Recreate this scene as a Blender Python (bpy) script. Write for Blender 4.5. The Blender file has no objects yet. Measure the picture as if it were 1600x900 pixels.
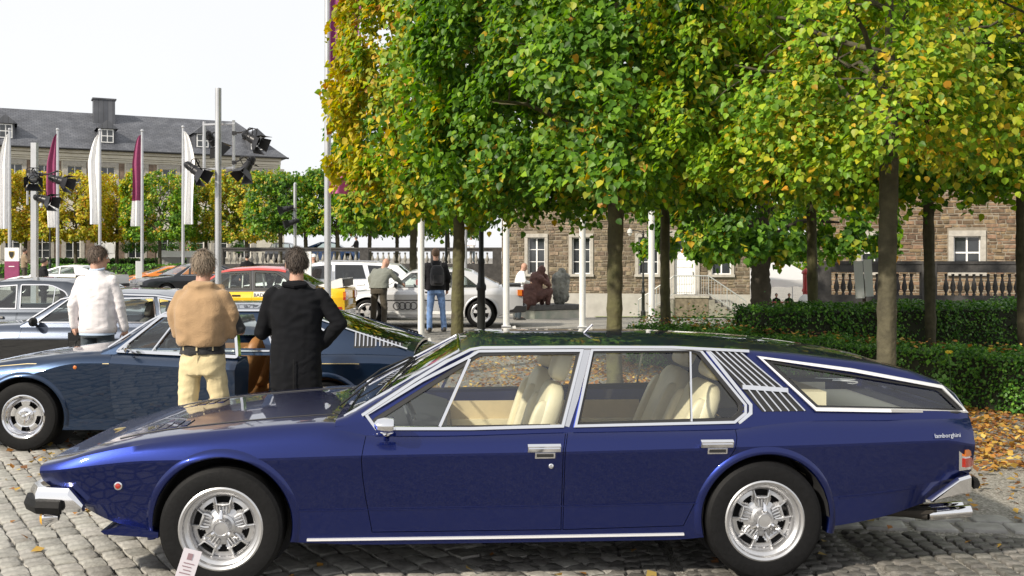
import bpy, math, random
import numpy as np
from mathutils import Vector, Matrix
from mathutils.bvhtree import BVHTree
from mathutils.interpolate import poly_3d_calc
SC = bpy.context.scene
COL = SC.collection
R = math.radians
rnd = random.Random(7)
nr = np.random.RandomState(11)
# ------------------------------------------------------------------ camera, world, sun, exposure
HC, VH, F = 1.71, 403.0, 1600.0            # eye height, horizon row, focal length in photo pixels
cam = bpy.data.objects.new('camera', bpy.data.cameras.new('camera')); COL.objects.link(cam)
cam.location = (0, 0, HC); cam.rotation_euler = (R(90), 0, 0)
cam.data.sensor_width = 36; cam.data.lens = 36; cam.data.shift_y = -47/1600
cam.data.clip_start = .05; cam.data.clip_end = 4000
SC.camera = cam
SUN_DIR = Vector((-.62, -.62, .60)).normalized()        # towards the sun
w = bpy.data.worlds.new('World'); SC.world = w; w.use_nodes = True
nt = w.node_tree; nt.nodes.clear()
def wn(t, **k):
    n = nt.nodes.new(t)
    for a, b in k.items(): setattr(n, a, b)
    return n
sky = wn('ShaderNodeTexSky', sky_type='NISHITA', sun_disc=False)
sky.sun_elevation = math.asin(SUN_DIR.z); sky.sun_rotation = math.atan2(SUN_DIR.x, SUN_DIR.y)
hs = wn('ShaderNodeHueSaturation'); hs.inputs['Saturation'].default_value = .45
b1 = wn('ShaderNodeBackground'); b1.inputs['Strength'].default_value = .12
tc = wn('ShaderNodeTexCoord'); nz = wn('ShaderNodeTexNoise'); nz.inputs['Scale'].default_value = 2.2; nz.inputs['Detail'].default_value = 5
rp = wn('ShaderNodeValToRGB'); rp.color_ramp.elements[0].position = .3; rp.color_ramp.elements[1].position = .7
rp.color_ramp.elements[0].color = (.93, .94, .97, 1); rp.color_ramp.elements[1].color = (1.0, 1.0, 1.0, 1)
b2 = wn('ShaderNodeBackground'); b2.inputs['Strength'].default_value = 1.06
mx = wn('ShaderNodeMixShader'); mx.inputs[0].default_value = .82
wo = wn('ShaderNodeOutputWorld')
for a, b in ((sky.outputs[0], hs.inputs['Color']), (hs.outputs[0], b1.inputs[0]), (tc.outputs['Generated'], nz.inputs['Vector']),
             (nz.outputs[0], rp.inputs[0]), (rp.outputs[0], b2.inputs[0]), (b1.outputs[0], mx.inputs[1]), (b2.outputs[0], mx.inputs[2]), (mx.outputs[0], wo.inputs[0])):
    nt.links.new(a, b)
sun = bpy.data.objects.new('sun', bpy.data.lights.new('sun', 'SUN')); COL.objects.link(sun)
sun.data.energy = 4.9; sun.data.angle = R(2.0); sun.data.color = (1, .91, .77)
sun.rotation_euler = (-SUN_DIR).to_track_quat('-Z', 'Y').to_euler(); sun.location = (-20, -10, 30)
SC.view_settings.view_transform = 'Standard'; SC.view_settings.look = 'None'
SC.view_settings.exposure = 0.08; SC.view_settings.gamma = 1
SC.cycles.use_denoising = True; SC.cycles.max_bounces = 8; SC.cycles.transparent_max_bounces = 24
SC.cycles.sample_clamp_indirect = 6

# ------------------------------------------------------------------ helpers
def smooth01(a, b, x):
    t = min(1, max(0, (x-a)/(b-a))); return t*t*(3-2*t)
def gz(x, y):                                            # height of the ground
    t = smooth01(-7, 1, x)
    return .17*smooth01(13.5, 21, y)*smooth01(-14, -7, x)+.32*smooth01(24, 36, y)*(1-smooth01(60, 75, y))*smooth01(14.6, 17.2, -x)-.052*max(0, min(y, 66)-24.5)*t + .006*max(0, min(y, 140)-52)*(1-t)
def at(u, v, Y): return Vector(((u-800)/F*Y, Y, HC-(v-VH)/F*Y))
def gp(u, Y): x = (u-800)/F*Y; return Vector((x, Y, gz(x, Y)))

def node_mat(name):
    m = bpy.data.materials.new(name); m.use_nodes = True
    t = m.node_tree; return m, t, t.nodes['Principled BSDF']
def nadd(t, typ, ins=None, **k):
    n = t.nodes.new(typ)
    for a, b in k.items(): setattr(n, a, b)
    for a, b in (ins or {}).items():
        if hasattr(b, 'is_output') or isinstance(b, bpy.types.NodeSocket): t.links.new(b, n.inputs[a])
        else: n.inputs[a].default_value = b
    return n
def c4(c): return (c[0], c[1], c[2], 1)
MATS = {}
def pmat(name, col, rough=.6, metal=0., coat=0., spec=.5, var=0., vscale=8., bump=0., bscale=60., island=0., obj=0., col2=None, sheen=0., coords='Object', detail=4):
    """principled paint / cloth / stone with noise variation (var), fine relief (bump) and per-piece shifts (island)"""
    if name in MATS: return MATS[name]
    m, t, p = node_mat(name)
    p.inputs['Roughness'].default_value = rough; p.inputs['Metallic'].default_value = metal
    p.inputs['Coat Weight'].default_value = coat; p.inputs['Coat Roughness'].default_value = .03
    p.inputs['Specular IOR Level'].default_value = spec; p.inputs['Sheen Weight'].default_value = sheen
    p.inputs['Base Color'].default_value = c4(col)
    co = nadd(t, 'ShaderNodeTexCoord').outputs[coords]
    out = None
    if var or col2:
        n = nadd(t, 'ShaderNodeTexNoise', {'Vector': co, 'Scale': vscale, 'Detail': detail, 'Roughness': .6})
        r = nadd(t, 'ShaderNodeValToRGB', {'Fac': n.outputs[0]})
        e = r.color_ramp.elements; e[0].position = .32; e[1].position = .68
        cb = col2 or tuple(c*(1-var) for c in col)
        e[0].color = c4(cb); e[1].color = c4(tuple(min(1, c*(1+var*.6)) for c in col) if not col2 else col)
        out = r.outputs[0]
    if island or obj:
        g = nadd(t, 'ShaderNodeNewGeometry').outputs['Random Per Island']
        o = nadd(t, 'ShaderNodeObjectInfo').outputs['Random']
        s = nadd(t, 'ShaderNodeMath', {0: g, 1: o}, operation='ADD'); f = nadd(t, 'ShaderNodeMath', {0: s.outputs[0]}, operation='FRACT')
        k = island or obj
        mr = nadd(t, 'ShaderNodeMapRange', {'Value': f.outputs[0], 'To Min': 1-k, 'To Max': 1+k*.8})
        mr2 = nadd(t, 'ShaderNodeMapRange', {'Value': nadd(t, 'ShaderNodeMath', {0: nadd(t, 'ShaderNodeMath', {0: f.outputs[0], 1: 7.31}, operation='MULTIPLY').outputs[0]}, operation='FRACT').outputs[0], 'To Min': .485, 'To Max': .515})
        h = nadd(t, 'ShaderNodeHueSaturation', {'Hue': mr2.outputs[0], 'Value': mr.outputs[0]})
        if out is not None: t.links.new(out, h.inputs['Color'])
        else: h.inputs['Color'].default_value = c4(col)
        out = h.outputs[0]
    if out is not None: t.links.new(out, p.inputs['Base Color'])
    if bump:
        n = nadd(t, 'ShaderNodeTexNoise', {'Vector': co, 'Scale': bscale, 'Detail': 5})
        b = nadd(t, 'ShaderNodeBump', {'Height': n.outputs[0], 'Strength': bump, 'Distance': .02})
        t.links.new(b.outputs[0], p.inputs['Normal'])
    MATS[name] = m; return m
def glass_mat(name, tint=(.80, .86, .84), refl=1.0, ior=1.5):
    m = bpy.data.materials.new(name); m.use_nodes = True; t = m.node_tree; t.nodes.clear()
    tr = nadd(t, 'ShaderNodeBsdfTransparent', {'Color': c4(tint)}); gl = nadd(t, 'ShaderNodeBsdfGlossy', {'Roughness': .01, 'Color': (1, 1, 1, 1)})
    fr = nadd(t, 'ShaderNodeLayerWeight', {'Blend': .5}); pw = nadd(t, 'ShaderNodeMath', {0: fr.outputs['Facing'], 1: 4.2}, operation='POWER')
    mu = nadd(t, 'ShaderNodeMath', {0: pw.outputs[0], 1: .93*refl, 2: .075*refl}, operation='MULTIPLY_ADD'); mu.use_clamp = True
    ms = nadd(t, 'ShaderNodeMixShader', {0: mu.outputs[0], 1: tr.outputs[0], 2: gl.outputs[0]})
    o = nadd(t, 'ShaderNodeOutputMaterial', {0: ms.outputs[0]}); return m
def paint(name, col, metal=.55, rough=.32, coat=1.0, spec=.5):
    m, t, p = node_mat(name)
    p.inputs['Base Color'].default_value = c4(col); p.inputs['Metallic'].default_value = metal; p.inputs['Roughness'].default_value = rough
    p.inputs['Coat Weight'].default_value = coat; p.inputs['Coat Roughness'].default_value = .025; p.inputs['Coat IOR'].default_value = 1.42
    co = nadd(t, 'ShaderNodeTexCoord').outputs['Object']
    n = nadd(t, 'ShaderNodeTexNoise', {'Vector': co, 'Scale': 900., 'Detail': 1})
    b = nadd(t, 'ShaderNodeBump', {'Height': n.outputs[0], 'Strength': .07, 'Distance': .002}); t.links.new(b.outputs[0], p.inputs['Normal'])
    d = nadd(t, 'ShaderNodeTexNoise', {'Vector': co, 'Scale': 3., 'Detail': 6})
    mr = nadd(t, 'ShaderNodeMapRange', {'Value': d.outputs[0], 'From Min': .4, 'From Max': .75, 'To Min': .012, 'To Max': .045}); t.links.new(mr.outputs[0], p.inputs['Coat Roughness'])
    n2 = nadd(t, 'ShaderNodeTexNoise', {'Vector': co, 'Scale': 2.2, 'Detail': 1}); b2 = nadd(t, 'ShaderNodeBump', {'Height': n2.outputs[0], 'Strength': .05, 'Distance': .03}); t.links.new(b2.outputs[0], p.inputs['Coat Normal'])
    return m

CHROME = pmat('chrome', (.78, .78, .8), .09, 1.)
STEEL = pmat('brushed_steel', (.55, .55, .56), .35, 1.)
RUBBER = pmat('rubber', (.0055, .0055, .006), .65, var=.3, vscale=30, bump=.1, spec=.22)
BLACK = pmat('black_trim', (.012, .012, .013), .5)
DARK = pmat('dark_interior', (.02, .02, .022), .8)
GLASS = glass_mat('window_glass'); GLASS_CLEAR = glass_mat('clear_car_glass', (.93, .96, .95), 1.0); GLASS_DARK = glass_mat('tinted_glass', (.30, .33, .33))
WHITE = pmat('white_paint', (.80, .80, .79), .5, var=.06)

def link(o, parent=None):
    COL.objects.link(o)
    if parent is not None: o.parent = parent
    return o
def mesh_obj(name, me, mat=None, parent=None, label=None):
    o = bpy.data.objects.new(name, me)
    if mat is not None and not me.materials: me.materials.append(mat)
    if label: o['label'] = label
    return link(o, parent)
def finish(me, angle=32, smooth=True):
    if smooth and len(me.polygons):
        me.polygons.foreach_set('use_smooth', [True]*len(me.polygons)); me.set_sharp_from_angle(angle=R(angle))
    me.update(); return me
def thing(name, label, cat, loc=(0, 0, 0), rz=0, group=None, kind=None):
    o = bpy.data.objects.new(name, None); o.location = loc; o.rotation_euler = (0, 0, rz); o.empty_display_size = .2
    return tag(link(o), label, cat, group, kind)
def tag(o, label=None, cat=None, group=None, kind=None):
    if label: o['label'] = label
    if cat: o['category'] = cat
    if group: o['group'] = group
    if kind: o['kind'] = kind
    return o
def copy_tree(o, parent=None):
    c = o.copy(); COL.objects.link(c)
    if parent is not None: c.parent = parent
    for ch in KIDS(o): copy_tree(ch, c)
    return c
def KIDS(o): return list(o.children)

class MB:
    """collects shapes; build() links them as one mesh object"""
    def __init__(s): s.v = []; s.f = []
    def add(s, vs, fs, M=None):
        k = len(s.v)
        s.v.extend([tuple(M @ Vector(p)) if M is not None else tuple(p) for p in vs]); s.f.extend([tuple(i+k for i in f) for f in fs]); return s
    def box(s, c, d, rot=None, taper=1.0):
        x, y, z = d[0]/2, d[1]/2, d[2]/2; t = taper
        vs = [(-x, -y, -z), (x, -y, -z), (x, y, -z), (-x, y, -z), (-x*t, -y*t, z), (x*t, -y*t, z), (x*t, y*t, z), (-x*t, y*t, z)]
        M = Matrix.Translation(Vector(c)) @ (rot.to_4x4() if rot is not None else Matrix())
        return s.add(vs, [(3, 2, 1, 0), (4, 5, 6, 7), (0, 1, 5, 4), (1, 2, 6, 5), (2, 3, 7, 6), (3, 0, 4, 7)], M)
    def bar(s, a, b, w_, h_=None):
        a, b = Vector(a), Vector(b); d = b-a
        return s.box((a+b)/2, (w_, h_ or w_, d.length), d.to_track_quat('Z', 'Y').to_matrix())
    def tube(s, pts, r, n=8, cap=True, sx=1.0):
        pts = [Vector(p) for p in pts]; rs = r if hasattr(r, '__len__') else [r]*len(pts)
        k = len(s.v); N = len(pts); up = None
        for i, p in enumerate(pts):
            d = (pts[min(i+1, N-1)]-pts[max(i-1, 0)])
            d = d.normalized() if d.length > 1e-9 else Vector((0, 0, 1))
            if up is None: up = d.orthogonal().normalized()
            up = (up-d*up.dot(d)); up = up.normalized() if up.length > 1e-6 else d.orthogonal().normalized()
            q = d.cross(up)
            for j in range(n):
                a = 2*math.pi*j/n; s.v.append(tuple(p+(up*math.cos(a)*sx+q*math.sin(a))*rs[i]))
        for i in range(N-1):
            for j in range(n):
                a, b = k+i*n+j, k+i*n+(j+1) % n; s.f.append((a, b, b+n, a+n))
        if cap: s.f.append(tuple(k+j for j in range(n))[::-1]); s.f.append(tuple(k+(N-1)*n+j for j in range(n)))
        return s
    def lathe(s, prof, n=24, M=None, close=False, cap=True):
        """prof: (radius, height) pairs turned about z"""
        vs = []; fs = []; N = len(prof)
        for r, h in prof:
            for j in range(n):
                a = 2*math.pi*j/n; vs.append((r*math.cos(a), r*math.sin(a), h))
        for i in range(N-1+(1 if close else 0)):
            i2 = (i+1) % N
            for j in range(n): fs.append((i*n+j, i*n+(j+1) % n, i2*n+(j+1) % n, i2*n+j))
        if not close and cap:
            if prof[0][0] > 1e-4: fs.append(tuple(range(n))[::-1])
            if prof[-1][0] > 1e-4: fs.append(tuple((N-1)*n+j for j in range(n)))
        return s.add(vs, fs, M)
    def prism(s, poly, f0, f1):
        """poly points through f0 and f1 (point -> 3d) joined as a solid"""
        n = len(poly); vs = [f0(p) for p in poly]+[f1(p) for p in poly]
        return s.add(vs, [tuple(range(n))[::-1], tuple(range(n, 2*n))]+[(i, (i+1) % n, n+(i+1) % n, n+i) for i in range(n)])
    def loft(s, rings, cap=True, closed=True):
        k = len(s.v); n = len(rings[0])
        for r in rings: s.v.extend([tuple(p) for p in r])
        for i in range(len(rings)-1):
            for j in range(n if closed else n-1):
                a, b = k+i*n+j, k+i*n+(j+1) % n; s.f.append((a, b, b+n, a+n))
        if cap: s.f.append(tuple(k+j for j in range(n))[::-1]); s.f.append(tuple(k+(len(rings)-1)*n+j for j in range(n)))
        return s
    def ball(s, c, r, n=10, M=None, sc=(1, 1, 1)):
        pr = [(max(1e-5, math.sin(math.pi*i/n))*r, -math.cos(math.pi*i/n)*r) for i in range(n+1)]
        T = Matrix.Translation(Vector(c)) @ (M.to_4x4() if M is not None else Matrix()) @ Matrix.Diagonal((sc[0], sc[1], sc[2], 1))
        return s.lathe(pr, max(8, int(n*1.4)), T)
    def mesh(s, name, angle=32, smooth=True, fixn=False):
        me = bpy.data.meshes.new(name); me.from_pydata(s.v, [], s.f)
        if fixn:
            import bmesh
            b = bmesh.new(); b.from_mesh(me); bmesh.ops.remove_doubles(b, verts=b.verts, dist=1e-5); bmesh.ops.recalc_face_normals(b, faces=b.faces); b.to_mesh(me); b.free()
        return finish(me, angle, smooth)
    def build(s, name, mat, parent=None, label=None, angle=32, smooth=True, fixn=False):
        return mesh_obj(name, s.mesh(name, angle, smooth, fixn), mat, parent, label)

def pchip(pts):
    xs = np.array([p[0] for p in pts], float); ys = np.array([p[1] for p in pts], float)
    h = np.diff(xs); d = np.diff(ys)/h; m = np.zeros(len(xs)); m[0] = d[0]; m[-1] = d[-1]
    for i in range(1, len(xs)-1):
        if d[i-1]*d[i] > 0:
            w1 = 2*h[i]+h[i-1]; w2 = h[i]+2*h[i-1]; m[i] = (w1+w2)/(w1/d[i-1]+w2/d[i])
    def f(x):
        x = min(max(x, xs[0]), xs[-1]); i = int(min(max(np.searchsorted(xs, x)-1, 0), len(h)-1)); t = (x-xs[i])/h[i]
        return float((2*t**3-3*t**2+1)*ys[i]+(t**3-2*t**2+t)*h[i]*m[i]+(-2*t**3+3*t**2)*ys[i+1]+(t**3-t**2)*h[i]*m[i+1])
    return f
def plin(pts):
    xs = [p[0] for p in pts]; ys = [p[1] for p in pts]
    return lambda x: float(np.interp(x, xs, ys))
def boolean(me, ops):
    """ops: (operation, mesh) list, exact solver; returns a new mesh"""
    o = bpy.data.objects.new('tmp_base', me); COL.objects.link(o); tmp = [o]
    for op, cm in ops:
        c = bpy.data.objects.new('tmp_cut', cm); COL.objects.link(c); tmp.append(c)
        md = o.modifiers.new('b', 'BOOLEAN'); md.operation = op; md.object = c; md.solver = 'EXACT'
    dg = bpy.context.evaluated_depsgraph_get(); dg.update()
    out = bpy.data.meshes.new_from_object(o.evaluated_get(dg))
    for c in tmp: bpy.data.objects.remove(c)
    return out
def modified(me, mods):
    o = bpy.data.objects.new('tmp_base', me); COL.objects.link(o)
    for typ, kw in mods:
        md = o.modifiers.new('m', typ)
        for a, b in kw.items(): setattr(md, a, b)
    dg = bpy.context.evaluated_depsgraph_get(); dg.update()
    out = bpy.data.meshes.new_from_object(o.evaluated_get(dg)); bpy.data.objects.remove(o); return out
class NormalSource:
    """smooth normals of an uncut loft, passed on to the pieces cut from it"""
    def __init__(s, me, angle=28, sharp=None):
        finish(me, angle); s.me = me
        if sharp:                                            # loft rows (ring size, row numbers) kept as crisp creases
            n, rows = sharp; at_ = me.attributes.get('sharp_edge') or me.attributes.new('sharp_edge', 'BOOLEAN', 'EDGE')
            for e in me.edges:
                a, b = e.vertices
                if a % n == b % n and a != b and (a % n) in rows: at_.data[e.index].value = True
            me.update()
        s.vs = [v.co.copy() for v in me.vertices]; s.ps = [tuple(p.vertices) for p in me.polygons]; s.ls = [p.loop_start for p in me.polygons]
        s.cn = [Vector(c.vector) for c in me.corner_normals]; s.fn = [p.normal.copy() for p in me.polygons]
        s.bvh = BVHTree.FromPolygons(s.vs, s.ps)
    def give(s, me, angle=28):
        finish(me, angle)
        base = [Vector(c.vector) for c in me.corner_normals]; out = list(base); vv = me.vertices
        for p in me.polygons:
            c = p.center; loc, n, idx, dist = s.bvh.find_nearest(c)
            if idx is None or dist > .004 or p.normal.dot(s.fn[idx]) < .97: continue
            for li, vi in zip(range(p.loop_start, p.loop_start+p.loop_total), p.vertices):
                q = vv[vi].co.lerp(c, .02); loc, n, i2, d2 = s.bvh.find_nearest(q)
                if i2 is None or d2 > .004 or p.normal.dot(s.fn[i2]) < .94: continue
                ws = poly_3d_calc([s.vs[k] for k in s.ps[i2]], loc)
                nn = Vector((0, 0, 0))
                for j, wt in enumerate(ws): nn += s.cn[s.ls[i2]+j]*wt
                if nn.length > .1: out[li] = nn.normalized()
        me.normals_split_custom_set([tuple(n) for n in out]); return me
def inset_poly(poly, d):
    """offset a closed 2d polygon; positive d shrinks a counter-clockwise one"""
    n = len(poly); A = sum(poly[i][0]*poly[(i+1) % n][1]-poly[(i+1) % n][0]*poly[i][1] for i in range(n)); sg = 1 if A > 0 else -1
    out = []
    for i in range(n):
        p0, p1, p2 = Vector(poly[i-1]), Vector(poly[i]), Vector(poly[(i+1) % n])
        a = (p1-p0).normalized(); b = (p2-p1).normalized(); na = Vector((-a.y, a.x))*sg; nb = Vector((-b.y, b.x))*sg
        m = na+nb; m = m/max(.25, m.dot(na)) if m.length > 1e-6 else na
        if m.length > 2.5: m = m*2.5/m.length
        out.append(tuple(p1+m*d))
    return out
def round_poly(poly, r, n=3):
    out = []; N = len(poly); rr = r if hasattr(r, '__len__') else [r]*N
    for i in range(N):
        p0, p1, p2 = Vector(poly[i-1]), Vector(poly[i]), Vector(poly[(i+1) % N]); k = rr[i]
        if k <= 0: out.append(tuple(p1)); continue
        a = p1+(p0-p1).normalized()*min(k, (p0-p1).length*.45); b = p1+(p2-p1).normalized()*min(k, (p2-p1).length*.45)
        for j in range(n+1):
            t = j/n; out.append(tuple(a*(1-t)**2+p1*2*t*(1-t)+b*t*t))
    return out
def text_mesh(txt, size, depth=.002, shear=0):
    cu = bpy.data.curves.new('tmp_text', 'FONT'); cu.body = txt; cu.size = size; cu.extrude = depth; cu.shear = shear; cu.align_x = 'CENTER'; cu.resolution_u = 2
    o = bpy.data.objects.new('tmp_text', cu); COL.objects.link(o)
    dg = bpy.context.evaluated_depsgraph_get(); dg.update(); me = bpy.data.meshes.new_from_object(o.evaluated_get(dg)); bpy.data.objects.remove(o); return me
# ------------------------------------------------------------------ ground
def ground_mat():
    m, t, p = node_mat('plaza_gravel'); p.inputs['Roughness'].default_value = .9
    co = nadd(t, 'ShaderNodeTexCoord').outputs['Object']
    v = nadd(t, 'ShaderNodeTexVoronoi', {'Vector': co, 'Scale': 11., 'Randomness': .75})
    ve = nadd(t, 'ShaderNodeTexVoronoi', {'Vector': co, 'Scale': 11., 'Randomness': .75}, feature='DISTANCE_TO_EDGE')
    g = nadd(t, 'ShaderNodeTexVoronoi', {'Vector': co, 'Scale': 70.})
    n = nadd(t, 'ShaderNodeTexNoise', {'Vector': co, 'Scale': .55, 'Detail': 6})
    n2 = nadd(t, 'ShaderNodeTexNoise', {'Vector': co, 'Scale': 26., 'Detail': 4})
    r1 = nadd(t, 'ShaderNodeValToRGB', {'Fac': v.outputs['Color']}); e = r1.color_ramp.elements; e[0].color = (.23, .215, .19, 1); e[1].color = (.40, .38, .34, 1)
    r2 = nadd(t, 'ShaderNodeValToRGB', {'Fac': g.outputs['Color']}); e = r2.color_ramp.elements; e[0].color = (.17, .155, .13, 1); e[1].color = (.46, .44, .40, 1)
    ed = nadd(t, 'ShaderNodeMapRange', {'Value': ve.outputs[0], 'From Min': .0, 'From Max': .14})
    sx = nadd(t, 'ShaderNodeSeparateXYZ', {0: co})
    # gravel to the right of the car and under the trees, setts elsewhere
    mk = nadd(t, 'ShaderNodeMapRange', {'Value': nadd(t, 'ShaderNodeMath', {0: sx.outputs[0], 1: nadd(t, 'ShaderNodeMath', {0: n.outputs[0], 1: 3.}, operation='MULTIPLY').outputs[0]}, operation='ADD').outputs[0], 'From Min': -.6, 'From Max': .6})
    mj = nadd(t, 'ShaderNodeMixRGB', {'Fac': ed.outputs[0], 'Color1': (.10, .092, .07, 1), 'Color2': r1.outputs[0]})
    mm = nadd(t, 'ShaderNodeMixRGB', {'Fac': mk.outputs[0], 'Color1': mj.outputs[0], 'Color2': r2.outputs[0]})
    st = nadd(t, 'ShaderNodeMapRange', {'Value': n.outputs[0], 'From Min': .35, 'From Max': .7, 'To Min': .78, 'To Max': 1.12})
    st2 = nadd(t, 'ShaderNodeMapRange', {'Value': n2.outputs[0], 'From Min': .3, 'From Max': .7, 'To Min': .8, 'To Max': 1.15})
    fm = nadd(t, 'ShaderNodeMath', {0: st.outputs[0], 1: st2.outputs[0]}, operation='MULTIPLY')
    hv = nadd(t, 'ShaderNodeHueSaturation', {'Value': fm.outputs[0], 'Color': mm.outputs[0]}); t.links.new(hv.outputs[0], p.inputs['Base Color'])
    hb = nadd(t, 'ShaderNodeMixRGB', {'Fac': mk.outputs[0], 'Color1': ed.outputs[0], 'Color2': g.outputs['Distance']})
    b = nadd(t, 'ShaderNodeBump', {'Height': hb.outputs[0], 'Strength': .6, 'Distance': .02}); t.links.new(b.outputs[0], p.inputs['Normal'])
    return m
def build_ground():
    xs = sorted(set([-2500, -800, -300, -140]+list(np.arange(-70, 71, 1.5))+[140, 300, 800, 2500])); ys = sorted(set([-300, -60, -15]+list(np.arange(-4, 160, 1.5))+[180, 260, 500, 1000, 2500]))
    vs = [(x, y, gz(x, y)-.022) for y in ys for x in xs]; n = len(xs); fs = [(j*n+i, j*n+i+1, (j+1)*n+i+1, (j+1)*n+i) for j in range(len(ys)-1) for i in range(n-1)]
    o = MB().add(vs, fs).build('ground', ground_mat(), angle=80); tag(o, 'grey gravel and sett plaza the cars stand on', kind='structure'); return o
build_ground()

SETT = pmat('granite_sett', (.35, .338, .305), .72, var=.35, vscale=14, bump=.35, bscale=38, island=.28)
SLAB = pmat('pale_slab', (.36, .35, .33), .75, var=.3, vscale=6, bump=.3, bscale=30, island=.12)
def sett_geo(a, b, k):
    """rounded stone, a by b, top at 0"""
    r = random.Random(k); j = lambda s: r.uniform(-s, s)
    base = [(-a/2, -b/2), (0, -b/2-.004), (a/2, -b/2), (a/2+.003, 0), (a/2, b/2), (0, b/2+.004), (-a/2, b/2), (-a/2-.003, 0)]
    base = [(x+j(.008), y+j(.008)) for x, y in base]; vs = []; n = 8
    for s, z in ((1, -.06), (.985, -.011), (.95, -.003), (.78, .001)):
        vs += [(x*s, y*s, z+(j(.0025) if z > -.05 else 0)) for x, y in base]
    fs = [(i+l*n, (i+1) % n+l*n, (i+1) % n+(l+1)*n, i+(l+1)*n) for l in range(3) for i in range(n)]+[tuple(3*n+i for i in range(n))]
    return vs, fs
def build_setts():
    root = thing('cobbled_pavement', 'worn grey granite setts laid in slanting rows at the lower left', 'pavement', kind='structure')
    root.pop('category', None) if 'category' in root else None
    var = [sett_geo(.118, .178, k) for k in range(9)]; mes = []
    for k, (v, f) in enumerate(var): me = MB().add(v, f).mesh('cobblestone', 50); me.materials.append(SETT); mes.append(me)
    d = Vector((.546, -.837)); p = Vector((.837, .546)); items = []
    for c in range(-60, 60):
        off = rnd.uniform(0, .21); y = -9.0
        while y < 9:
            L = rnd.uniform(.9, 1.12); q = p*(c*.131)+d*(y+off); y += .190*L
            X, Y = q.x-1.5, q.y+9.0
            if not (4.9 < Y < 12.5 and X < .6 and X > -8): continue
            if X > -.55-(Y-5)*.1 and Y > 7.2: continue
            u = 800+X/Y*F; v = VH+HC*F/Y
            items.append((X, Y, L, u, v))
    vis = [i for i in items if -30 < i[3] < 345-max(0, (700-i[4])*.3) and i[4] < 925 and i[4] > 560]
    vis.sort(key=lambda i: i[1]); pick = set(id(i) for i in vis[:300]); rest = MB()
    for it in items:
        X, Y, L, u, v = it; M = Matrix.Translation((X, Y, gz(X, Y)+rnd.uniform(-.004, .004))) @ Matrix.Rotation(math.atan2(d.y, d.x)-R(90)+rnd.uniform(-.03, .03), 4, 'Z') @ Matrix.Rotation(rnd.uniform(-.025, .025), 4, 'X') @ Matrix.Diagonal((rnd.uniform(.93, 1.05), L, 1, 1))
        k = rnd.randrange(9)
        if id(it) in pick: o = bpy.data.objects.new('cobblestone', mes[k]); o.matrix_basis = M; link(o, root)
        else: rest.add(var[k][0], var[k][1], M)
    o = rest.build('cobblestone_field', SETT, root, angle=50); o['kind'] = 'stuff'
    # small setts in arcs by the rear wheel, and a row of pale slabs
    root2 = thing('sett_border', 'small setts coloured dark for the shade of the car, laid in arcs behind the rear wheel with a row of flat slabs', None, kind='structure')
    v2 = [sett_geo(.085, .085, 50+k) for k in range(7)]; m2 = []
    SM = pmat('shaded_sett', (.15, .143, .13), .7, var=.35, vscale=22, bump=.35, bscale=60, island=.3)  # shade beside the tail of the car put into the stone colour
    for v, f in v2: me = MB().add(v, f).mesh('small_sett', 50); me.materials.append(SM); m2.append(me)
    its = []
    for k in range(46):
        for a in range(-34, 35):
            rr = 1.15; ax = (a/34)*1.25
            for fan in range(5):
                X = .35+fan*1.12+.53*math.sin(ax); Y = 4.95+k*.094-.42*(1-math.cos(ax))*1.0+.2
                if abs(a) > 34*.999: continue
                if a % 6: continue
                its.append((X+rnd.uniform(-.004, .004), Y, ax))
    its = [i for i in its if 4.9 < i[1] < 6.42-.12*(i[0]-2.2) and i[0] < 5.2]
    score = [i for i in its if 1270 < 800+i[0]/i[1]*F < 1640 and VH+HC*F/i[1] < 915]
    pk = set(id(i) for i in score[:300]); rest = MB()
    for it in its:
        M = Matrix.Translation((it[0], it[1], rnd.uniform(-.004, .003))) @ Matrix.Rotation(-it[2]*.6+rnd.uniform(-.1, .1), 4, 'Z') @ Matrix.Diagonal((rnd.uniform(.9, 1.08), rnd.uniform(.85, 1.0), 1, 1)); k = rnd.randrange(7)
        if id(it) in pk: o = bpy.data.objects.new('small_sett', m2[k]); o.matrix_basis = M; link(o, root2)
        else: rest.add(v2[k][0], v2[k][1], M)
    if rest.v: o = rest.build('small_sett_field', SM, root2, angle=50); o['kind'] = 'stuff'
    for i in range(15):
        X = 1.5+i*.30; Y = 6.62-.10*(X-2.2)
        v, f = sett_geo(.27+rnd.uniform(-.02, .02), .19, 80+i); MB().add(v, f, Matrix.Translation((X, Y, .0)) @ Matrix.Rotation(-.1+rnd.uniform(-.04, .04), 4, 'Z')).build('paving_slab', SLAB, root2, angle=50)
        if i % 2 == 0 or 1:
            v, f = sett_geo(.25+rnd.uniform(-.03, .02), .17, 120+i); MB().add(v, f, Matrix.Translation((X+.14, Y+.205, .0)) @ Matrix.Rotation(-.1+rnd.uniform(-.05, .05), 4, 'Z')).build('paving_slab', SLAB, root2, angle=50)
build_setts()
gr = MB(); pts = [(u, Y) for u, Y in ((930, 44), (1175, 42), (1260, 46), (1260, 49.0), (930, 49.0))]
gr.add([tuple(gp(u, Y)+Vector((0, 0, .02))) for u, Y in pts], [tuple(range(5))]); o = gr.build('lawn_strip', pmat('lawn', (.16, .22, .035), .9, var=.4, vscale=3, bump=.5, bscale=30)); tag(o, 'narrow strip of bright lawn before the stone building', kind='structure')

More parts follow.
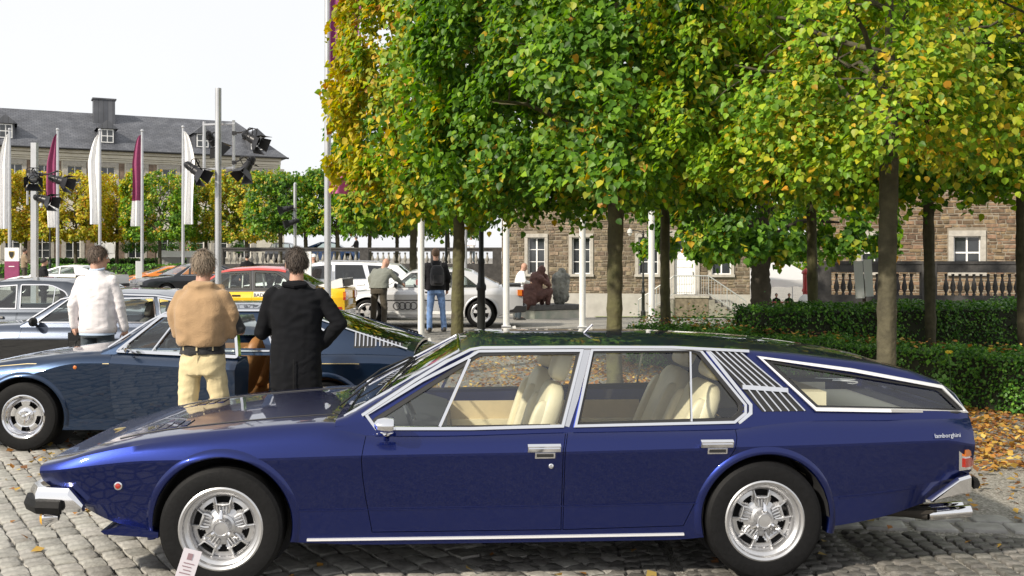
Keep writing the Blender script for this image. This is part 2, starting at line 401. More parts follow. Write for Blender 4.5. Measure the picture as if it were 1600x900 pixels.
# ------------------------------------------------------------------ buildings
RENDER = pmat('pale_render', (.62, .585, .50), .85, var=.12, vscale=1.2)
SURR = pmat('stone_surround', (.40, .375, .33), .8, var=.2, vscale=5)
MORTAR = pmat('mortar', (.25, .215, .165), .9, var=.3, vscale=3)
RUBBLE = pmat('rubble_stone', (.20, .155, .105), .9, var=.45, vscale=6, bump=.5, bscale=18, island=.5)
RUBBLE2 = pmat('rust_stone', (.20, .135, .08), .9, var=.45, vscale=6, bump=.5, bscale=18, island=.5)
ROOMDARK = pmat('dark_room', (.03, .032, .035), .9)
PANE = pmat('window_pane', (.035, .04, .045), .06, spec=.8, var=.5, vscale=.8)
def slate_mat():
    m, t, p = node_mat('roof_slate'); p.inputs['Roughness'].default_value = .6
    co = nadd(t, 'ShaderNodeTexCoord').outputs['Object']
    b = nadd(t, 'ShaderNodeTexBrick', {'Vector': co, 'Color1': (.075, .08, .095, 1), 'Color2': (.11, .115, .13, 1), 'Mortar': (.04, .042, .05, 1), 'Scale': 1.0, 'Mortar Size': .02, 'Brick Width': .45, 'Row Height': .28})
    n = nadd(t, 'ShaderNodeTexNoise', {'Vector': co, 'Scale': .7, 'Detail': 7}); mr = nadd(t, 'ShaderNodeMapRange', {'Value': n.outputs[0], 'From Min': .3, 'From Max': .7, 'To Min': .75, 'To Max': 1.25})
    h = nadd(t, 'ShaderNodeHueSaturation', {'Value': mr.outputs[0], 'Color': b.outputs[0]}); t.links.new(h.outputs[0], p.inputs['Base Color'])
    bp = nadd(t, 'ShaderNodeBump', {'Height': b.outputs['Fac'], 'Strength': .4, 'Distance': -.03}); t.links.new(bp.outputs[0], p.inputs['Normal']); return m
SLATE = slate_mat()
def wall_with_openings(b, L0, L1, H0, H1, ops, depth=.28):
    xs = sorted(set([L0, L1]+[q for o in ops for q in o[:2] if L0 < q < L1])); zs = sorted(set([H0, H1]+[q for o in ops for q in o[2:] if H0 < q < H1]))
    for i in range(len(xs)-1):
        for j in range(len(zs)-1):
            cx, cz = (xs[i]+xs[i+1])/2, (zs[j]+zs[j+1])/2
            if any(o[0] < cx < o[1] and o[2] < cz < o[3] for o in ops): continue
            b.add([(xs[i], 0, zs[j]), (xs[i+1], 0, zs[j]), (xs[i+1], 0, zs[j+1]), (xs[i], 0, zs[j+1])], [(0, 1, 2, 3)])
    for x0, x1, z0, z1 in ops:
        b.add([(x0, 0, z0), (x1, 0, z0), (x1, 0, z1), (x0, 0, z1), (x0, depth, z0), (x1, depth, z0), (x1, depth, z1), (x0, depth, z1)], [(0, 4, 5, 1), (1, 5, 6, 2), (2, 6, 7, 3), (3, 7, 4, 0)])
def window(root, x, z0, w_, h, nx, nz, surround=.14, split=True, panes=True, depth=.2, sill=True, ratio=None, matf=None):
    """casement window in an opening of the wall plane y=0: frame > panes; stone surround"""
    b = MB(); fw = .055
    for sx in (-1, 1): b.box((x+sx*(w_/2-fw/2), depth-.03, z0+h/2), (fw, .06, h))
    for zz in (z0+fw/2, z0+h-fw/2): b.box((x, depth-.033, zz), (w_-2*fw, .055, fw))
    if split: b.box((x, depth-.036, z0+h/2), (.07, .06, h-2*fw))
    zs = [z0+h*(i+1)/nz for i in range(nz-1)] if ratio is None else [z0+h*r for r in ratio]
    for zz in zs: b.box((x, depth-.028, zz), (w_-2*fw, .035, .035 if ratio is None else .07))
    if not split or nx > 2:
        for i in range(1, nx):
            if split and i*2 == nx: continue
            b.box((x-w_/2+w_*i/nx, depth-.026, z0+h/2), (.03, .03, h-2*fw))
    f = b.build('window', matf or WHITE, root, smooth=False)
    ze = [z0]+zs+[z0+h]
    if panes:
        for i in range(nx):
            for j in range(len(ze)-1):
                x0, x1 = x-w_/2+w_*i/nx+.01, x-w_/2+w_*(i+1)/nx-.01
                MB().box(((x0+x1)/2, depth-.01, (ze[j]+ze[j+1])/2), (x1-x0, .012, ze[j+1]-ze[j]-.02)).build('pane', PANE, f, smooth=False)
    else: MB().box((x, depth-.01, z0+h/2), (w_-.02, .012, h-.02)).build('pane', PANE, f, smooth=False)
    if surround:
        b = MB()
        for sx in (-1, 1): b.box((x+sx*(w_/2+surround/2), -.02, z0+h/2), (surround, .10, h))
        b.box((x, -.025, z0+h+surround*.6), (w_+2*surround, .12, surround*1.2)); 
        if sill: b.box((x, -.06, z0-.06), (w_+2*surround+.06, .2, .12))
        b.build('window_surround', SURR, root, smooth=False)
    return f
def rubble(root, L0, L1, H0, H1, ops, mat, pick=None, size=(.22, .5, .1, .2), parts=300, name='stone'):
    z = H0; items = []
    while z < H1-.05:
        hh = rnd.uniform(size[2], size[3]); x = L0+rnd.uniform(-.2, 0)
        while x < L1:
            ww = rnd.uniform(size[0], size[1]); x0, x1 = max(L0, x)+.008, min(L1, x+ww)-.008; x += ww
            if x1-x0 < .06: continue
            zz0, zz1 = z+.008+rnd.uniform(-.01, .015), z+hh-.008+rnd.uniform(-.015, .01)
            cx, cz = (x0+x1)/2, (zz0+zz1)/2
            if any(o[0]-.02 < x1 and o[1]+.02 > x0 and o[2]-.02 < zz1 and o[3]+.02 > zz0 for o in ops):
                # trim against the opening
                o = [o for o in ops if o[0]-.02 < x1 and o[1]+.02 > x0 and o[2]-.02 < zz1 and o[3]+.02 > zz0][0]
                if x0 < o[0]-.1: x1 = o[0]-.025
                elif x1 > o[1]+.1: x0 = o[1]+.025
                else: continue
            items.append((x0, x1, zz0, zz1))
        z += hh
    rest = MB(); n = 0
    for x0, x1, z0, z1 in items:
        d = rnd.uniform(.018, .045); j = lambda: rnd.uniform(-.014, .014)
        vs = [(x0+j(), .02, z0+j()), (x1+j(), .02, z0+j()), (x1+j(), .02, z1+j()), (x0+j(), .02, z1+j())]; q = .022
        vs += [(v[0]+(q if k in (0, 3) else -q), -d+j()*.5, v[2]+(q if k < 2 else -q)) for k, v in enumerate(vs)]
        fs = [(4, 5, 6, 7), (0, 1, 5, 4), (1, 2, 6, 5), (2, 3, 7, 6), (3, 0, 4, 7)]
        if n < parts and pick and pick((x0+x1)/2, (z0+z1)/2): MB().add(vs, fs).build(name, mat, root, smooth=False); n += 1
        else: rest.add(vs, fs)
    if rest.v: o = rest.build('stonework', mat, root, smooth=False); o['kind'] = 'stuff'
def placed(name, label, cat, P0, P1, z):
    """a building whose front runs from P0 to P1 (left to right as seen); local x along it, -y to the front"""
    a = math.atan2(P1.y-P0.y, P1.x-P0.x); return thing(name, label, cat, (P0.x, P0.y, z), a), (Vector((P1.x-P0.x, P1.y-P0.y))).length, a

# the long manor at the left, far behind the clipped trees
def manor():
    e = 0
    P1 = Vector(((437-800)/F*106, 106)); P0 = Vector(((-60-800)/F*93, 93)); zb = .2
    root, L, a = placed('manor_house', 'long pale manor with dark slate roof and dormers behind the clipped trees', 'building', P0, P1, zb)
    def s_of(u):                                            # distance along the front seen at photo column u
        k = (u-800)/F; d = (P1-P0).normalized(); return (k*P0.y-P0.x)/(d.x-k*d.y)
    H = 12.0-zb; ops = []; win = [(-25, 0), (20, 0), (66, 0), (114, 0), (212, 0), (262, 0), (308, 0), (345, 0), (382, 0)]
    gw = [(s_of(u), 1.5, 1.3, 2.2) for u, _ in win]; up = [(s_of(u+3), 7.9, 1.3, 2.35) for u in (-25, 20, 66, 114, 165, 212, 262, 308, 345, 382, 415)]
    for x, z, w_, h in gw+up: ops.append((x-w_/2, x+w_/2, z, z+h))
    dx = s_of(165); ops.append((dx-.9, dx+.9, .3, 3.4))
    b = MB(); wall_with_openings(b, 0, L, 0, H, ops); D = 13
    b.add([(L, 0, 0), (L, D, 0), (L, D, H), (L, 0, H), (0, 0, 0), (0, D, 0), (0, D, H), (0, 0, H)], [(0, 1, 2, 3), (5, 4, 7, 6), (1, 5, 6, 2)]); b.build('wall', RENDER, root, smooth=False)
    MB().box((L/2, .6, H/2), (L-.5, .1, H-.5)).build('room_backing', ROOMDARK, root)
    for x, z, w_, h in gw+up: window(root, x, z, w_, h, 2, 3, surround=.36, panes=False)
    b = MB(); b.box((dx, .15, 1.85), (1.78, .08, 3.1)); 
    for sx in (-.45, .45):
        for zz in (1.0, 2.4): b.box((dx+sx, .1, zz), (.6, .04, .9))
    b.build('door', WHITE, root, smooth=False)
    xs = sorted([q[0] for q in gw]+[dx]); 
    for i in range(len(xs)-1):                              # rubble panels between the windows, in two storeys
        x0, x1 = xs[i]+1.02, xs[i+1]-1.02
        if x1-x0 < .4: continue
        for z0, z1 in ((1.1, 5.2), (6.3, 10.65)): MB().box(((x0+x1)/2, -.012, (z0+z1)/2), (x1-x0, .05, z1-z0)).build('stone_panel', pmat('panel_stone', (.21, .155, .115), .9, var=.5, vscale=2.6, bump=.5, bscale=5, detail=8), root, smooth=False)
    b = MB(); b.box((L/2, -.1, 5.75), (L, .3, .35)).build('string_course', RENDER, root)
    b = MB()
    for z, o, h in ((10.78, .06, .1), (11.0, .10, .14), (H-.55, .22, .3), (H-.2, .42, .3)): b.box((L/2, -o/2, z), (L+.1, o+.1, h))
    b.build('cornice', RENDER, root, smooth=False)
    ov = .75; Hr = 4.4; hip = 3.2
    e0 = [(0-.0, -ov, H), (L+ov, -ov, H), (L+ov, D+ov, H), (0, D+ov, H)]; r0, r1 = (0, D/2, H+Hr), (L-hip, D/2, H+Hr)
    b = MB(); b.add(e0+[r0, r1], [(0, 1, 5, 4), (1, 2, 5), (2, 3, 4, 5), (0, 4, 3), (3, 2, 1, 0)]); rf = b.build('roof', SLATE, root, smooth=False)
    b = MB(); b.tube([(0, -ov-.05, H-.02), (L+ov, -ov-.05, H-.02)], .09, 6); b.build('gutter', BLACK, root)
    def roof_y(z): return -ov+(z-H)/Hr*(D/2+ov)
    for u in (3, 163, 313, 398):
        x = s_of(u)+.3; z0 = H+.75; y = roof_y(z0); b = MB(); dw, dh = 1.5, 1.5
        b.add([(x-dw/2, y, z0), (x+dw/2, y, z0), (x+dw/2, y, z0+dh), (x-dw/2, y, z0+dh), (x-dw/2, y+3, z0), (x+dw/2, y+3, z0), (x+dw/2, y+3, z0+dh), (x-dw/2, y+3, z0+dh)], [(0, 1, 2, 3), (1, 5, 6, 2), (4, 0, 3, 7)])
        d = b.build('dormer', SLATE, root, smooth=False)
        b = MB(); b.add([(x-dw/2-.25, y-.25, z0+dh-.05), (x+dw/2+.25, y-.25, z0+dh-.05), (x, y-.25, z0+dh+.8), (x-dw/2-.25, y+3.4, z0+dh-.05), (x+dw/2+.25, y+3.4, z0+dh-.05), (x, y+3.4, z0+dh+.8)], [(0, 1, 2), (0, 2, 5, 3), (1, 4, 5, 2)]).build('dormer_roof', SLATE, d, smooth=False)
        b = MB(); b.box((x, y-.03, z0+dh/2), (1.15, .06, 1.3)); b.build('dormer_frame', WHITE, d, smooth=False)
        b = MB()
        for i in range(2):
            for j in range(2): b.box((x-.26+.52*i, y-.065, z0+dh/2-.3+.6*j), (.42, .02, .5))
        b.build('pane', PANE, d, smooth=False)
    x = s_of(170); zc = H+3.0; b = MB(); b.box((x, D/2-1.2, H+3.8), (2.0, 1.6, 3.6)); b.box((x, D/2-1.2, H+5.65), (2.25, 1.75, .14)); b.build('chimney', SLATE, rf, smooth=False)
    b = MB(); b.box((L-.15, -.06, H/2-.5), (1.2, .14, H-1.2)); b.build('corner_pilaster', RENDER, root, smooth=False)
manor()

# stone house in the middle, with the white door and steps
def stone_house():
    P0 = Vector(((784-800)/F*51, 51)); P1 = Vector(((1172-800)/F*48.5, 48.5)); zb = gz(3, 50)-.05
    root, L, a = placed('stone_house', 'house of brown rubble stone with tall white windows and a white panelled door', 'building', P0, P1, zb)
    d = (P1-P0).normalized()
    def s_of(u): k = (u-800)/F; return (k*P0.y-P0.x)/(d.x-k*d.y)
    def z_of(u, v): return HC-(v-VH)/F*(P0.y+d.y*s_of(u))-zb
    H = 5.7; zp = z_of(840, 458); z0 = z_of(840, 428); z1 = z_of(840, 371)
    ws = [(s_of(838), .86), (s_of(908), .9), (s_of(1013), .95), (s_of(1127), .9)]; ops = [(x-w_/2, x+w_/2, z0, z1) for x, w_ in ws]
    xd = s_of(1070); zd = z_of(1070, 461); ops.append((xd-.5, xd+.5, zd, zd+2.9)); up = []; zu = 0
    ops += [(x-w_/2, x+w_/2, zu, zu+1.7) for x, w_ in up]
    b = MB(); wall_with_openings(b, 0, L, 0, H, ops); D = 7
    b.add([(L, 0, 0), (L, D, 0), (L, D, H), (L, 0, H), (0, 0, 0), (0, D, 0), (0, D, H), (0, 0, H)], [(0, 1, 2, 3), (5, 4, 7, 6), (1, 5, 6, 2)]); b.build('wall', MORTAR, root, smooth=False)
    MB().box((L/2, .5, H/2), (L-.5, .1, H-.5)).build('room_backing', ROOMDARK, root)
    for x, w_ in ws: window(root, x, z0, w_, z1-z0, 2, 3, surround=.15)
    for x, w_ in up: window(root, x, zu, w_, 1.7, 2, 3, surround=.15, panes=False)
    b = MB(); b.box((L/2, -.03, zp/2), (L+.02, .16, zp)).build('plinth', pmat('grey_render', (.40, .385, .35), .9, var=.15, vscale=2), root)
    b = MB(); b.box((xd, .14, zd+1.05), (.98, .06, 2.1))
    for i in range(5): b.box((xd, .10, zd+.25+i*.4), (.74, .03, .24))
    dr = b.build('door', WHITE, root, smooth=False); MB().box((xd+.38, .07, zd+1.05), (.04, .06, .14)).build('handle', STEEL, dr)
    window(root, xd, zd+2.14, .98, .7, 2, 1, surround=0); b = MB()
    for sx in (-1, 1): b.box((xd+sx*.6, -.03, zd+1.45), (.2, .12, 2.9))
    b.box((xd, -.04, zd+3.0), (1.4, .14, .2)); b.build('door_surround', SURR, root, smooth=False)
    pads = [(o[0]-.17, o[1]+.17, o[2]-.14, o[3]+.2) for o in ops]
    rubble(root, 0, L, zp+.02, H, pads, RUBBLE, pick=lambda x, z: z < z1+.7 and x < s_of(1050), size=(.16, .50, .10, .22))
    MB().add([(-.4, -.4, H), (L+.4, -.4, H), (L+.4, D+.4, H), (-.4, D+.4, H), (2.5, D/2, H+2.6), (L-2.5, D/2, H+2.6)], [(0, 1, 5, 4), (1, 2, 5), (2, 3, 4, 5), (3, 0, 4), (3, 2, 1, 0)]).build('roof', SLATE, root, smooth=False)
    # steps with landing and railings: a thing of its own against the house
    w0 = root.matrix_basis.to_3x3() if False else Matrix.Rotation(a, 3, 'Z'); o = Vector((P0.x, P0.y, zb))
    st = thing('entrance_steps', 'stone steps with grey metal railings leading up to the white door', 'steps', o+w0 @ Vector((xd+.15, 0, 0)), a)
    STEP = pmat('step_stone', (.24, .225, .19), .85, var=.3, vscale=6, bump=.3)
    xl, xr = -.55, 1.0; n = 6
    MB().box(((xl+xr)/2, -.85, zd/2-.04), (xr-xl, 1.5, zd-.08)).build('landing', pmat('landing_stone', (.17, .14, .10), .9, var=.5, vscale=5, bump=.6, bscale=8), st, smooth=False)
    MB().box(((xl+xr)/2, -.87, zd-.03), (xr-xl+.06, 1.56, .08)).build('landing_slab', SURR, st, smooth=False)
    for i in range(n):
        h = zd*(n-i)/(n+1)
        MB().box((xr+.14+i*.28, -.85, h/2), (.278, 1.46, h)).build('step', STEP, st, smooth=False)
        MB().box((xl-.14-i*.28, -.85, h/2), (.278, 1.46, h)).build('step', STEP, st, smooth=False)
    RAIL = pmat('grey_railing', (.42, .43, .43), .5, .3)
    for sg, x0 in ((1, xr), (-1, xl)):
        x1 = x0+sg*n*.28; b = MB(); y = -1.58
        b.tube([(x0, y, zd+.95), (x1, y, .95)], .03, 7); b.tube([(x0, y, zd+.15), (x1, y, .18)], .02, 6); b.build('handrail', RAIL, st)
        for i in range(13): t = i/12; MB().tube([(x0+(x1-x0)*t, y, zd*(1-t)+.1), (x0+(x1-x0)*t, y, zd*(1-t)+.95)], .012 if i % 6 else .025, 5).build('railing_bar', RAIL, st)
    b = MB(); b.tube([(xl, -1.58, zd+.95), (xr, -1.58, zd+.95)], .03, 7); b.build('handrail', RAIL, st)
    for i in range(1, 14): x = xl+(xr-xl)*i/14; MB().tube([(x, -1.58, zd), (x, -1.58, zd+.95)], .012, 5).build('railing_bar', RAIL, st)
stone_house()

def rust_house():
    P0 = Vector(((1276-800)/F*45.5, 45.5)); P1 = Vector(((1680-800)/F*42, 42)); zb = gz(15, 44)-.1
    root, L, a = placed('rust_stone_house', 'house of rusty brown stone behind the dark balustrade at the far right', 'building', P0, P1, zb); d = (P1-P0).normalized()
    def s_of(u): k = (u-800)/F; return (k*P0.y-P0.x)/(d.x-k*d.y)
    def z_of(u, v): return HC-(v-VH)/F*(P0.y+d.y*s_of(u))-zb
    H = 8; ws = [(s_of(1366), 1.05), (s_of(1511), 1.05), (s_of(1640), 1.05)]; z1 = z_of(1511, 369); z0 = z1-1.55; ops = [(x-w_/2, x+w_/2, z0, z1) for x, w_ in ws]
    b = MB(); wall_with_openings(b, 0, L, 0, H, ops); D = 9
    b.add([(L, 0, 0), (L, D, 0), (L, D, H), (L, 0, H), (0, 0, 0), (0, D, 0), (0, D, H), (0, 0, H)], [(0, 1, 2, 3), (5, 4, 7, 6), (1, 5, 6, 2)]); b.build('wall', MORTAR, root, smooth=False)
    MB().box((L/2, .5, H/2), (L-.5, .1, H-.5)).build('room_backing', ROOMDARK, root)
    for x, w_ in ws: window(root, x, z0, w_, z1-z0, 2, 2, surround=.2, ratio=[.55])
    rubble(root, 0, L, 1.0, H, [(o[0]-.22, o[1]+.22, o[2]-.14, o[3]+.26) for o in ops], RUBBLE2, pick=lambda x, z: z0-.9 < z < z1+.9 and x > s_of(1395), size=(.18, .55, .09, .2))
    MB().add([(-.4, -.4, H), (L+.4, -.4, H), (L+.4, D+.4, H), (-.4, D+.4, H), (1.5, D/2, H+4), (L-1.5, D/2, H+4)], [(0, 1, 5, 4), (1, 2, 5), (2, 3, 4, 5), (3, 0, 4), (3, 2, 1, 0)]).build('roof', SLATE, root, smooth=False)
rust_house()

# ------------------------------------------------------------------ balustrades
BALD = pmat('dark_stone', (.055, .052, .05), .8, var=.45, vscale=4, bump=.3, bscale=18)
BALP = pmat('grey_stone', (.33, .315, .28), .85, var=.35, vscale=5, bump=.2)
def balustrade(name, label, P0, P1, z0, zl, zu, zt, pitch, mat, bmat, piers, bal_r=.085, group=None, skip=None):
    a = math.atan2(P1.y-P0.y, P1.x-P0.x); L = (P1-P0).length; root = thing(name, label, 'balustrade', (P0.x, P0.y, 0), a, group)
    MB().box((L/2, 0, (z0+zl)/2), (L, .42, zl-z0)).build('base_wall', mat, root, smooth=False)
    b = MB(); b.box((L/2, 0, (zu+zt)/2), (L, .40, zt-zu-.1)); b.box((L/2, 0, zt-.05), (L+.05, .48, .1)); b.build('coping', mat, root, smooth=False)
    h = zu-zl; pr = [(.6, 0), (.6, .08), (.38, .1), (.5, .16), (.95, .3), (1, .38), (.82, .52), (.45, .72), (.36, .82), (.5, .86), (.55, .9), (.55, 1)]
    me = MB().lathe([(q*bal_r, z*h) for q, z in pr], 10).mesh('baluster', 50); me.materials.append(bmat)
    xs = [-1]
    for p in piers: MB().box((p, 0, (z0+zt)/2-.06), (.5, .46, zt-z0-.1)).build('pier', mat, root, smooth=False)
    n = int(L/pitch)
    for i in range(n):
        x = (i+.5)*pitch
        if any(abs(x-p) < .36 for p in piers): continue
        if skip and skip(x): continue
        o = bpy.data.objects.new('baluster', me); o.location = (x, 0, zl); link(o, root)
    return root
Yb = 36.0; P0 = Vector(((1281-800)/F*Yb, Yb)); P1 = Vector(((1640-800)/F*34.5, 34.5))
balustrade('dark_balustrade', 'dark stone balustrade with vase shaped balusters behind the hedge', P0, P1, gz(12, 35)-.1, .42, 1.16, 1.60, .225, BALD, BALD, [.12, (1425-1281)/F*Yb+.35, (1590-1281)/F*Yb-.1], .092)
Yc = 58.; P0 = Vector(((338-800)/F*Yc, Yc)); P1 = Vector(((786-800)/F*Yc, Yc))
balustrade('terrace_balustrade', 'long weathered stone balustrade along the raised terrace behind the cars', P0, P1, gz(0, 58)-.2, 1.38, 2.02, 2.30, .31, BALD, BALP, [.2, 4.2, 8.4, 12.4, 15.9], .10)
# raised terrace behind that balustrade
b = MB(); x0, x1 = P0.x-.5, P1.x+.2; b.add([(x0, 58.2, -2), (x1, 58.2, -2), (x1, 92, -2), (x0, 92, -2), (x0, 58.2, 1.36), (x1, 58.2, 1.36), (x1, 92, 1.36), (x0, 92, 1.36)], [(4, 5, 6, 7), (0, 1, 5, 4), (1, 2, 6, 5), (2, 3, 7, 6), (3, 0, 4, 7)])
tag(b.build('terrace', pmat('terrace_gravel', (.30, .28, .25), .9, var=.2), smooth=False), 'raised gravel terrace', kind='structure')
# ------------------------------------------------------------------ trees, hedges, leaves
from mathutils import noise as mnoise
def leaf_mat(name, transl=.4, rough=.45):
    m, t, p = node_mat(name); a = nadd(t, 'ShaderNodeAttribute', attribute_name='leaf_colour')
    g = nadd(t, 'ShaderNodeNewGeometry').outputs['Random Per Island']
    mr = nadd(t, 'ShaderNodeMapRange', {'Value': g, 'To Min': .75, 'To Max': 1.25}); h = nadd(t, 'ShaderNodeHueSaturation', {'Value': mr.outputs[0], 'Color': a.outputs['Color']})
    t.links.new(h.outputs[0], p.inputs['Base Color']); p.inputs['Roughness'].default_value = rough; p.inputs['Specular IOR Level'].default_value = .35
    tr = nadd(t, 'ShaderNodeBsdfTranslucent'); h2 = nadd(t, 'ShaderNodeHueSaturation', {'Value': 1.5, 'Saturation': 1.1, 'Color': h.outputs[0]}); t.links.new(h2.outputs[0], tr.inputs[0])
    ms = nadd(t, 'ShaderNodeMixShader', {0: transl, 1: p.outputs[0], 2: tr.outputs[0]}); t.links.new(ms.outputs[0], t.nodes['Material Output'].inputs[0]); return m
LEAF = leaf_mat('linden_leaf'); LEAFDRY = leaf_mat('fallen_leaf', .15, .6); LEAFHEDGE = leaf_mat('hedge_leaf', .2, .4)
BARK = pmat('bark', (.088, .078, .048), .9, var=.45, vscale=7, bump=.8, bscale=16, detail=8)
BARKGREEN = pmat('mossy_bark', (.125, .12, .05), .9, col2=(.055, .045, .028), vscale=5, bump=.8, bscale=16, detail=8)
LV = np.array([(0, 0, 0), (-.42, .16, .09), (-.46, .50, .10), (-.22, .82, .05), (0, 1.08, -.06), (.22, .82, .05), (.46, .50, .10), (.42, .16, .09)], float)
LF = [(0, 1, 2, 3), (0, 3, 4), (0, 4, 5), (0, 5, 6, 7)]
SV = np.array([(0, 0, 0), (-.42, .45, .08), (0, 1.05, -.04), (.42, .45, .08)], float); SF = [(0, 1, 2), (0, 2, 3)]
def leaves_mesh(name, pos, nrm, size, cols, simple=False, updir=None):
    """many small folded leaves as one mesh: positions, facing directions, sizes, colours (numpy)"""
    V, Fc = (SV, SF) if simple else (LV, LF); n = len(pos); k = len(V)
    nrm = nrm/np.maximum(1e-6, np.linalg.norm(nrm, axis=1))[:, None]
    up = nr.normal(size=(n, 3))*.55+(np.array([0, 0, -1.0]) if updir is None else updir)                # tips hang down
    up -= nrm*(up*nrm).sum(1)[:, None]; up /= np.maximum(1e-6, np.linalg.norm(up, axis=1))[:, None]; sx = np.cross(up, nrm)
    P = pos[:, None, :]+size[:, None, None]*(V[None, :, 0:1]*sx[:, None, :]+V[None, :, 1:2]*up[:, None, :]+V[None, :, 2:3]*nrm[:, None, :])
    me = bpy.data.meshes.new(name); me.vertices.add(n*k); me.vertices.foreach_set('co', P.reshape(-1).astype(np.float32))
    li = np.concatenate([np.array(f) for f in Fc]); nl = len(li); loops = (np.arange(n)[:, None]*k+li[None, :]).reshape(-1)
    me.loops.add(n*nl); me.loops.foreach_set('vertex_index', loops.astype(np.int32))
    st = np.cumsum([0]+[len(f) for f in Fc[:-1]]); me.polygons.add(n*len(Fc)); me.polygons.foreach_set('loop_start', (np.arange(n)[:, None]*nl+st[None, :]).reshape(-1).astype(np.int32))
    me.update(calc_edges=True); at_ = me.attributes.new('leaf_colour', 'FLOAT_COLOR', 'POINT')
    c = np.ones((n, k, 4), np.float32); c[:, :, :3] = cols[:, None, :]; at_.data.foreach_set('color', c.reshape(-1)); return me
GREEN = np.array([(.050, .125, .018), (.085, .19, .02), (.14, .27, .022), (.23, .37, .025), (.34, .43, .028)]); GOLD = np.array([(.44, .42, .03), (.52, .42, .03), (.56, .36, .03), (.48, .24, .025), (.34, .15, .03)])
def pick_cols(n, gold, lime):
    """gold, lime: per-leaf chances"""
    r = nr.rand(n); gi = np.clip((nr.beta(1.6, 1.8, n)*3.2+lime*1.8).astype(int), 0, 4); out = GREEN[gi]
    gc = GOLD[np.clip((nr.beta(1.0, 2.9, n)*5).astype(int), 0, 4)]; m = r < gold; out = np.where(m[:, None], gc, out)
    half = (r >= gold) & (r < gold*1.6); out = np.where(half[:, None], np.array((.27, .30, .03))[None, :]*(.8+.4*nr.rand(n))[:, None], out)
    return out*(.85+.3*nr.rand(n))[:, None]
def branch_path(a, b, sag=.1, n=5, wob=.06):
    a, b = Vector(a), Vector(b); L = (b-a).length; out = []
    for i in range(n+1):
        t = i/n; p = a.lerp(b, t)+Vector((0, 0, math.sin(t*math.pi)*sag*L))
        if 0 < i < n: p += Vector([rnd.uniform(-wob, wob)*L for _ in range(3)])
        out.append(p)
    return out
def linden(label, X, Y, rz, tr, zb, zt, hx, hy, nl, ls, gold, lime, bark, leaf_parts=0, group='pollarded linden trees in two rows', simple=False, clumps=420, lean=0, name='linden_tree', z0=None, depth=.9, side_bias=None, mat=None):
    g = gz(X, Y) if z0 is None else z0; root = thing(name, label, 'tree', (X, Y, g-.02), rz, group); zb -= g; zt -= g
    b = MB(); ph = rnd.uniform(0, 6); pts = []; rs = []
    for i in range(33):
        t = i/32; z = t*(zb+.3); pts.append((lean*t+.02*math.sin(ph+t*5), .02*math.cos(ph+t*4), z)); rs.append(tr*((1.32-.32*t/.12 if t < .12 else 1.0-.14*t)+.07*rnd.uniform(-1, 1)))
    nt_ = 26 if Y < 20 else 14; b.tube(pts, rs, nt_)
    for i, q in enumerate(b.v):                              # furrows, knots and a flared foot
        q = Vector(q); c = Vector((lean*q.z/(zb+.3), 0, q.z)); d = q-c; d.z = 0; a = math.atan2(d.y, d.x); f_ = 1+.13*mnoise.noise(Vector((math.cos(a)*2.6+ph, math.sin(a)*2.6, q.z*1.3)))+.06*mnoise.noise(Vector((math.cos(a)*9, math.sin(a)*9, q.z*2.2+ph)))+.16*max(0, mnoise.noise(Vector((math.cos(a)*1.7, math.sin(a)*1.7+ph, q.z*3.1)))-.35)
        b.v[i] = tuple(c+d*f_)
    b.build('trunk', bark, root, angle=75)
    br = MB(); top = Vector(pts[-1]); lead = branch_path(top-Vector((0, 0, .25)), (lean, 0, zt-.5), 0, 6, .015); br.tube(lead, [tr*.75*(1-.13*i) for i in range(7)], 9)
    tips = []
    for k in range(15):
        t = k/15; base = top+Vector((0, 0, -.15+t*(zt-zb)*.72)); a = k*2.4+rnd.uniform(-.3, .3); ex = Vector((math.cos(a)*hx*rnd.uniform(.7, .95), math.sin(a)*hy*rnd.uniform(.7, .95), zb+.35+t*(zt-zb-.6)+rnd.uniform(0, .5)))
        p = branch_path(base, ex, .04 if k > 3 else .10, 5, .05); r0 = tr*(.42-.22*t); br.tube(p, [r0*(1-.15*i) for i in range(6)], 6)
        for q in range(5):
            s = p[rnd.randrange(1, 5)]; e = s+Vector((rnd.uniform(-1, 1), rnd.uniform(-1, 1), rnd.uniform(-.5, .7)))*.9; e.x = max(-hx, min(hx, e.x)); e.y = max(-hy, min(hy, e.y)); br.tube(branch_path(s, e, .05, 3, .08), [r0*.35, r0*.26, r0*.18, r0*.08], 4)
    br.build('branches', bark, root, angle=60)
    # sprays of leaves, dense at the clipped faces, with gaps between
    nc = clumps; face = nr.rand(nc); c = np.stack([nr.uniform(-1, 1, nc), nr.uniform(-1, 1, nc), nr.uniform(0, 1, nc)], 1)
    ax = nr.choice(5, nc, p=[.24, .24, .2, .2, .12] if side_bias is None else side_bias); dep = (nr.beta(1.0, 2.4, nc))*depth
    H = zt-zb; ctr = c*np.array([hx, hy, H]); ctr[:, 2] += zb
    out = np.zeros((nc, 3))
    bulge = lambda z: 1-.16*np.abs((z-zb)/H*2-1)**2.2
    for i, (s, axis) in enumerate(((-1, 1), (-1, 0), (1, 0), (1, 1))):
        m = ax == i; lim = (hx, hy)[axis]; ctr[m, axis] = s*(lim-dep[m]); out[m, axis] = s
    m = ax == 4; ctr[m, 2] = zb+dep[m]*.5+.05*nr.rand(m.sum()); out[m, 2] = -.6
    k = bulge(ctr[:, 2]); ctr[:, 0] *= k; ctr[:, 1] *= k
    # round the plan corners
    rr = np.sqrt((ctr[:, 0]/hx)**2+(ctr[:, 1]/hy)**2); f = np.where(rr > 1.12, 1.12/rr, 1); ctr[:, 0] *= f; ctr[:, 1] *= f
    ctr += nr.normal(size=(nc, 3))*np.array([.10, .10, .10])
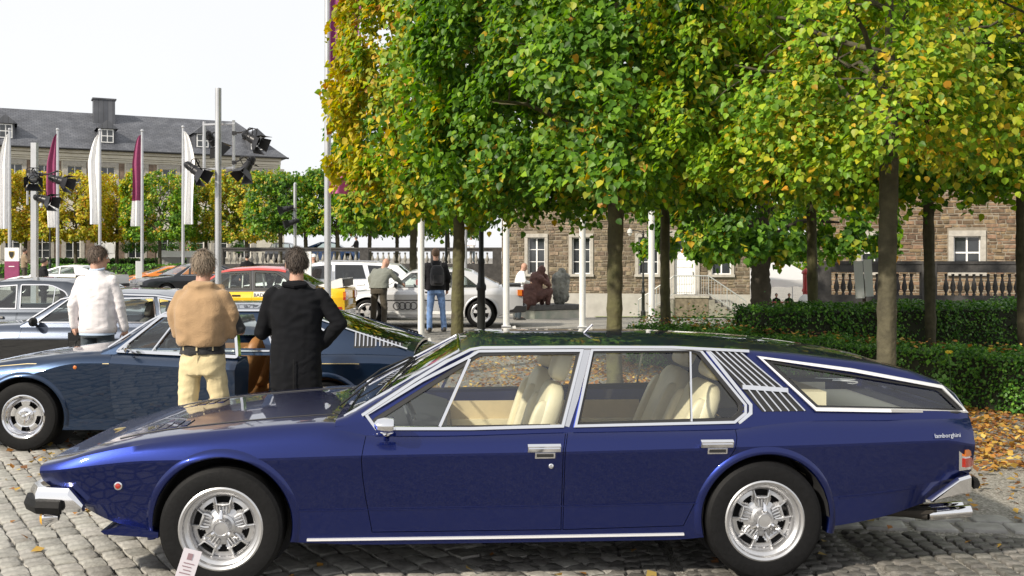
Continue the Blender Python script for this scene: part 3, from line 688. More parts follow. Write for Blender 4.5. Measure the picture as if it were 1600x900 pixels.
    out += np.stack([ctr[:, 0]/hx, ctr[:, 1]/hy, np.full(nc, .35)], 1)*.7; out += nr.normal(size=(nc, 3))*.25; out /= np.linalg.norm(out, axis=1)[:, None]
    per = np.maximum(1, (nl/nc*nr.uniform(.4, 1.7, nc)).astype(int)); idx = np.repeat(np.arange(nc), per); n = len(idx); o = out[idx]
    rad = nr.uniform(.22, .48, nc)[idx]; q = nr.normal(size=(n, 3)); q *= (rad*nr.rand(n)**.4/np.linalg.norm(q, axis=1))[:, None]
    q -= o*(q*o).sum(1)[:, None]*.55; q[:, 2] -= .25*np.abs(nr.normal(size=n))*rad
    pos = ctr[idx]+q; nrm = o*.9+np.array([0, 0, .55])+nr.normal(size=(n, 3))*.5
    size = ls*nr.uniform(.62, 1.3, n)
    ca, sa = math.cos(rz), math.sin(rz); wx = X+pos[:, 0]*ca-pos[:, 1]*sa; wy = Y+pos[:, 0]*sa+pos[:, 1]*ca
    gd = np.clip(gold(wx, wy, pos[:, 2]+g)+nr.normal(size=nc)[idx]*.10, 0, 1)*1.0; lm = np.clip(lime(wx, wy, pos[:, 2]+g)+nr.normal(size=nc)[idx]*.25, 0, 1)
    cols = pick_cols(n, gd, lm)
    if leaf_parts:
        u = 800+wx/wy*F; v = VH-(pos[:, 2]+g-HC)/wy*F; vis = np.where((u > 0) & (u < 1600) & (v > -5) & (wy > 3))[0]
        score = wy[vis]-nr.rand(len(vis))*.5; ch = vis[np.argsort(score)[:leaf_parts]]
        vm = []
        for kk in range(12):
            pc = cols[ch[nr.randint(len(ch))]]; me = leaves_mesh('leaf', np.zeros((1, 3)), np.array([[0, -.12, 1.0]]), np.array([1.0]), pc[None, :], updir=np.array([[0, 1.0, 0]])*50); me.materials.append(mat or LEAF); vm.append(me)
        for i in ch:
            ob = bpy.data.objects.new('leaf', vm[rnd.randrange(12)]); nn = Vector(nrm[i]).normalized(); upv = Vector((rnd.gauss(0, .5), rnd.gauss(0, .5), -1)); upv = (upv-nn*upv.dot(nn)).normalized(); sx = upv.cross(nn)
            ob.matrix_basis = Matrix.Translation(Vector(pos[i])) @ Matrix((sx, upv, nn)).transposed().to_4x4() @ Matrix.Scale(size[i], 4); link(ob, root)
        keep = np.ones(n, bool); keep[ch] = False
        pos, nrm, size, cols = pos[keep], nrm[keep], size[keep], cols[keep]
    cr = mesh_obj('crown', leaves_mesh('crown', pos, nrm, size, cols, simple), mat or LEAF, root); cr['kind'] = 'stuff'; return root
ss = lambda a, b, x: np.clip((x-a)/(b-a), 0, 1)**2*(3-2*np.clip((x-a)/(b-a), 0, 1))
ROW = math.atan2(-2.6, 2.15)+R(90)                                    # the near row runs towards the right front
def tx(u, Y): return (u-800)/F*Y
linden('linden with golden leaves at its left side, first of the near row from the left', tx(716, 15.2), 15.2, ROW, .095, 2.62, 6.8, 1.38, 1.80, 36000, .088,
       lambda x, y, z: .66-.64*ss(-2.9, -.5, x), lambda x, y, z: .8-.55*ss(-2.3, .4, x), BARKGREEN, 300, clumps=400, depth=1.1)
linden('mid green linden in the near row with a thick dark mossy trunk', tx(962, 12.3), 12.3, ROW, .098, 2.68, 6.2, 2.0, 2.0, 52000, .074,
       lambda x, y, z: .04+.10*ss(1.2, 2.6, x), lambda x, y, z: .25+.6*ss(1.4, 2.6, x), BARKGREEN, 300, clumps=400, depth=1.2)
linden('linden with lime and yellow leaves rising out of the clipped hedge at the right', tx(1388, 9.9), 9.9, ROW, .093, 2.72, 5.6, 1.95, 1.95, 46000, .056,
       lambda x, y, z: .13+.12*ss(3.5, 5.5, x), lambda x, y, z: 1.0, BARK, 300, clumps=210, depth=1.7)
linden('linden standing beyond the right picture edge with its boughs reaching in', 6.6, 7.6, ROW, .10, 2.55, 5.2, 1.9, 1.9, 26000, .062, lambda x, y, z: .14, lambda x, y, z: .6, BARK, 0, clumps=260, depth=1.4)
for (u, Y, r_, zb_, gold, lime, lab) in ((1040, 17.6, .088, 2.85, .03, .15, 'slender linden with a green mossy trunk just right of the thick dark one'), (1268, 16.6, .085, 2.9, .07, .5, 'slim linden in the back row in front of the end of the dark balustrade'),
                                (1452, 15.4, .085, 2.9, .10, .5, 'slim linden in the back row in front of the middle of the dark balustrade'), (1598, 14.4, .085, 2.9, .16, .5, 'linden in the back row cut off by the right picture edge')):
    linden(lab, tx(u, Y), Y, ROW, r_, zb_, 5.8, 1.75, 1.75, 17000, .09, (lambda g_: lambda x, y, z: g_)(gold), (lambda g_: lambda x, y, z: g_)(lime), BARKGREEN if u < 1300 else BARK, 0, clumps=280)
linden('old broad tree with a thick dark trunk and low drooping leaves beside the tent', tx(1189, 30), 30, .3, .30, 2.0, 9.5, 3.3, 3.1, 30000, .17, lambda x, y, z: .03, lambda x, y, z: .1, pmat('dark_bark', (.06, .05, .035), .95, var=.4, vscale=4, bump=1., bscale=9), 0, None, clumps=420, name='old_tree')
linden('dark tree with a straight trunk behind the silver coupe', tx(646, 33), 33, .2, .12, 2.9, 8, 2.6, 2.6, 16000, .16, lambda x, y, z: .05, lambda x, y, z: .2, BARK, 0, None, clumps=330, name='old_tree')
# clipped trees before the manor
far = [(-12, 84, .75, 'orange clipped tree cut off by the left picture edge'), (40, 85, .8, 'orange clipped tree behind the pole with three stage lamps'), (118, 84, .75, 'golden clipped tree left of the tall white banner'), (183, 87, .72, 'yellow green clipped tree between the white and the maroon banner'),
       (250, 82, .12, 'green clipped tree right of the second maroon banner'), (322, 86, .45, 'green and yellow clipped tree behind the tall lamp pole'), (385, 84, .5, 'yellow tinged clipped tree just right of the tall lamp pole')]
for u, Y, g_, lab in far:
    linden(lab, tx(u, Y), Y, 0, .15, 3.5, 8.7+rnd.uniform(-.2, .2), 2.75, 2.0, 13000, .21, (lambda q: lambda x, y, z: q+.12*np.sin(x*2)+.1*(z-6)/3)(g_), lambda x, y, z: .4, BARK, 0, 'clipped trees in front of the manor', True, 400, name='clipped_tree')
far2 = [(438, 66, .06, 'dark green clipped tree right of the manor, left of the short lamp pole'), (478, 67, .04, 'dark green clipped tree behind the short lamp pole'), (527, 66, .10, 'clipped tree on the terrace behind the tall flagpole'), (578, 68, .12, 'clipped tree on the terrace right of the tall flagpole'), (620, 70, .1, 'clipped tree on the terrace behind the white pole'), (700, 72, .06, 'clipped tree on the terrace above the silver coupe')]
for u, Y, g_, lab in far2:
    linden(lab, tx(u, Y), Y, 0, .14, 3.6, 7.3+rnd.uniform(-.2, .3), 2.0, 1.8, 6000, .21, (lambda q: lambda x, y, z: q+0*x)(g_), lambda x, y, z: .12, BARK, 0, 'clipped trees on the terrace', True, 220, z0=1.36, name='clipped_tree')
for u, Y, zt_, lab in ((1262, 82, 7.5, 'distant loose tree seen between the houses above the tent'),):
    linden(lab, tx(u, Y), Y, 0, .2, .8, zt_, 3.0, 2.2, 6000, .25, lambda x, y, z: .05+0*x, lambda x, y, z: .5, BARK, 0, None, True, 200, name='distant_tree')

def hedge(label, P0, P1, w_, z0, z1, nl, ls, cols, group=None, name='hedge', rough=.05, wob=.03, litter=0):
    P0, P1 = Vector(P0), Vector(P1); L = (P1-P0).length; a = math.atan2(P1.y-P0.y, P1.x-P0.x); root = thing(name, label, 'hedge', (P0.x, P0.y, 0), a, group); h = z1-z0
    b = MB(); nx, ny, nzz = max(3, int(L/.35)), 3, 3
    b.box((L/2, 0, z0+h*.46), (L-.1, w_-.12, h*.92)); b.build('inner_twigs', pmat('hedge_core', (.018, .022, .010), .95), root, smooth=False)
    A = np.array([L*h, L*w_, w_*h, w_*h, L*h]); n = nl; f = nr.choice(5, n, p=A/A.sum()); u = nr.rand(n, 3); pos = np.stack([u[:, 0]*L, (u[:, 1]-.5)*w_, z0+u[:, 2]*h], 1); nn = np.zeros((n, 3))
    for i, (ax, val, d) in enumerate(((1, -w_/2, -1), (2, z1, 1), (0, 0, -1), (0, L, 1), (1, w_/2, 1))): m = f == i; pos[m, ax] = val-d*np.abs(nr.normal(size=m.sum()))*rough; nn[m, ax] = d
    wv = wob*(np.sin(pos[:, 0]*3.1+pos[:, 2]*5)+np.sin(pos[:, 0]*7.3+1+pos[:, 1]*4)); pos += nn*wv[:, None]+nr.normal(size=(n, 3))*.012
    nn = nn*.8+np.array([0, 0, .3])+nr.normal(size=(n, 3))*.55
    cc = cols[nr.randint(len(cols), size=n)]*(.75+.5*nr.rand(n))[:, None]
    o = mesh_obj('foliage', leaves_mesh('foliage', pos, nn, ls*nr.uniform(.6, 1.3, n), cc, True, updir=np.array([0, 0, .4])), LEAFHEDGE, root); o['kind'] = 'stuff'; return root
HG = np.array([(.04, .13, .02), (.065, .18, .024), (.10, .24, .03), (.15, .31, .04)]); HGF = HG*.9
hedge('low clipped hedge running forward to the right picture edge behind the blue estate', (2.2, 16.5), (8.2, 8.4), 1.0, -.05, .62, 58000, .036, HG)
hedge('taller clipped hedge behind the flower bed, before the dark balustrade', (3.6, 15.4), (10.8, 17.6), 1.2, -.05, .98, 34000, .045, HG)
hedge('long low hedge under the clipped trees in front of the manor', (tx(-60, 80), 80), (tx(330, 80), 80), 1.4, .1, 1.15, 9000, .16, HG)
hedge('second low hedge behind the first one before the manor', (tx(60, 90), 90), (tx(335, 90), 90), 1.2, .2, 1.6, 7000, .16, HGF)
# planting between the hedges, ground cover with fallen leaves
def scatter(name, label, n, fn, ls, cols, mat, flat=True, parent=None, zoff=.012, kind='stuff', up=.9):
    P = fn(n); P = np.array(P); z = np.array([gz(x, y) for x, y in P[:, :2]])+zoff+(P[:, 2] if P.shape[1] > 2 else 0); pos = np.stack([P[:, 0], P[:, 1], z], 1); m = len(pos)
    nn = np.stack([nr.normal(size=m)*.35, nr.normal(size=m)*.35, np.full(m, up)], 1); ud = nr.normal(size=(m, 3))*3
    cc = cols[nr.randint(len(cols), size=m)]*(.7+.6*nr.rand(m))[:, None]
    o = mesh_obj(name, leaves_mesh(name, pos, nn, ls*nr.uniform(.6, 1.25, m), cc, True, updir=ud), mat, parent); tag(o, label, kind=kind); return o
DRY = np.array([(.42, .22, .045), (.46, .29, .06), (.34, .15, .035), (.28, .12, .04), (.50, .36, .10), (.22, .10, .04)])
def f1(n):
    out = []
    while len(out) < n:
        x = rnd.uniform(-4.5, 9.5); y = rnd.uniform(6.6, 17); d = .08+.92*smooth01(1.2, 4.0, x)*smooth01(7.0, 8.4, y)+.45*smooth01(-2.5, 1.0, x)*smooth01(8.5, 10.5, y)
        if y < 8.2 and x > 2: d *= .35
        q = math.sin(x*2.3+1)*math.sin(y*1.9)*.25+math.sin(x*5+y*3)*.15
        if rnd.random() < d+q*(.6 if d > .2 else .1): out.append((x, y))
    return out
scatter('fallen_leaves', 'brown and yellow leaves fallen on the gravel', 34000, f1, .062, DRY, LEAFDRY)
scatter('leaves_on_setts', 'a few brown leaves lying on the setts', 150, lambda n: [(rnd.uniform(-4.5, 4), rnd.uniform(5.3, 9)) for _ in range(n)], .07, DRY, LEAFDRY)
def onhedge(n):
    out = []
    a, b = Vector((2.2, 16.5)), Vector((8.2, 8.4)); d = (b-a).normalized(); p = Vector((-d.y, d.x))
    for _ in range(n): q = a.lerp(b, rnd.random()**1.0)+p*rnd.uniform(-.48, .48); out.append((q.x, q.y, .64+rnd.uniform(0, .03)))
    return out
scatter('leaves_on_hedge', 'yellow leaves lying on top of the low hedge', 420, onhedge, .06, DRY*1.05, LEAFDRY)
def bed(n):
    out = []
    while len(out) < n:
        x = rnd.uniform(3.4, 10.8); y = rnd.uniform(8.5, 17)
        t = (x-3.0)/5.2; yl = 15.4-7*t+.7; yu = 15.4+(x-3.6)*.305-.55
        if yl < y < yu: out.append((x, y, abs(rnd.gauss(0, .10))))
    return out
scatter('bed_planting', 'low green plants and leaf litter in the bed between the hedges', 9000, bed, .06, np.concatenate([HG*1.1, HG, HG, DRY*.6]), LEAFHEDGE, up=.6)
scatter('ground_cover', 'low ivy and yellow leaf litter along the left end of the hedges', 6500, lambda n: [(rnd.uniform(2.4, 5.0), rnd.uniform(15.2, 21), abs(rnd.gauss(0, .22))) for _ in range(n)], .07, np.concatenate([HG, HG*1.2, HG, HG, DRY[:4]*1.1]), LEAFHEDGE, up=.6)
for (u, Y, z, lab) in ((1482, 11.4, .66, 'yellow rose in bloom nearest to the hedge tree'), (1547, 12.2, .62, 'small yellow rose further right in the bed')):
    r = thing('yellow_rose', lab, 'flower', tuple(gp(u, Y)), 0, 'yellow roses in the bed'); b = MB()
    for k in range(9): a = k*2.4; b.ball((math.cos(a)*.012*(k % 3), math.sin(a)*.012*(k % 3), z+.006*(k % 2)), .024, 6, Matrix.Rotation(a, 3, 'Z') @ Matrix.Rotation(.8, 3, 'X'), (1, .35, .9))
    b.build('bloom', pmat('yellow_petal', (.75, .60, .05), .6), r); MB().tube([(0, 0, 0), (.03, .01, z*.5), (0, 0, z)], .006, 5).build('stem', pmat('green_stem', (.05, .11, .03), .7), r)
    n = 26; pp = np.stack([nr.normal(size=n)*.10, nr.normal(size=n)*.10, nr.uniform(.1, z-.05, n)], 1); mesh_obj('foliage', leaves_mesh('foliage', pp, nr.normal(size=(n, 3))+[0, 0, .6], np.full(n, .07), np.tile(HG[2], (n, 1)), True), LEAFHEDGE, r)['kind'] = 'stuff'
# ------------------------------------------------------------------ cars
def miter_strip(poly, width, closed, fn, thick, inner=0.0):
    """flat bar of given width laid along a 2d line, mapped to 3d by fn(p, offset)"""
    n = len(poly); P = [Vector(p) for p in poly]; L = []; Rr = []
    for i in range(n):
        if closed: p0, p2 = P[i-1], P[(i+1) % n]
        else: p0, p2 = P[max(i-1, 0)], P[min(i+1, n-1)]
        a = (P[i]-p0); b = (p2-P[i])
        if a.length < 1e-9: a = b
        if b.length < 1e-9: b = a
        a.normalize(); b.normalize(); na = Vector((-a.y, a.x)); nb = Vector((-b.y, b.x)); m = na+nb
        m = m/max(.35, m.dot(na)) if m.length > 1e-6 else na
        L.append(P[i]+m*width*.5); Rr.append(P[i]-m*width*.5)
    vs = []; fs = []
    for i in range(n):
        l, r = L[i], Rr[i]; c = (l+r)/2
        l2, r2 = c+(l-c)*.75, c+(r-c)*.75
        vs += [fn(l, inner), fn(l2, thick), fn(r2, thick), fn(r, inner)]
    for i in range(n if closed else n-1):
        j = (i+1) % n
        for k in range(3): fs.append((i*4+k, j*4+k, j*4+k+1, i*4+k+1))
        fs.append((i*4+3, j*4+3, j*4, i*4))
    if not closed: fs += [(0, 1, 2, 3), ((n-1)*4+3, (n-1)*4+2, (n-1)*4+1, (n-1)*4)]
    return vs, fs
def mirror_y(vs, fs): return [(p[0], -p[1], p[2]) for p in vs], [tuple(f)[::-1] for f in fs]

ROT_OUT = Matrix(((1, 0, 0), (0, 0, -1), (0, 1, 0)))                     # lathe axis z -> -y (outwards on the near side)
def tyre_mesh(r, w_, rr):
    b = MB(); h = w_/2
    pr = [(rr, -h*.75), (rr+.012, -h*.93), (rr+(r-rr)*.22, -h*.985), (rr+(r-rr)*.25, -h*1.012), (rr+(r-rr)*.29, -h*.99), (rr+(r-rr)*.55, -h), (rr+(r-rr)*.66, -h*.985), (rr+(r-rr)*.69, -h*1.005), (rr+(r-rr)*.72, -h*.975), (r-.022, -h*.93), (r-.005, -h*.8), (r, -h*.6), (r, h*.6), (r-.005, h*.8), (r-.022, h*.93), (rr+(r-rr)*.5, h), (rr+.012, h*.93), (rr, h*.75)]
    b.lathe(pr, 56, ROT_OUT.to_4x4(), close=True); return b.mesh('tyre', 25, fixn=True)
def polar_plate(b, rings, nth, skip, depth, M):
    """annular plate at height h(r) with cells left out where skip(r, theta) says so"""
    vs = []; fs = []
    for (r, h) in rings:
        for j in range(nth): a = 2*math.pi*j/nth+math.pi/2; vs.append((r*math.cos(a), r*math.sin(a), h))
    k = len(vs); vs += [(p[0], p[1], p[2]-depth) for p in vs]
    def on(i, j): return 0 <= i < len(rings)-1 and not skip((rings[i][0]+rings[i+1][0])/2, (j+.5)/nth*360 % 360)
    for i in range(len(rings)-1):
        for j in range(nth):
            if not on(i, j): continue
            a, c = i*nth+j, i*nth+(j+1) % nth; d, e = a+nth, c+nth
            fs.append((a, d, e, c)); fs.append((k+a, k+c, k+e, k+d))
            if not on(i, (j-1) % nth): fs.append((a, k+a, k+d, d))
            if not on(i, (j+1) % nth): fs.append((c, e, k+e, k+c))
            if not on(i-1, j): fs.append((a, c, k+c, k+a))
            if not on(i+1, j): fs.append((d, k+d, k+e, e))
    b.add(vs, fs, M)
WHEELS = {}
def wheel_meshes(style, r, w_, rr):
    key = (style, round(r, 3), round(w_, 3), round(rr, 3))
    if key in WHEELS: return WHEELS[key]
    M = ROT_OUT.to_4x4(); h = w_/2*.86; b = MB(); hub = MB(); ears = None
    # barrel and lip
    b.lathe([(rr+.012, h-.004), (rr+.014, h+.006), (rr+.004, h+.012), (rr-.008, h+.006), (rr-.014, h-.012), (rr*.86, h-.022), (rr*.83, h-.03), (rr*.80, h-.05), (rr*.79, -h)], 56, M, cap=False)
    s = rr/.205
    if style == 'block':
        def skip(q, th):
            q /= s; d = abs((th+36) % 72-36); e = abs(th % 72-36)
            return (.121 < q < .158 and d < 14.5) or (.098 < q < .135 and e < (q-.085)*280)
        rings = [(q*s, z+h-.09) for q, z in ((.03, .035), (.06, .034), (.072, .03), (.085, .024), (.099, .02), (.111, .024), (.1225, .03), (.136, .03), (.1565, .026), (.166, .016))]
        polar_plate(b, rings, 120, skip, .012, M)
        for k in range(5):
            a0 = math.pi/2+k*2*math.pi/5
            def P(q, dth, z): a = a0+R(dth); return Vector((q*s*math.cos(a), q*s*math.sin(a), z+h-.09))
            pts = [P(.166, -17, .02), P(.158, -16, .034), P(.122, -16, .042), P(.116, -10, .044), P(.116, 10, .044), P(.122, 16, .042), P(.158, 16, .034), P(.166, 17, .02)]
            t = MB().tube(pts, .0055*s, 6); b.add(t.v, t.f, M)
            for sg in (-1, 1):
                t = MB().tube([P(.120, sg*16, .04), P(.098, sg*20, .034), P(.074, sg*21, .034)], .007*s, 6); b.add(t.v, t.f, M)
                t = MB().tube([P(.150, sg*27, .022), P(.166, sg*30, .018)], .005*s, 5); b.add(t.v, t.f, M)
            for dth in (-10, 0, 10):
                t = MB().tube([P(.064, dth*1.5, .038), P(.104, dth, .034)], .0052*s, 5); b.add(t.v, t.f, M)
        hub.lathe([(.062*s, h-.062), (.062*s, h-.046), (.05*s, h-.04), (.046*s, h-.03), (.040*s, h+.004), (.036*s, h+.008), (.033*s, h+.003), (1e-5, h+.004)], 32, M)
        ears = MB()
        for k in range(3):
            a = R(90+k*120); dx, dy = math.cos(a), math.sin(a)
            t = MB().tube([(dx*.03, dy*.03, h-.015), (dx*.055, dy*.055, h+.0), (dx*.075, dy*.075, h-.004), (dx*.092, dy*.092, h-.014)], [.013, .013, .011, .006], 8); ears.add(t.v, t.f, M)
    elif style == 'slot':
        def skip(q, th): q /= s; d = abs(th % 72-36); return .108 < q < .152 and d < 17
        rings = [(q*s, z+h-.07) for q, z in ((.03, .03), (.06, .03), (.085, .022), (.1085, .026), (.125, .028), (.1515, .026), (.165, .01))]
        polar_plate(b, rings, 120, skip, .02, M)
        hub.lathe([(.082*s, h-.05), (.078*s, h-.035), (.055*s, h-.03), (.05*s, h-.01), (.045*s, h-.004), (.02*s, h-.004), (.018*s, h+.012), (1e-5, h+.014)], 28, M)
        for k in range(3):
            a = R(30+k*120); t = MB().tube([(math.cos(a)*.03*s, math.sin(a)*.03*s, h-.01), (math.cos(a)*.075*s, math.sin(a)*.075*s, h-.012)], [.014, .008], 7); hub.add(t.v, t.f, M)
    else:
        n = 5 if style == 'star' else 7
        def skip(q, th): q /= s; d = abs(th % (360/n)-180/n); return .075 < q < .160 and d < 360/n*.5*.62
        rings = [(q*s, z+h-.05) for q, z in ((.03, .03), (.0745, .03), (.1, .03), (.13, .028), (.161, .022), (.168, .01))]
        polar_plate(b, rings, n*14, skip, .02, M)
        hub.lathe([(.04*s, h-.025), (.035*s, h-.008), (1e-5, h-.006)], 20, M)
    back = MB().lathe([(rr*.80, h-.13), (1e-5, h-.135)], 32, M)
    out = (tyre_mesh(r, w_, rr), b.mesh('rim', 35), hub.mesh('hub', 35), back.mesh('brake_drum'), ears.mesh('spinner') if ears else None)
    WHEELS[key] = out; return out
def add_wheel(car, x, y, z, r, w_, rr, style, rim_mat, side, steer=0):
    o = bpy.data.objects.new('wheel', None); o.location = (x, y, z); o.rotation_euler = (0, 0, (0 if side < 0 else math.pi)+steer); link(o, car)
    ty, rim, hub, back, ears = wheel_meshes(style, r, w_, rr)
    mesh_obj('tyre', ty, RUBBER, o); mesh_obj('rim', rim, rim_mat, o); mesh_obj('hub', hub, rim_mat, o); mesh_obj('brake_drum', back, DARK, o)
    if ears: mesh_obj('spinner', ears, CHROME, o)
    return o

class Car:
    """local axes: x along the car (nose towards -x), y across (near side negative), z up from the ground"""
    def __init__(s, name, label, cat, loc, rz, S, group=None):
        s.S = S; s.root = thing(name, label, cat, loc, rz, group)
        fs = {k: (pchip(S[k]) if hasattr(S[k], '__len__') else (lambda v: (lambda x: v))(S[k])) for k in ('zb', 'zl', 'zk', 'zt', 'zc', 'wk', 'wt', 'wb')}
        s.fn = fs; s.roof = (pchip if S.get('roof_smooth') else plin)(S['roof']); s.tum = S['tum']; s.crown = S.get('crown', .05)
        xs = S['xs']; s.x0, s.x1 = xs
    def half(s, x):
        f = {k: v(x) for k, v in s.fn.items()}
        zb, zl, zk, zt, zc, wk, wt, wb = (f[k] for k in ('zb', 'zl', 'zk', 'zt', 'zc', 'wk', 'wt', 'wb'))
        zl = min(max(zl, zb+.02), zk-.01); d = zt-zk; e = s.S.get('lower', .012)
        return [(0, zb), (wb*.55, zb), (wb*.92, zb), (wb, zb+.015), (wk-e, zl), (wk-e*.5, (zl+zk)*.5), (wk-.003, zk-.006), (wk-.003, zk+.006), (wk-.3*(wk-wt), zk+.42*d), (wk-.72*(wk-wt), zk+.78*d), (wt+.004, zt-.022), (wt-.012, zt-.004),
                (wt-.045, zt+.04*(zc-zt)), (wt*.72, zt+.5*(zc-zt)), (wt*.4, zt+.86*(zc-zt)), (0, zc)]
    def side_y(s, x, z):
        h = s.half(x)[3:12]; zz = [p[1] for p in h]; yy = [p[0] for p in h]
        return float(np.interp(z, zz, yy))
    def cab_y(s, x, z): return s.fn['wt'](x)-(z-s.fn['zt'](x))*s.tum
    def surf(s, x, z): return s.cab_y(x, z) if z > s.fn['zt'](x) else s.side_y(x, z)
    def roof_z(s, x, y):
        h = s.roof(x); ye = max(.2, s.cab_y(x, h)-.06); return h+.003+s.crown_at(x)*(1-min(1, abs(y)/ye)**2)
    def crown_at(s, x): return s.crown(x) if callable(s.crown) else s.crown
    def body_mesh(s, n=64):
        xs = np.linspace(s.x0, s.x1, n); rings = []
        for x in xs:
            h = s.half(float(x)); rings.append([(x, -y, z) for y, z in h]+[(x, y, z) for y, z in h[-2:0:-1]])
        return MB().loft(rings).mesh('body_loft', 28, fixn=True)
    def cab_mesh(s, t=0.0, n=56, xr=None):
        a, b = xr or s.S['cab_x']; xs = sorted(set(list(np.linspace(a, b, n))+[p[0] for p in s.S['roof'] if a < p[0] < b])); rings = []
        for x in xs:
            x = float(x); bz = s.fn['zt'](x)-.03-(0 if t == 0 else .15); h = max(s.roof(x)-t, s.fn['zt'](x)+.012 if t == 0 else bz+.05); ye = s.cab_y(x, h)-t; cr = s.crown_at(x); yb = s.cab_y(x, bz)-t
            hf = [(0, bz), (yb, bz), (ye+s.tum*.6*(h-bz), bz+.4*(h-bz)), (ye+.028*s.tum, h-.028), (ye-.008, h-.008), (ye-.03, h+.001), (ye-.06, h+.003), (ye*.72, h+.003+cr*.48), (ye*.4, h+.003+cr*.84), (0, h+.003+cr)]
            rings.append([(x, -y, z) for y, z in hf]+[(x, y, z) for y, z in hf[-2:0:-1]])
        return MB().loft(rings).mesh('cab_loft', 28, fixn=True)
    def side_prism(s, poly, y0, y1): return MB().prism(poly, lambda p: (p[0], y0, p[1]), lambda p: (p[0], y1, p[1])).mesh('cut', smooth=False, fixn=True)
    def plan_prism(s, poly, z0, z1): return MB().prism(poly, lambda p: (p[0], p[1], z0), lambda p: (p[0], p[1], z1)).mesh('cut', smooth=False, fixn=True)
    def make_shell(s):
        S = s.S; body = s.body_mesh(S.get('n', 64)); rg = 2*len(s.half(0.))-2; src = NormalSource(body.copy(), 50, (rg, set(k2 for k in (2, 3, 4, 6, 7) for k2 in (k, rg-k)))); cuts = []
        for (x, z, r) in S['arches']:
            for sg in (-1, 1):
                pl = [(x+r*math.cos(a), z+r*math.sin(a)) for a in np.linspace(0, 2*math.pi, 48, endpoint=False)]
                cuts.append(('DIFFERENCE', s.side_prism(pl, sg*.50, sg*1.4)))
        x0, x1, yt = S['tub']; cuts.append(('DIFFERENCE', s.plan_prism([(x0, -yt), (x1, -yt), (x1, yt), (x0, yt)], S.get('floor', .30), 2.5)))
        for c in S.get('extra_cuts', []): cuts.append(('DIFFERENCE', c(s)))
        doors = S.get('doors', []); dc = []
        for d in doors:
            for sg in (-1, 1): dc.append(('DIFFERENCE', s.side_prism(d, sg*.55, sg*1.4)))
        base = boolean(body, cuts)
        for d in doors:
            for sg in (-1, 1):
                dm = boolean(base.copy(), [('INTERSECT', s.side_prism(inset_poly(d, .0035), sg*.552, sg*1.4))])
                if len(dm.polygons):
                    o = mesh_obj('door', src.give(dm), S['paint'], s.root); s.door_objs.append((sg, o))
        bm_ = boolean(base, dc) if dc else base
        s.body = mesh_obj('body', src.give(bm_), S['paint'], s.root)
        # cabin: hollow shell with window openings
        cab = s.cab_mesh(0); src2 = NormalSource(cab.copy()); ops = [('DIFFERENCE', s.cab_mesh(.022))]
        for wdw in S['windows']: ops.append(('DIFFERENCE', s.side_prism(wdw, -1.3, 1.3)))
        for pl in S['screens']: ops.append(('DIFFERENCE', s.plan_prism(pl, .3, 2.5)))
        s.cabin = mesh_obj('roof', src2.give(boolean(cab, ops)), S.get('roof_paint', S['paint']), s.root)
        for wdw in S['windows']:
            for sg in (-1, 1):
                b = MB(); vs = [(p[0], sg*(s.cab_y(p[0], p[1])-.008), p[1]) for p in wdw]; b.add(vs, [tuple(range(len(vs)))])
                b.build('side_window', S.get('glass', GLASS), s.root, smooth=False)
        for i, pl in enumerate(S['screens']):
            # screens follow the cabin's upper surface
            xa = min(p[0] for p in pl); xb = max(p[0] for p in pl); nx, ny = 14, 13; vs = []; fs = []
            def yl(x):
                q = [p for p in pl if p[1] >= 0]; q.sort(); return float(np.interp(x, [p[0] for p in q], [p[1] for p in q]))
            for a in range(nx+1):
                x = xa+(xb-xa)*a/nx; L = yl(x)
                for c in range(ny+1): y = -L+2*L*c/ny; vs.append((x, y, s.roof_z(x, y)-.006))
            for a in range(nx):
                for c in range(ny): k = a*(ny+1)+c; fs.append((k, k+1, k+ny+2, k+ny+1))
            MB().add(vs, fs).build('windscreen' if i == 0 else 'rear_window', S.get('screen_glass', S.get('glass', GLASS)), s.root, angle=60)
        return s
    door_objs = None
    def strip(s, name, poly, width, mat, closed=True, thick=.009, both=True, lift=.001, surf=None, parent=None, label=None):
        sf = surf or s.surf; b = MB()
        vs, fs = miter_strip(poly, width, closed, lambda p, o: (p[0], -(sf(p[0], p[1])+o+lift), p[1]), thick)
        b.add(vs, fs); o = b.build(name, mat, parent or s.root, label, fixn=True)
        if both:
            v2, f2 = mirror_y(vs, fs); MB().add(v2, f2).build(name, mat, parent or s.root, label, fixn=True)
        return o
    def arch_lip(s, x, z, r, wd, out=.02, a0=0, a1=180, n=40):
        for sg in (-1, 1):
            b = MB(); vs = []; fs = []
            for i in range(n+1):
                a = R(a0+(a1-a0)*i/n); c, d = math.cos(a), math.sin(a)
                for (q, o) in ((r-.002, -.06), (r-.002, out-.006), (r+.004, out), (r+.016, out), (r+wd*.75, out*.45), (r+wd, -.004)):
                    px, pz = x+c*q, z+d*q; yb = s.side_y(px, pz); vs.append((px, sg*(yb+o), pz))
            m = 6
            for i in range(n):
                for k in range(m-1): f = (i*m+k, i*m+k+1, (i+1)*m+k+1, (i+1)*m+k); fs.append(f if sg < 0 else f[::-1])
            b.add(vs, fs).build('wheel_arch', s.S['paint'], s.root, angle=40)
            b = MB(); n2 = 28; vs = []; fs = []                    # dark well behind the arch
            for i in range(n2):
                a = 2*math.pi*i/n2
                vs += [(x+math.cos(a)*(r-.003), sg*.86, z+math.sin(a)*(r-.003)), (x+math.cos(a)*(r-.003), sg*.505, z+math.sin(a)*(r-.003))]
            for i in range(n2): j = (i+1) % n2; fs.append((i*2, i*2+1, j*2+1, j*2))
            keep = [f for f in fs if all(vs[k][2] > s.fn['zb'](vs[k][0]) for k in f)]
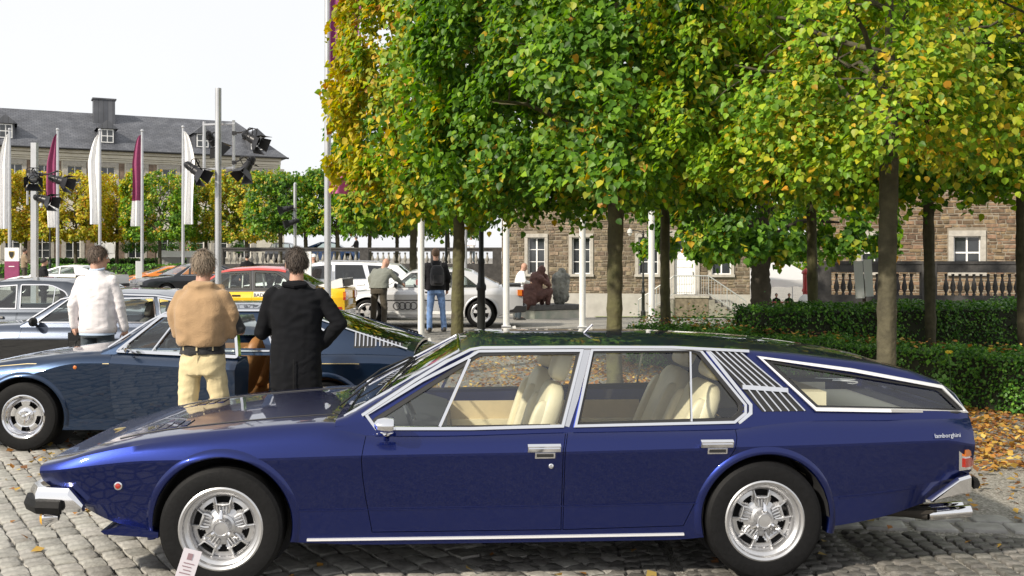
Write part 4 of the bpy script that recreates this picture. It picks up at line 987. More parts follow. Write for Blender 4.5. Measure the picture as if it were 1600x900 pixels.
            b.add(vs, keep); b.add([vs[2*i+1] for i in range(n2)], [tuple(range(n2))]); b.build('wheel_well', DARK, s.root)
def seat(car, x, y, z, mat, w_=.52, head=True, rec=18):
    """bucket seat facing -x"""
    o = MB(); sec = []
    def cushion(b, c, d, rot, k=6):
        # pillow: superellipsoid
        vs = []; fs = []; n, m = 20, 10
        for i in range(m+1):
            ph = -math.pi/2+math.pi*i/m
            for j in range(n):
                th = 2*math.pi*j/n
                def sp(v, e): return math.copysign(abs(v)**e, v)
                vs.append((d[0]/2*sp(math.cos(ph), .5)*sp(math.cos(th), .4), d[1]/2*sp(math.cos(ph), .5)*sp(math.sin(th), .4), d[2]/2*sp(math.sin(ph), .5)))
        for i in range(m):
            for j in range(n): fs.append((i*n+j, i*n+(j+1) % n, (i+1)*n+(j+1) % n, (i+1)*n+j))
        b.add(vs, fs, Matrix.Translation(Vector(c)) @ rot.to_4x4())
    I = Matrix.Rotation(0, 3, 'Y'); T = Matrix.Rotation(R(rec), 3, 'Y')
    cushion(o, (x, y, z), (.52, w_, .18), Matrix.Rotation(R(8), 3, 'Y'))
    bx = x+.24; sr, cr = math.sin(R(rec)), math.cos(R(rec))
    cushion(o, (bx+.26*sr, y, z+.06+.26*cr), (.12, w_, .58), T)
    for sg in (-1, 1): cushion(o, (bx-.03+.26*sr, y+sg*(w_/2-.05), z+.04+.26*cr), (.15, .085, .44), T)
    ob = o.build('seat', mat, car.root, angle=50)
    for k in range(-2, 3):                                   # stitched channels of the backrest
        q = y+k*w_*.14; MB().tube([(bx-.062+t*sr*.52, q, z-.14+.06+t*cr*.52+.0) for t in (.2, .5, .8, 1.0)], .004, 4).build('seam', DARK, ob)
    if head:
        h = MB(); cushion(h, (bx+.64*sr, y, z+.08+.64*cr), (.10, w_*.55, .19), T); h.build('headrest', mat, ob, angle=50)
    return ob
def steering(car, x, y, z, r=.19, tilt=25, mat=None):
    b = MB(); M = Matrix.Translation((x, y, z)) @ Matrix.Rotation(R(90-tilt), 4, 'Y')
    pts = [(r*math.cos(2*math.pi*i/28), r*math.sin(2*math.pi*i/28), 0) for i in range(29)]
    t = MB().tube(pts, .013, 7, cap=False); b.add(t.v, t.f, M)
    for a in (90, 210, 330): t = MB().bar((0, 0, -.02), (r*math.cos(R(a)), r*math.sin(R(a)), 0), .03, .006); b.add(t.v, t.f, M)
    t = MB().lathe([(.05, -.03), (.05, .01), (1e-5, .015)], 16); b.add(t.v, t.f, M)
    t = MB().tube([(0, 0, 0), (0, 0, -.35)], .03, 8); b.add(t.v, t.f, M)
    return b.build('steering_wheel', mat or BLACK, car.root)
# ------------------------------------------------------------------ the blue estate in front
H_TH = math.atan2(.17, 2.842); H_O = Vector((-.129, 6.2035, 0)); H_C, H_S = math.cos(H_TH), math.sin(H_TH)
def hp(u, v, y):
    """photo point on the plane y of the blue estate -> (x, z) along the car"""
    k = (u-800)/F; x = (k*(H_O.y+y*H_C)-H_O.x+y*H_S)/(H_C-k*H_S); Y = H_O.y+x*H_S+y*H_C
    return (x, HC-(v-VH)/F*Y)
def hl(pts, y): return [hp(u, v, y) for u, v in pts]
NAVY = paint('deep_blue_metallic', (.0042, .0128, .108), .86, .33)
CREAM = pmat('cream_leather', (.70, .62, .42), .45, var=.12, vscale=5, bump=.05, bscale=40)
CREAMCARD = pmat('cream_trim', (.58, .46, .27), .6, var=.08)
BRIGHT = pmat('bright_trim', (.82, .82, .83), .5, .55)
def hero():
    yb = -.80; S = {}
    zt = hl([(66, 728), (100, 718), (137, 706), (222, 687), (300, 677), (370, 670), (440, 664), (511, 660), (584, 673)], -.80)
    zt = [(p[0], p[1]) for p in zt]+hl([(700, 673), (878, 668), (1000, 666), (1144, 663), (1210, 655), (1275, 650), (1400, 650), (1509, 649)], -.80)
    x0 = hp(67, 740, -.74)[0]; x1 = hp(1519, 700, -.74)[0]
    zt[0] = (x0, zt[0][1]); zt[-1] = (x1, zt[-1][1])
    S['zt'] = zt; S['zc'] = [(a, b+.012 if a < -.7 else b+.004) for a, b in zt]
    zk = [(x0, zt[0][1]-.035)]+hl([(240, 722), (400, 718), (564, 713), (884, 707), (1267, 697), (1480, 692)], -.88); zk.append((x1, zt[-1][1]-.17)); S['zk'] = zk
    S['zl'] = [(x0, .46)]+hl([(127, 793), (231, 796), (456, 799), (577, 795), (875, 791), (1087, 787), (1311, 779), (1480, 757)], -.88)+[(x1, .52)]
    S['zb'] = [(x0, .535), (x0+.06, .50), (x0+.2, .41), (x0+.36, .335), (x0+.6, .285), (-1.0, .22), (-.6, .205), (.9, .205), (1.3, .235), (1.75, .255), (2.05, .295), (2.25, .34), (x1-.06, .44), (x1, .52)]
    S['wk'] = [(x0, .785), (x0+.1, .825), (-1.9, .862), (-1.4, .888), (-.5, .893), (.9, .893), (1.5, .888), (2.1, .862), (x1-.12, .825), (x1, .775)]
    S['wt'] = [(x0, .765), (x0+.1, .795), (-1.9, .815), (-1.3, .815), (-.5, .81), (.9, .81), (1.5, .80), (2.1, .775), (x1-.1, .74), (x1, .70)]
    S['wb'] = [(x0, .70), (-1.9, .80), (-1.2, .84), (1.2, .85), (2.0, .82), (x1, .69)]
    S['lower'] = .045
    S['xs'] = (x0, x1); S['n'] = 84
    S['tum'] = .43
    S['roof'] = [hp(524, 662, -.80), hp(600, 618, -.74), hp(660, 584, -.70), hp(715, 553, -.66), hp(735, 545, -.65), hp(755, 541, -.645), hp(900, 540, -.64), hp(1050, 541, -.64), hp(1169, 547, -.64), hp(1240, 552, -.645), hp(1310, 560, -.65), hp(1378, 569, -.66), hp(1430, 581, -.67), hp(1467, 595, -.68), hp(1495, 615, -.69), hp(1508, 633, -.70), hp(1517, 650, -.70)]
    S['cab_x'] = (S['roof'][0][0]-.0, x1-.01)
    def crown(x): return .008+.026*smooth01(S['roof'][0][0], S['roof'][5][0], x)-.02*smooth01(1.6, x1, x)
    S['crown'] = crown
    fx = hp(345, 820, -.87)[0]; rx = hp(1195, 812, -.87)[0]
    S['arches'] = [(fx+.004, .335, .356), (rx+.01, .328, .346)]
    S['tub'] = (hp(590, 660, -.8)[0], x1-.16, .735); S['floor'] = .30
    c = Car.__new__(Car); c.door_objs = []
    Car.__init__(c, 'blue_estate_car', 'glossy deep blue low estate car with chrome window frames and a long flat bonnet', 'car', tuple(H_O), H_TH, dict(S, windows=[], screens=[]))
    def gl(pts):                                             # photo points on the glass plane of the cabin
        out = []
        for u, v in pts:
            y = -.75
            for _ in range(6): p = hp(u, v, y); y = -c.surf(*p)
            out.append(p)
        return out
    S['paint'] = NAVY; S['glass'] = GLASS_CLEAR
    fd = gl([(584, 658), (749, 553), (905, 550), (877, 666), (600, 671)])
    rd = gl([(902, 664), (926, 548), (1077, 547), (1090, 549), (1158, 632), (1157, 645), (1144, 656)])
    rq = gl([(1198, 563), (1465, 606), (1502, 642), (1277, 637)])
    S['windows'] = [round_poly(fd, [.02, .03, .01, .01, .03]), round_poly(rd, [.01, .01, 0, .02, .03, .03, .01]), round_poly(rq, [.02, .03, .03, .01])]
    xa, xh = hp(537, 655, -.79)[0], hp(716, 551, -.66)[0]
    yA = c.cab_y(xa, c.roof(xa))-.05; yH = c.cab_y(xh, c.roof(xh))-.055
    xr0, xr1 = x1-.46, x1-.05; yr0 = c.cab_y(xr0, c.roof(xr0))-.08; yr1 = c.cab_y(xr1, c.roof(xr1))-.09
    S['screens'] = [[(xa, -yA), (xh-.05, -yH), (xh, -yH+.06), (xh, yH-.06), (xh-.05, yH), (xa, yA)], [(xr0, -yr0), (xr1, -yr1), (xr1, yr1), (xr0, yr0)]]
    d1 = gl([(573, 674), (567, 700), (564, 718), (566, 745), (571, 780), (581, 832), (877, 828), (878, 784), (880.5, 706), (886, 662), (880, 640), (600, 640)])
    d2 = gl([(888, 662), (882.5, 706), (880, 784), (879, 828), (1068, 822), (1088, 782), (1100, 765), (1132, 728), (1149, 702), (1152, 684), (1149, 670), (1143, 662), (1140, 640), (895, 640)])
    S['doors'] = [d1, d2]
    c.S = S
    hw = [(x0+.14, .60), (-.72, .60)]
    c.make_shell()
    for x, z, r in S['arches']: c.arch_lip(x, z, r, .044, .015, -14, 192)
    # chrome: window frames, roof gutter, pillars, sill
    c.strip('window_frame', gl([(572, 647), (588, 669), (735, 669), (879, 665), (909, 547), (800, 547.5), (748, 548), (735, 556), (660, 594)]), .020, CHROME, thick=.012)
    c.strip('window_frame', gl([(899, 665), (925, 546), (1080, 545), (1094, 547), (1164, 632), (1164, 645), (1147, 659)]), .018, CHROME, thick=.012)
    c.strip('window_frame', gl([(1186, 558), (1330, 578), (1470, 604), (1509, 643), (1390, 641), (1274, 639)]), .020, BRIGHT, thick=.016, lift=.006)
    for wq in S['windows'][:3]: c.strip('window_seal', wq, .026, BLACK, True, .004, lift=.0005)
    c.strip('quarter_light_bar', gl([(687, 666), (734, 560)]), .020, CHROME, False, .014)
    c.strip('window_divider', gl([(1080, 658), (1078, 549)]), .013, CHROME, False, .012)
    c.strip('door_pillar', gl([(888, 667), (918, 543)]), .046, pmat('satin_chrome', (.62, .62, .64), .22, 1.), False, .007)
    c.strip('pillar_trim', gl([(1104, 547), (1172, 632), (1172, 645), (1154, 661)]), .024, CHROME, False, .011)
    c.strip('roof_gutter', gl([(566, 648), (650, 593), (700, 563), (735, 545.5), (752, 542.5), (900, 541.5), (1050, 542), (1169, 548)]), .019, CHROME, False, .02)
    c.strip('windscreen_seal', gl([(575, 640), (650, 591), (722, 549)]), .012, BLACK, False, .006)
    c.strip('sill_trim', gl([(480, 843), (780, 839), (1068, 834)]), .013, pmat('bright_trim', (.82, .82, .83), .5, .55), False, .016)
    c.strip('crease_line', gl([(456, 798), (720, 794), (1089, 786)]), .007, NAVY, False, .005)
    c.strip('crease_line', gl([(130, 792), (232, 796)]), .007, NAVY, False, .005)
    c.strip('crease_line', gl([(1311, 778), (1400, 768), (1486, 754)]), .007, NAVY, False, .005)
    # louvre panel behind the rear door
    lp = gl([(1104, 545), (1160, 550), (1260, 642), (1191, 643)])
    c.strip('louvre_panel', [((lp[0][0]+lp[1][0])/2, (lp[0][1]+lp[1][1])/2), ((lp[2][0]+lp[3][0])/2, (lp[2][1]+lp[3][1])/2)], .001, BLACK, False, .001, both=False)
    for sg in (-1, 1):
        b = MB(); vs = [(p[0], sg*(c.surf(*p)+.003), p[1]) for p in lp]; b.add(vs, [(0, 1, 2, 3)]); b.build('louvre_panel', BLACK, c.root, smooth=False)
    P = lambda u, v: gl([(u, v)])[0]
    def lerp(a, b, t): return (a[0]+(b[0]-a[0])*t, a[1]+(b[1]-a[1])*t)
    TL, TR, ML, MR, BL, BR = P(1104, 546), P(1158, 550), P(1160, 600), P(1226, 607), P(1192, 642), P(1259, 641)
    for k in range(6):
        t = .04+k*.184
        c.strip('louvre_slat', [lerp(TL, TR, t), lerp(ML, MR, t)], .009, CHROME, False, .014)
        c.strip('louvre_slat', [lerp(ML, MR, t), lerp(BL, BR, t)], .009, CHROME, False, .014)
    c.strip('louvre_slat', [P(1159, 604), P(1230, 609)], .030, CHROME, False, .016)
    # handles, lock, mirror, side lamp
    def handle(u, v):
        p = P(u, v)
        for sg in (-1, 1):
            y = c.surf(*p); M = Matrix.Translation((p[0], sg*y, p[1])); b = MB()
            tl = Matrix.Rotation(-sg*.5, 3, 'X'); b.box((0, sg*.018, .016), (.172, .022, .036), tl); b.box((0, sg*.028, .012), (.162, .012, .012), tl); b.box((0.005, sg*.006, -.024), (.105, .012, .03), Matrix.Rotation(-sg*.3, 3, 'X')); b.v = [tuple(M @ Vector(q)) for q in b.v]
            o = b.build('door_handle', CHROME, c.root)
            b = MB(); b.box((p[0]+.005, sg*(y+.010), p[1]-.023), (.088, .010, .018)); b.build('handle_recess', BLACK, o)
    handle(850, 704); handle(1119, 697)
    for sg in (-1, 1):
        p = P(861, 728); b = MB().lathe([(.013, 0), (.013, .006), (.008, .009), (.004, .004), (1e-5, .004)], 16, Matrix.Translation((p[0], sg*c.surf(*p), p[1])) @ (ROT_OUT.to_4x4() if sg < 0 else Matrix.Rotation(R(-90), 4, 'X')))
        b.build('door_lock', CHROME, c.root)
        p = P(185, 759); b = MB().lathe([(.021, 0), (.021, .006), (.016, .008)], 20, Matrix.Translation((p[0], sg*c.surf(*p), p[1])) @ (ROT_OUT.to_4x4() if sg < 0 else Matrix.Rotation(R(-90), 4, 'X')))
        o = b.build('marker_lamp', CHROME, c.root)
        b = MB().lathe([(.0155, .006), (.013, .012), (1e-5, .015)], 20, Matrix.Translation((p[0], sg*c.surf(*p), p[1])) @ (ROT_OUT.to_4x4() if sg < 0 else Matrix.Rotation(R(-90), 4, 'X')))
        b.build('marker_lens', pmat("red_lens", (.35, .02, .01), .15, coat=1), o)
    p = hp(603, 681, -.88); b = MB(); bx, bz = p
    b.lathe([(.03, 0), (.028, .012), (.012, .016), (.012, .05)], 16, Matrix.Translation((bx, -c.side_y(bx, bz)+.004, bz)) @ ROT_OUT.to_4x4() @ Matrix.Diagonal((1.3, .6, 1, 1)))
    b.tube([(bx, -c.side_y(bx, bz)-.03, bz), (bx-.005, -.91, bz+.02)], .011, 8)
    q = hp(600, 664, -.93); bowl = [(.0, .0), (.022, .002), (.040, .012), (.05, .035), (.05, .062), (.046, .066)]
    bb = MB().lathe([(max(r, 1e-5), h) for r, h in bowl], 24, Matrix.Translation((q[0]-.05, -.93, q[1])) @ Matrix.Rotation(R(90), 4, 'Y') @ Matrix.Diagonal((.78, 1.25, 1.55, 1))); b.add(bb.v, bb.f)
    b.build('wing_mirror', CHROME, c.root)
    # bumpers
    def bumper_front():
        X = hp(66, 785, -.80)[0]; zt_, zb_ = .532, .412
        for sg in (-1, 1):
            b = MB(); pts = [(X+.22, sg*.845), (X+.15, sg*.845), (X-.02, sg*.80), (X-.08, sg*.70), (X-.085, sg*.30)]
            rings = []
            for i, (x, y) in enumerate(pts):
                a = math.atan2(pts[min(i+1, 4)][1]-pts[max(i-1, 0)][1], pts[min(i+1, 4)][0]-pts[max(i-1, 0)][0]); nx, ny = math.sin(a)*sg, -math.cos(a)*sg
                if nx > 0 and i > 1: nx, ny = -nx, -ny
                if i <= 1: nx, ny = 0, sg
                t = .6 if i == 0 else 1
                zu = zb_+.035 if i == 0 else zt_; rings.append([(x+nx*o, y+ny*o, zz) for o, zz in ((-.03, zu), (.0, zu), (.018, zu-(.03 if i else .01)), (.018, zb_+.02), (.004, zb_), (-.03, zb_))])
            b.loft(rings); o = b.build('front_bumper', CHROME, c.root, fixn=True)
            b = MB(); rings = []
            for x, y, nx, ny in ((X+.115, sg*.85, 0, sg), (X-.0, sg*.83, -.3, sg*.9), (X-.075, sg*.735, -.9, sg*.4), (X-.10, sg*.66, -1, 0)):
                rings.append([(x+nx*q, y+ny*q, zz) for q, zz in ((.0, .478), (.030, .472), (.042, .442), (.030, .408), (.0, .402))])
            b.loft(rings); b.build('bumper_rubber', RUBBER, o, fixn=True)
            b = MB(); b.lathe([(.05, 0), (.052, .01), (.048, .018), (.02, .07), (1e-5, .075)], 20, Matrix.Translation((X-.015, sg*.72, .358)) @ Matrix.Rotation(R(90), 4, 'Y'))
            l = b.build('indicator_lamp', CHROME, c.root)
            MB().lathe([(.046, 0), (.04, .014), (1e-5, .018)], 20, Matrix.Translation((X-.015, sg*.72, .358)) @ Matrix.Rotation(R(-90), 4, 'Y')).build('amber_lens', pmat('amber_lens', (.75, .38, .02), .2, coat=1), l)
        b = MB(); X0 = hp(157, 828, -.84)[0]
        b.loft([[(X0, y, .31), (X0+.10, y, .335), (X0+.29, y, .30), (X0+.29, y, .27), (X0+.02, y, .293)] for y in (-.84, -.6, .6, .84)]); b.build('chin_spoiler', NAVY, c.root, fixn=True)
        b = MB(); b.box((X+.05, 0, .43), (.05, 1.5, .08)); b.build('grille', BLACK, c.root)
    bumper_front()
    def bumper_rear():
        X = hp(1500, 760, -.80)[0]
        for sg in (-1, 1):
            b = MB(); rings = []
            for x, y, zu, zd in ((X-.17, .80, .40, .385), (X-.02, .822, .52, .43), (X+.05, .81, .535, .435), (X+.075, .74, .535, .435), (X+.085, .3, .53, .44)):
                nx, ny = (0, sg) if y > .8 else ((.7, .7*sg) if y > .7 else (1, 0))
                rings.append([(x+nx*o, sg*y+ny*o, zz) for o, zz in ((-.02, zu), (.0, zu), (.018, zu-.012), (.014, zd+.01), (.004, zd), (-.02, zd))])
            b.loft(rings); o = b.build('rear_bumper', CHROME, c.root, fixn=True)
            b = MB(); b.loft([[(x+n*q, sg*y+m*sg*q, zz) for q, zz in ((0, .515), (.03, .505), (.04, .485), (.03, .465), (0, .455))] for x, y, n, m in ((X+.075, .80, .6, .7), (X+.092, .75, 1, .2), (X+.10, .6, 1, 0))]); b.build('bumper_rubber', RUBBER, o, fixn=True)
        for k, sg in ((0, -1), (0, 1)):
            for dy in (0, .09):
                b = MB(); a = hp(1440, 799, -.62)
                b.tube([(a[0]-.55, sg*(.5+dy), a[1]+.02), (a[0]-.1, sg*(.55+dy), a[1]+.005), (a[0], sg*(.60+dy), a[1])], .03, 12); o = b.build('exhaust', pmat('dark_steel', (.05, .045, .04), .6, .5), c.root)
                MB().lathe([(.031, 0), (.034, .02), (.034, .24), (.029, .24), (.028, .05), (1e-5, .05)], 20, Matrix.Translation((a[0], sg*(.60+dy), a[1])) @ Matrix.Rotation(R(86), 4, 'Y')).build('exhaust_tip', CHROME, o)
    bumper_rear()
    # tail lamps wrap the corner
    for sg in (-1, 1):
        a = hp(1494, 698, -.77); e = hp(1489, 733, -.78); z1, z0 = a[1], e[1]; zm = (z1+z0)/2+.005
        def corner(zz0, zz1, o, xa, name, mat, par):
            b = MB(); rings = []
            xe = x1
            path = [(xa, c.side_y(min(xa, x1-.02), .62), 0, 1), (xe-.03, c.side_y(xe-.03, .62)-.004, .2, .9), (xe+.004, c.side_y(xe-.02, .62)-.045, .9, .5), (xe+.006, .45, 1, 0)]
            for x, y, nx, ny in path: rings.append([(x+nx*q, sg*(y+ny*q), zz) for q, zz in ((-.03, zz1), (o, zz1), (o, zz0), (-.03, zz0))])
            return b.loft(rings).build(name, mat, par, fixn=True)
        o = corner(z0-.004, z1+.004, .008, a[0]-.004, 'tail_lamp', CHROME, c.root)
        corner(zm+.006, z1-.012, .014, a[0]+.035, 'amber_lens', pmat('amber_tail', (.55, .14, .01), .2, coat=1), o)
        corner(z0+.012, zm-.004, .014, a[0]+.035, 'red_lens', pmat("red_lens", (.35, .02, .01), .15, coat=1), o)
    # bonnet details: raised ribs, louvres, badge, cowl and wipers
    for sg in (-1, 1):
        b = MB(); pts = []
        for x in np.linspace(x0+.35, -.80, 14):
            y = .60-.03*(x+2)/1.5; pts.append((x, sg*y, c.fn['zt'](x)+.5*(c.fn['zc'](x)-c.fn['zt'](x))+.002))
        b.tube(pts, .004, 5); b.build('bonnet_seam', BLACK, c.root)
    for sg in (-1, 1):
        for k in range(5):
            x = hp(222, 665, -.45)[0]+k*.055; b = MB(); z = c.fn['zc'](x)
            b.add([(x, sg*.36, z), (x+.045, sg*.36, z+.008), (x+.045, sg*.36, z-.003), (x, sg*.54, z-.004), (x+.045, sg*.54, z+.004), (x+.045, sg*.54, z-.006)], [(0, 1, 4, 3), (1, 2, 5, 4), (0, 2, 1), (3, 4, 5)]); b.build('bonnet_louvre', NAVY, c.root, smooth=False, fixn=True)
    x = x0+.16; b = MB().lathe([(.035, 0), (.035, .006), (1e-5, .01)], 20, Matrix.Translation((x, 0, c.fn['zc'](x)+.001)) @ Matrix.Rotation(R(-8), 4, 'Y') @ Matrix.Diagonal((1, .8, 1, 1))); b.build('bonnet_badge', pmat('gilt', (.6, .45, .15), .3, 1.), c.root)
    xc = S['roof'][0][0]; b = MB(); vs = []; fs = []
    for i in range(25):
        y = -.62+1.24*i/24; q = (y/.62)**2
        vs += [(xc-.17+.20*q, y, c.fn['zt'](-.8)+.02), (xc+.06+.10*q*0, y, c.fn['zt'](-.8)+.019)]
    for i in range(24): fs.append((2*i, 2*i+1, 2*i+3, 2*i+2))
    b.add(vs, fs); b.build('cowl_vent', BLACK, c.root)
    for y0, y1 in ((-.30, .18), (.28, .60)):
        b = MB(); a = Vector((xc-.03, y0, c.fn['zt'](-.8)+.03)); xe = xc+.34; e = Vector((xe, y1, c.roof_z(xe, y1)+.02))
        b.tube([a, a.lerp(e, .5)+Vector((0, 0, .03)), e], .007, 6); o = b.build('wiper', BLACK, c.root)
        d = Vector((.05, .28, 0)); p0, p1 = e-d*.8, e+d*.8
        MB().tube([(p.x, p.y, c.roof_z(p.x, p.y)+.008) for p in (p0, p0.lerp(p1, .33), p0.lerp(p1, .66), p1)], .006, 5).build('wiper_blade', RUBBER, o)
    # windscreen bright frame and aerial on the roof
    b = MB(); vs = []
    pl = S['screens'][0]; path = []
    for t in np.linspace(0, 1, 12): x = xa+(xh-xa)*t; y = yA+(yH-yA)*t; path.append((x, -y))
    for t in np.linspace(-1, 1, 15)[1:-1]: path.append((xh+.004, t*yH))
    for t in np.linspace(1, 0, 12): x = xa+(xh-xa)*t; y = yA+(yH-yA)*t; path.append((x, y))
    b.tube([(x, y, c.roof_z(x, y)+.002) for x, y in path], .011, 6); b.build('windscreen_frame', CHROME, c.root, angle=60)
    b = MB(); b.tube([(xh+.75, -.15, c.roof_z(xh+.75, -.15)), (xh+.80, -.15, c.roof_z(xh+.8, -.15)+.05)], .006, 6); b.build('aerial', CHROME, c.root)
    # interior
    for sg in (-1, 1):
        for (xa_, xb_) in ((S['tub'][0]+.05, hp(880, 600, -.8)[0]-.05), (hp(905, 600, -.8)[0], hp(1080, 600, -.8)[0])):
            MB().box(((xa_+xb_)/2, sg*.722, .545), (xb_-xa_, .02, .40)).build('door_card', CREAMCARD, c.root)
            MB().box(((xa_+xb_)/2+.1, sg*.69, .60), (.4, .06, .05)).build('armrest', CREAM, c.root)
    for sg in (-1, 1): MB().box(((hp(1190, 600, -.8)[0]+x1-.30)/2, sg*.675, .775), (x1-.30-hp(1190, 600, -.8)[0], .02, .17)).build('boot_lining', pmat('pale_headliner', (.50, .47, .40), .9), c.root)
    vs = []; fs = []; xs_ = np.linspace(xh+.04, x1-.40, 26)
    for x in xs_:
        x = float(x); L_ = c.cab_y(x, c.roof(x))-.10
        for q in np.linspace(-1, 1, 11): vs.append((x, q*L_, c.roof_z(x, q*L_)-.034))
    for i in range(25):
        for j in range(10): fs.append((i*11+j, i*11+j+1, (i+1)*11+j+1, (i+1)*11+j))
    MB().add(vs, fs).build('headliner', pmat('pale_headliner', (.50, .47, .40), .9), c.root, angle=60)
    MB().box((S['tub'][0]+1.5, 0, .312), (3.1, 1.44, .02)).build('cabin_floor', pmat('dark_carpet', (.03, .025, .02), .95), c.root)
    b = MB(); dx = S['tub'][0]; b.loft([[(dx-.02, y, .80), (dx+.22, y, .80), (dx+.36, y, .76), (dx+.38, y, .68), (dx+.26, y, .48), (dx-.02, y, .40)] for y in (-.715, -.4, .4, .715)]); b.build('dashboard', pmat('dark_dashboard', (.025, .027, .03), .6), c.root, fixn=True)
    steering(c, hp(648, 640, -.42)[0], -.40, .77, .185, 22, pmat('wheel_leather', (.03, .035, .04), .4))
    for y in (-.38, .38): seat(c, hp(800, 640, -.38)[0]-.16, y, .42, CREAM, w_=.47)
    for y in (-.36, .36): seat(c, hp(1010, 640, -.38)[0]-.10, y, .44, CREAM, w_=.55, rec=24)
    MB().box((hp(1290, 620, -.8)[0], 0, .74), (.12, 1.30, .46)).build('boot_bulkhead', CREAM, c.root)
    MB().box((hp(1390, 640, -.8)[0], 0, .80), (.80, 1.28, .03)).build('parcel_shelf', MATS['pale_headliner'] if 'pale_headliner' in MATS else CREAM, c.root)
    # script badge
    me = text_mesh('lamborghini', .034, .0012, .15); p = P(1479, 677); y = c.surf(*p)
    o = mesh_obj('script_badge', me, pmat('badge_chrome', (.9, .9, .9), .2, 1.), c.root)
    q = (p[0], p[1]-.02); y = c.surf(*q); dzz = (c.surf(q[0], q[1]+.05)-c.surf(*q))/.05; dxx = (c.surf(q[0]+.08, q[1])-c.surf(q[0]-.08, q[1]))/.16
    o.location = (q[0], -(y+.007), q[1]); o.rotation_euler = (R(90)+math.atan(dzz), 0, -math.atan(dxx))
    # wheels
    SILVER = pmat('silver_rim', (.58, .58, .59), .33, .85, var=.06, vscale=20)
    add_wheel(c.root, fx, -.78, .320, .316, .205, .203, 'block', SILVER, -1); add_wheel(c.root, rx, -.775, .318, .316, .215, .203, 'block', SILVER, -1)
    add_wheel(c.root, fx, .78, .320, .316, .205, .203, 'block', SILVER, 1); add_wheel(c.root, rx, .775, .318, .316, .215, .203, 'block', SILVER, 1)
    MB().box((0, 0, .22), (3.2, 1.0, .04)).build('underbody', BLACK, c.root)
    MB().tube([(fx, -.7, .33), (fx, .7, .33)], .03, 8).tube([(rx, -.7, .33), (rx, .7, .33)], .04, 8).build('axle', BLACK, c.root)
    return c
HERO = hero()
# ------------------------------------------------------------------ the other cars
def spec(L, hw, roof, zt, wb, r, zk=.70, zl=.42, zb=.2, tum=.42, wt=None, nose=.06, tail=.06, fx=None, n=44, lower=.03, crown=.04, cab_in=.0, floor=.32, zbends=(.30, .34), roundn=.09, tubpad=.05, ar=.05):
    x0, x1 = -L/2, L/2; f = fx if fx is not None else -wb/2; wt = wt or hw-.08
    S = dict(xs=(x0, x1), n=n, roof=roof, tum=tum, crown=crown, lower=lower)
    S['zt'] = zt; S['zc'] = [(a, b+(.03 if x0+.1 < a < x1-.1 else .0)) for a, b in zt]
    zk0 = zt[0][1]-.06; zk1 = zt[-1][1]-.1
    S['zk'] = [(x0, min(zk, zk0)), (x0+.6, min(zk, zt[0][1]-.03)), (-.8, zk), (.8, zk), (x1-.5, zk), (x1, min(zk, zk1))]
    S['zl'] = [(x0, zbends[0]+.06), (x0+.5, zl), (x1-.5, zl), (x1, zbends[1]+.06)]; S['zb'] = [(x0, zbends[0]), (x0+.5, zb+.03), (f, zb), (f+wb, zb), (x1-.45, zb+.06), (x1, zbends[1])]
    S['wk'] = [(x0, hw-roundn), (x0+.15, hw-.05), (x0+.8, hw), (x1-.8, hw), (x1-.15, hw-.04), (x1, hw-roundn)]
    S['wt'] = [(x0, wt-.07), (x0+.15, wt-.03), (x0+.9, wt), (x1-.9, wt), (x1-.15, wt-.03), (x1, wt-.07)]; S['wb'] = [(x0, hw-.12), (x0+.6, hw-.05), (x1-.6, hw-.05), (x1, hw-.12)]
    S['arches'] = [(f, r, r+ar), (f+wb, r, r+ar)]; S['fx'], S['rx'] = f, f+wb; S['r'] = r
    S['cab_x'] = (roof[0][0], roof[-1][0]); S['tub'] = (roof[0][0]+.25+tubpad, roof[-1][0]-.25, wt-.09); S['floor'] = floor; S['windows'] = []; S['screens'] = []; S['glass'] = GLASS
    return S
def screen_poly(c, xa, xb, in_a=.06, in_b=.07): ya = c.cab_y(xa, c.roof(xa))-in_a; yb = c.cab_y(xb, c.roof(xb))-in_b; return [(xa, -ya), (xb, -yb), (xb, yb), (xa, ya)]
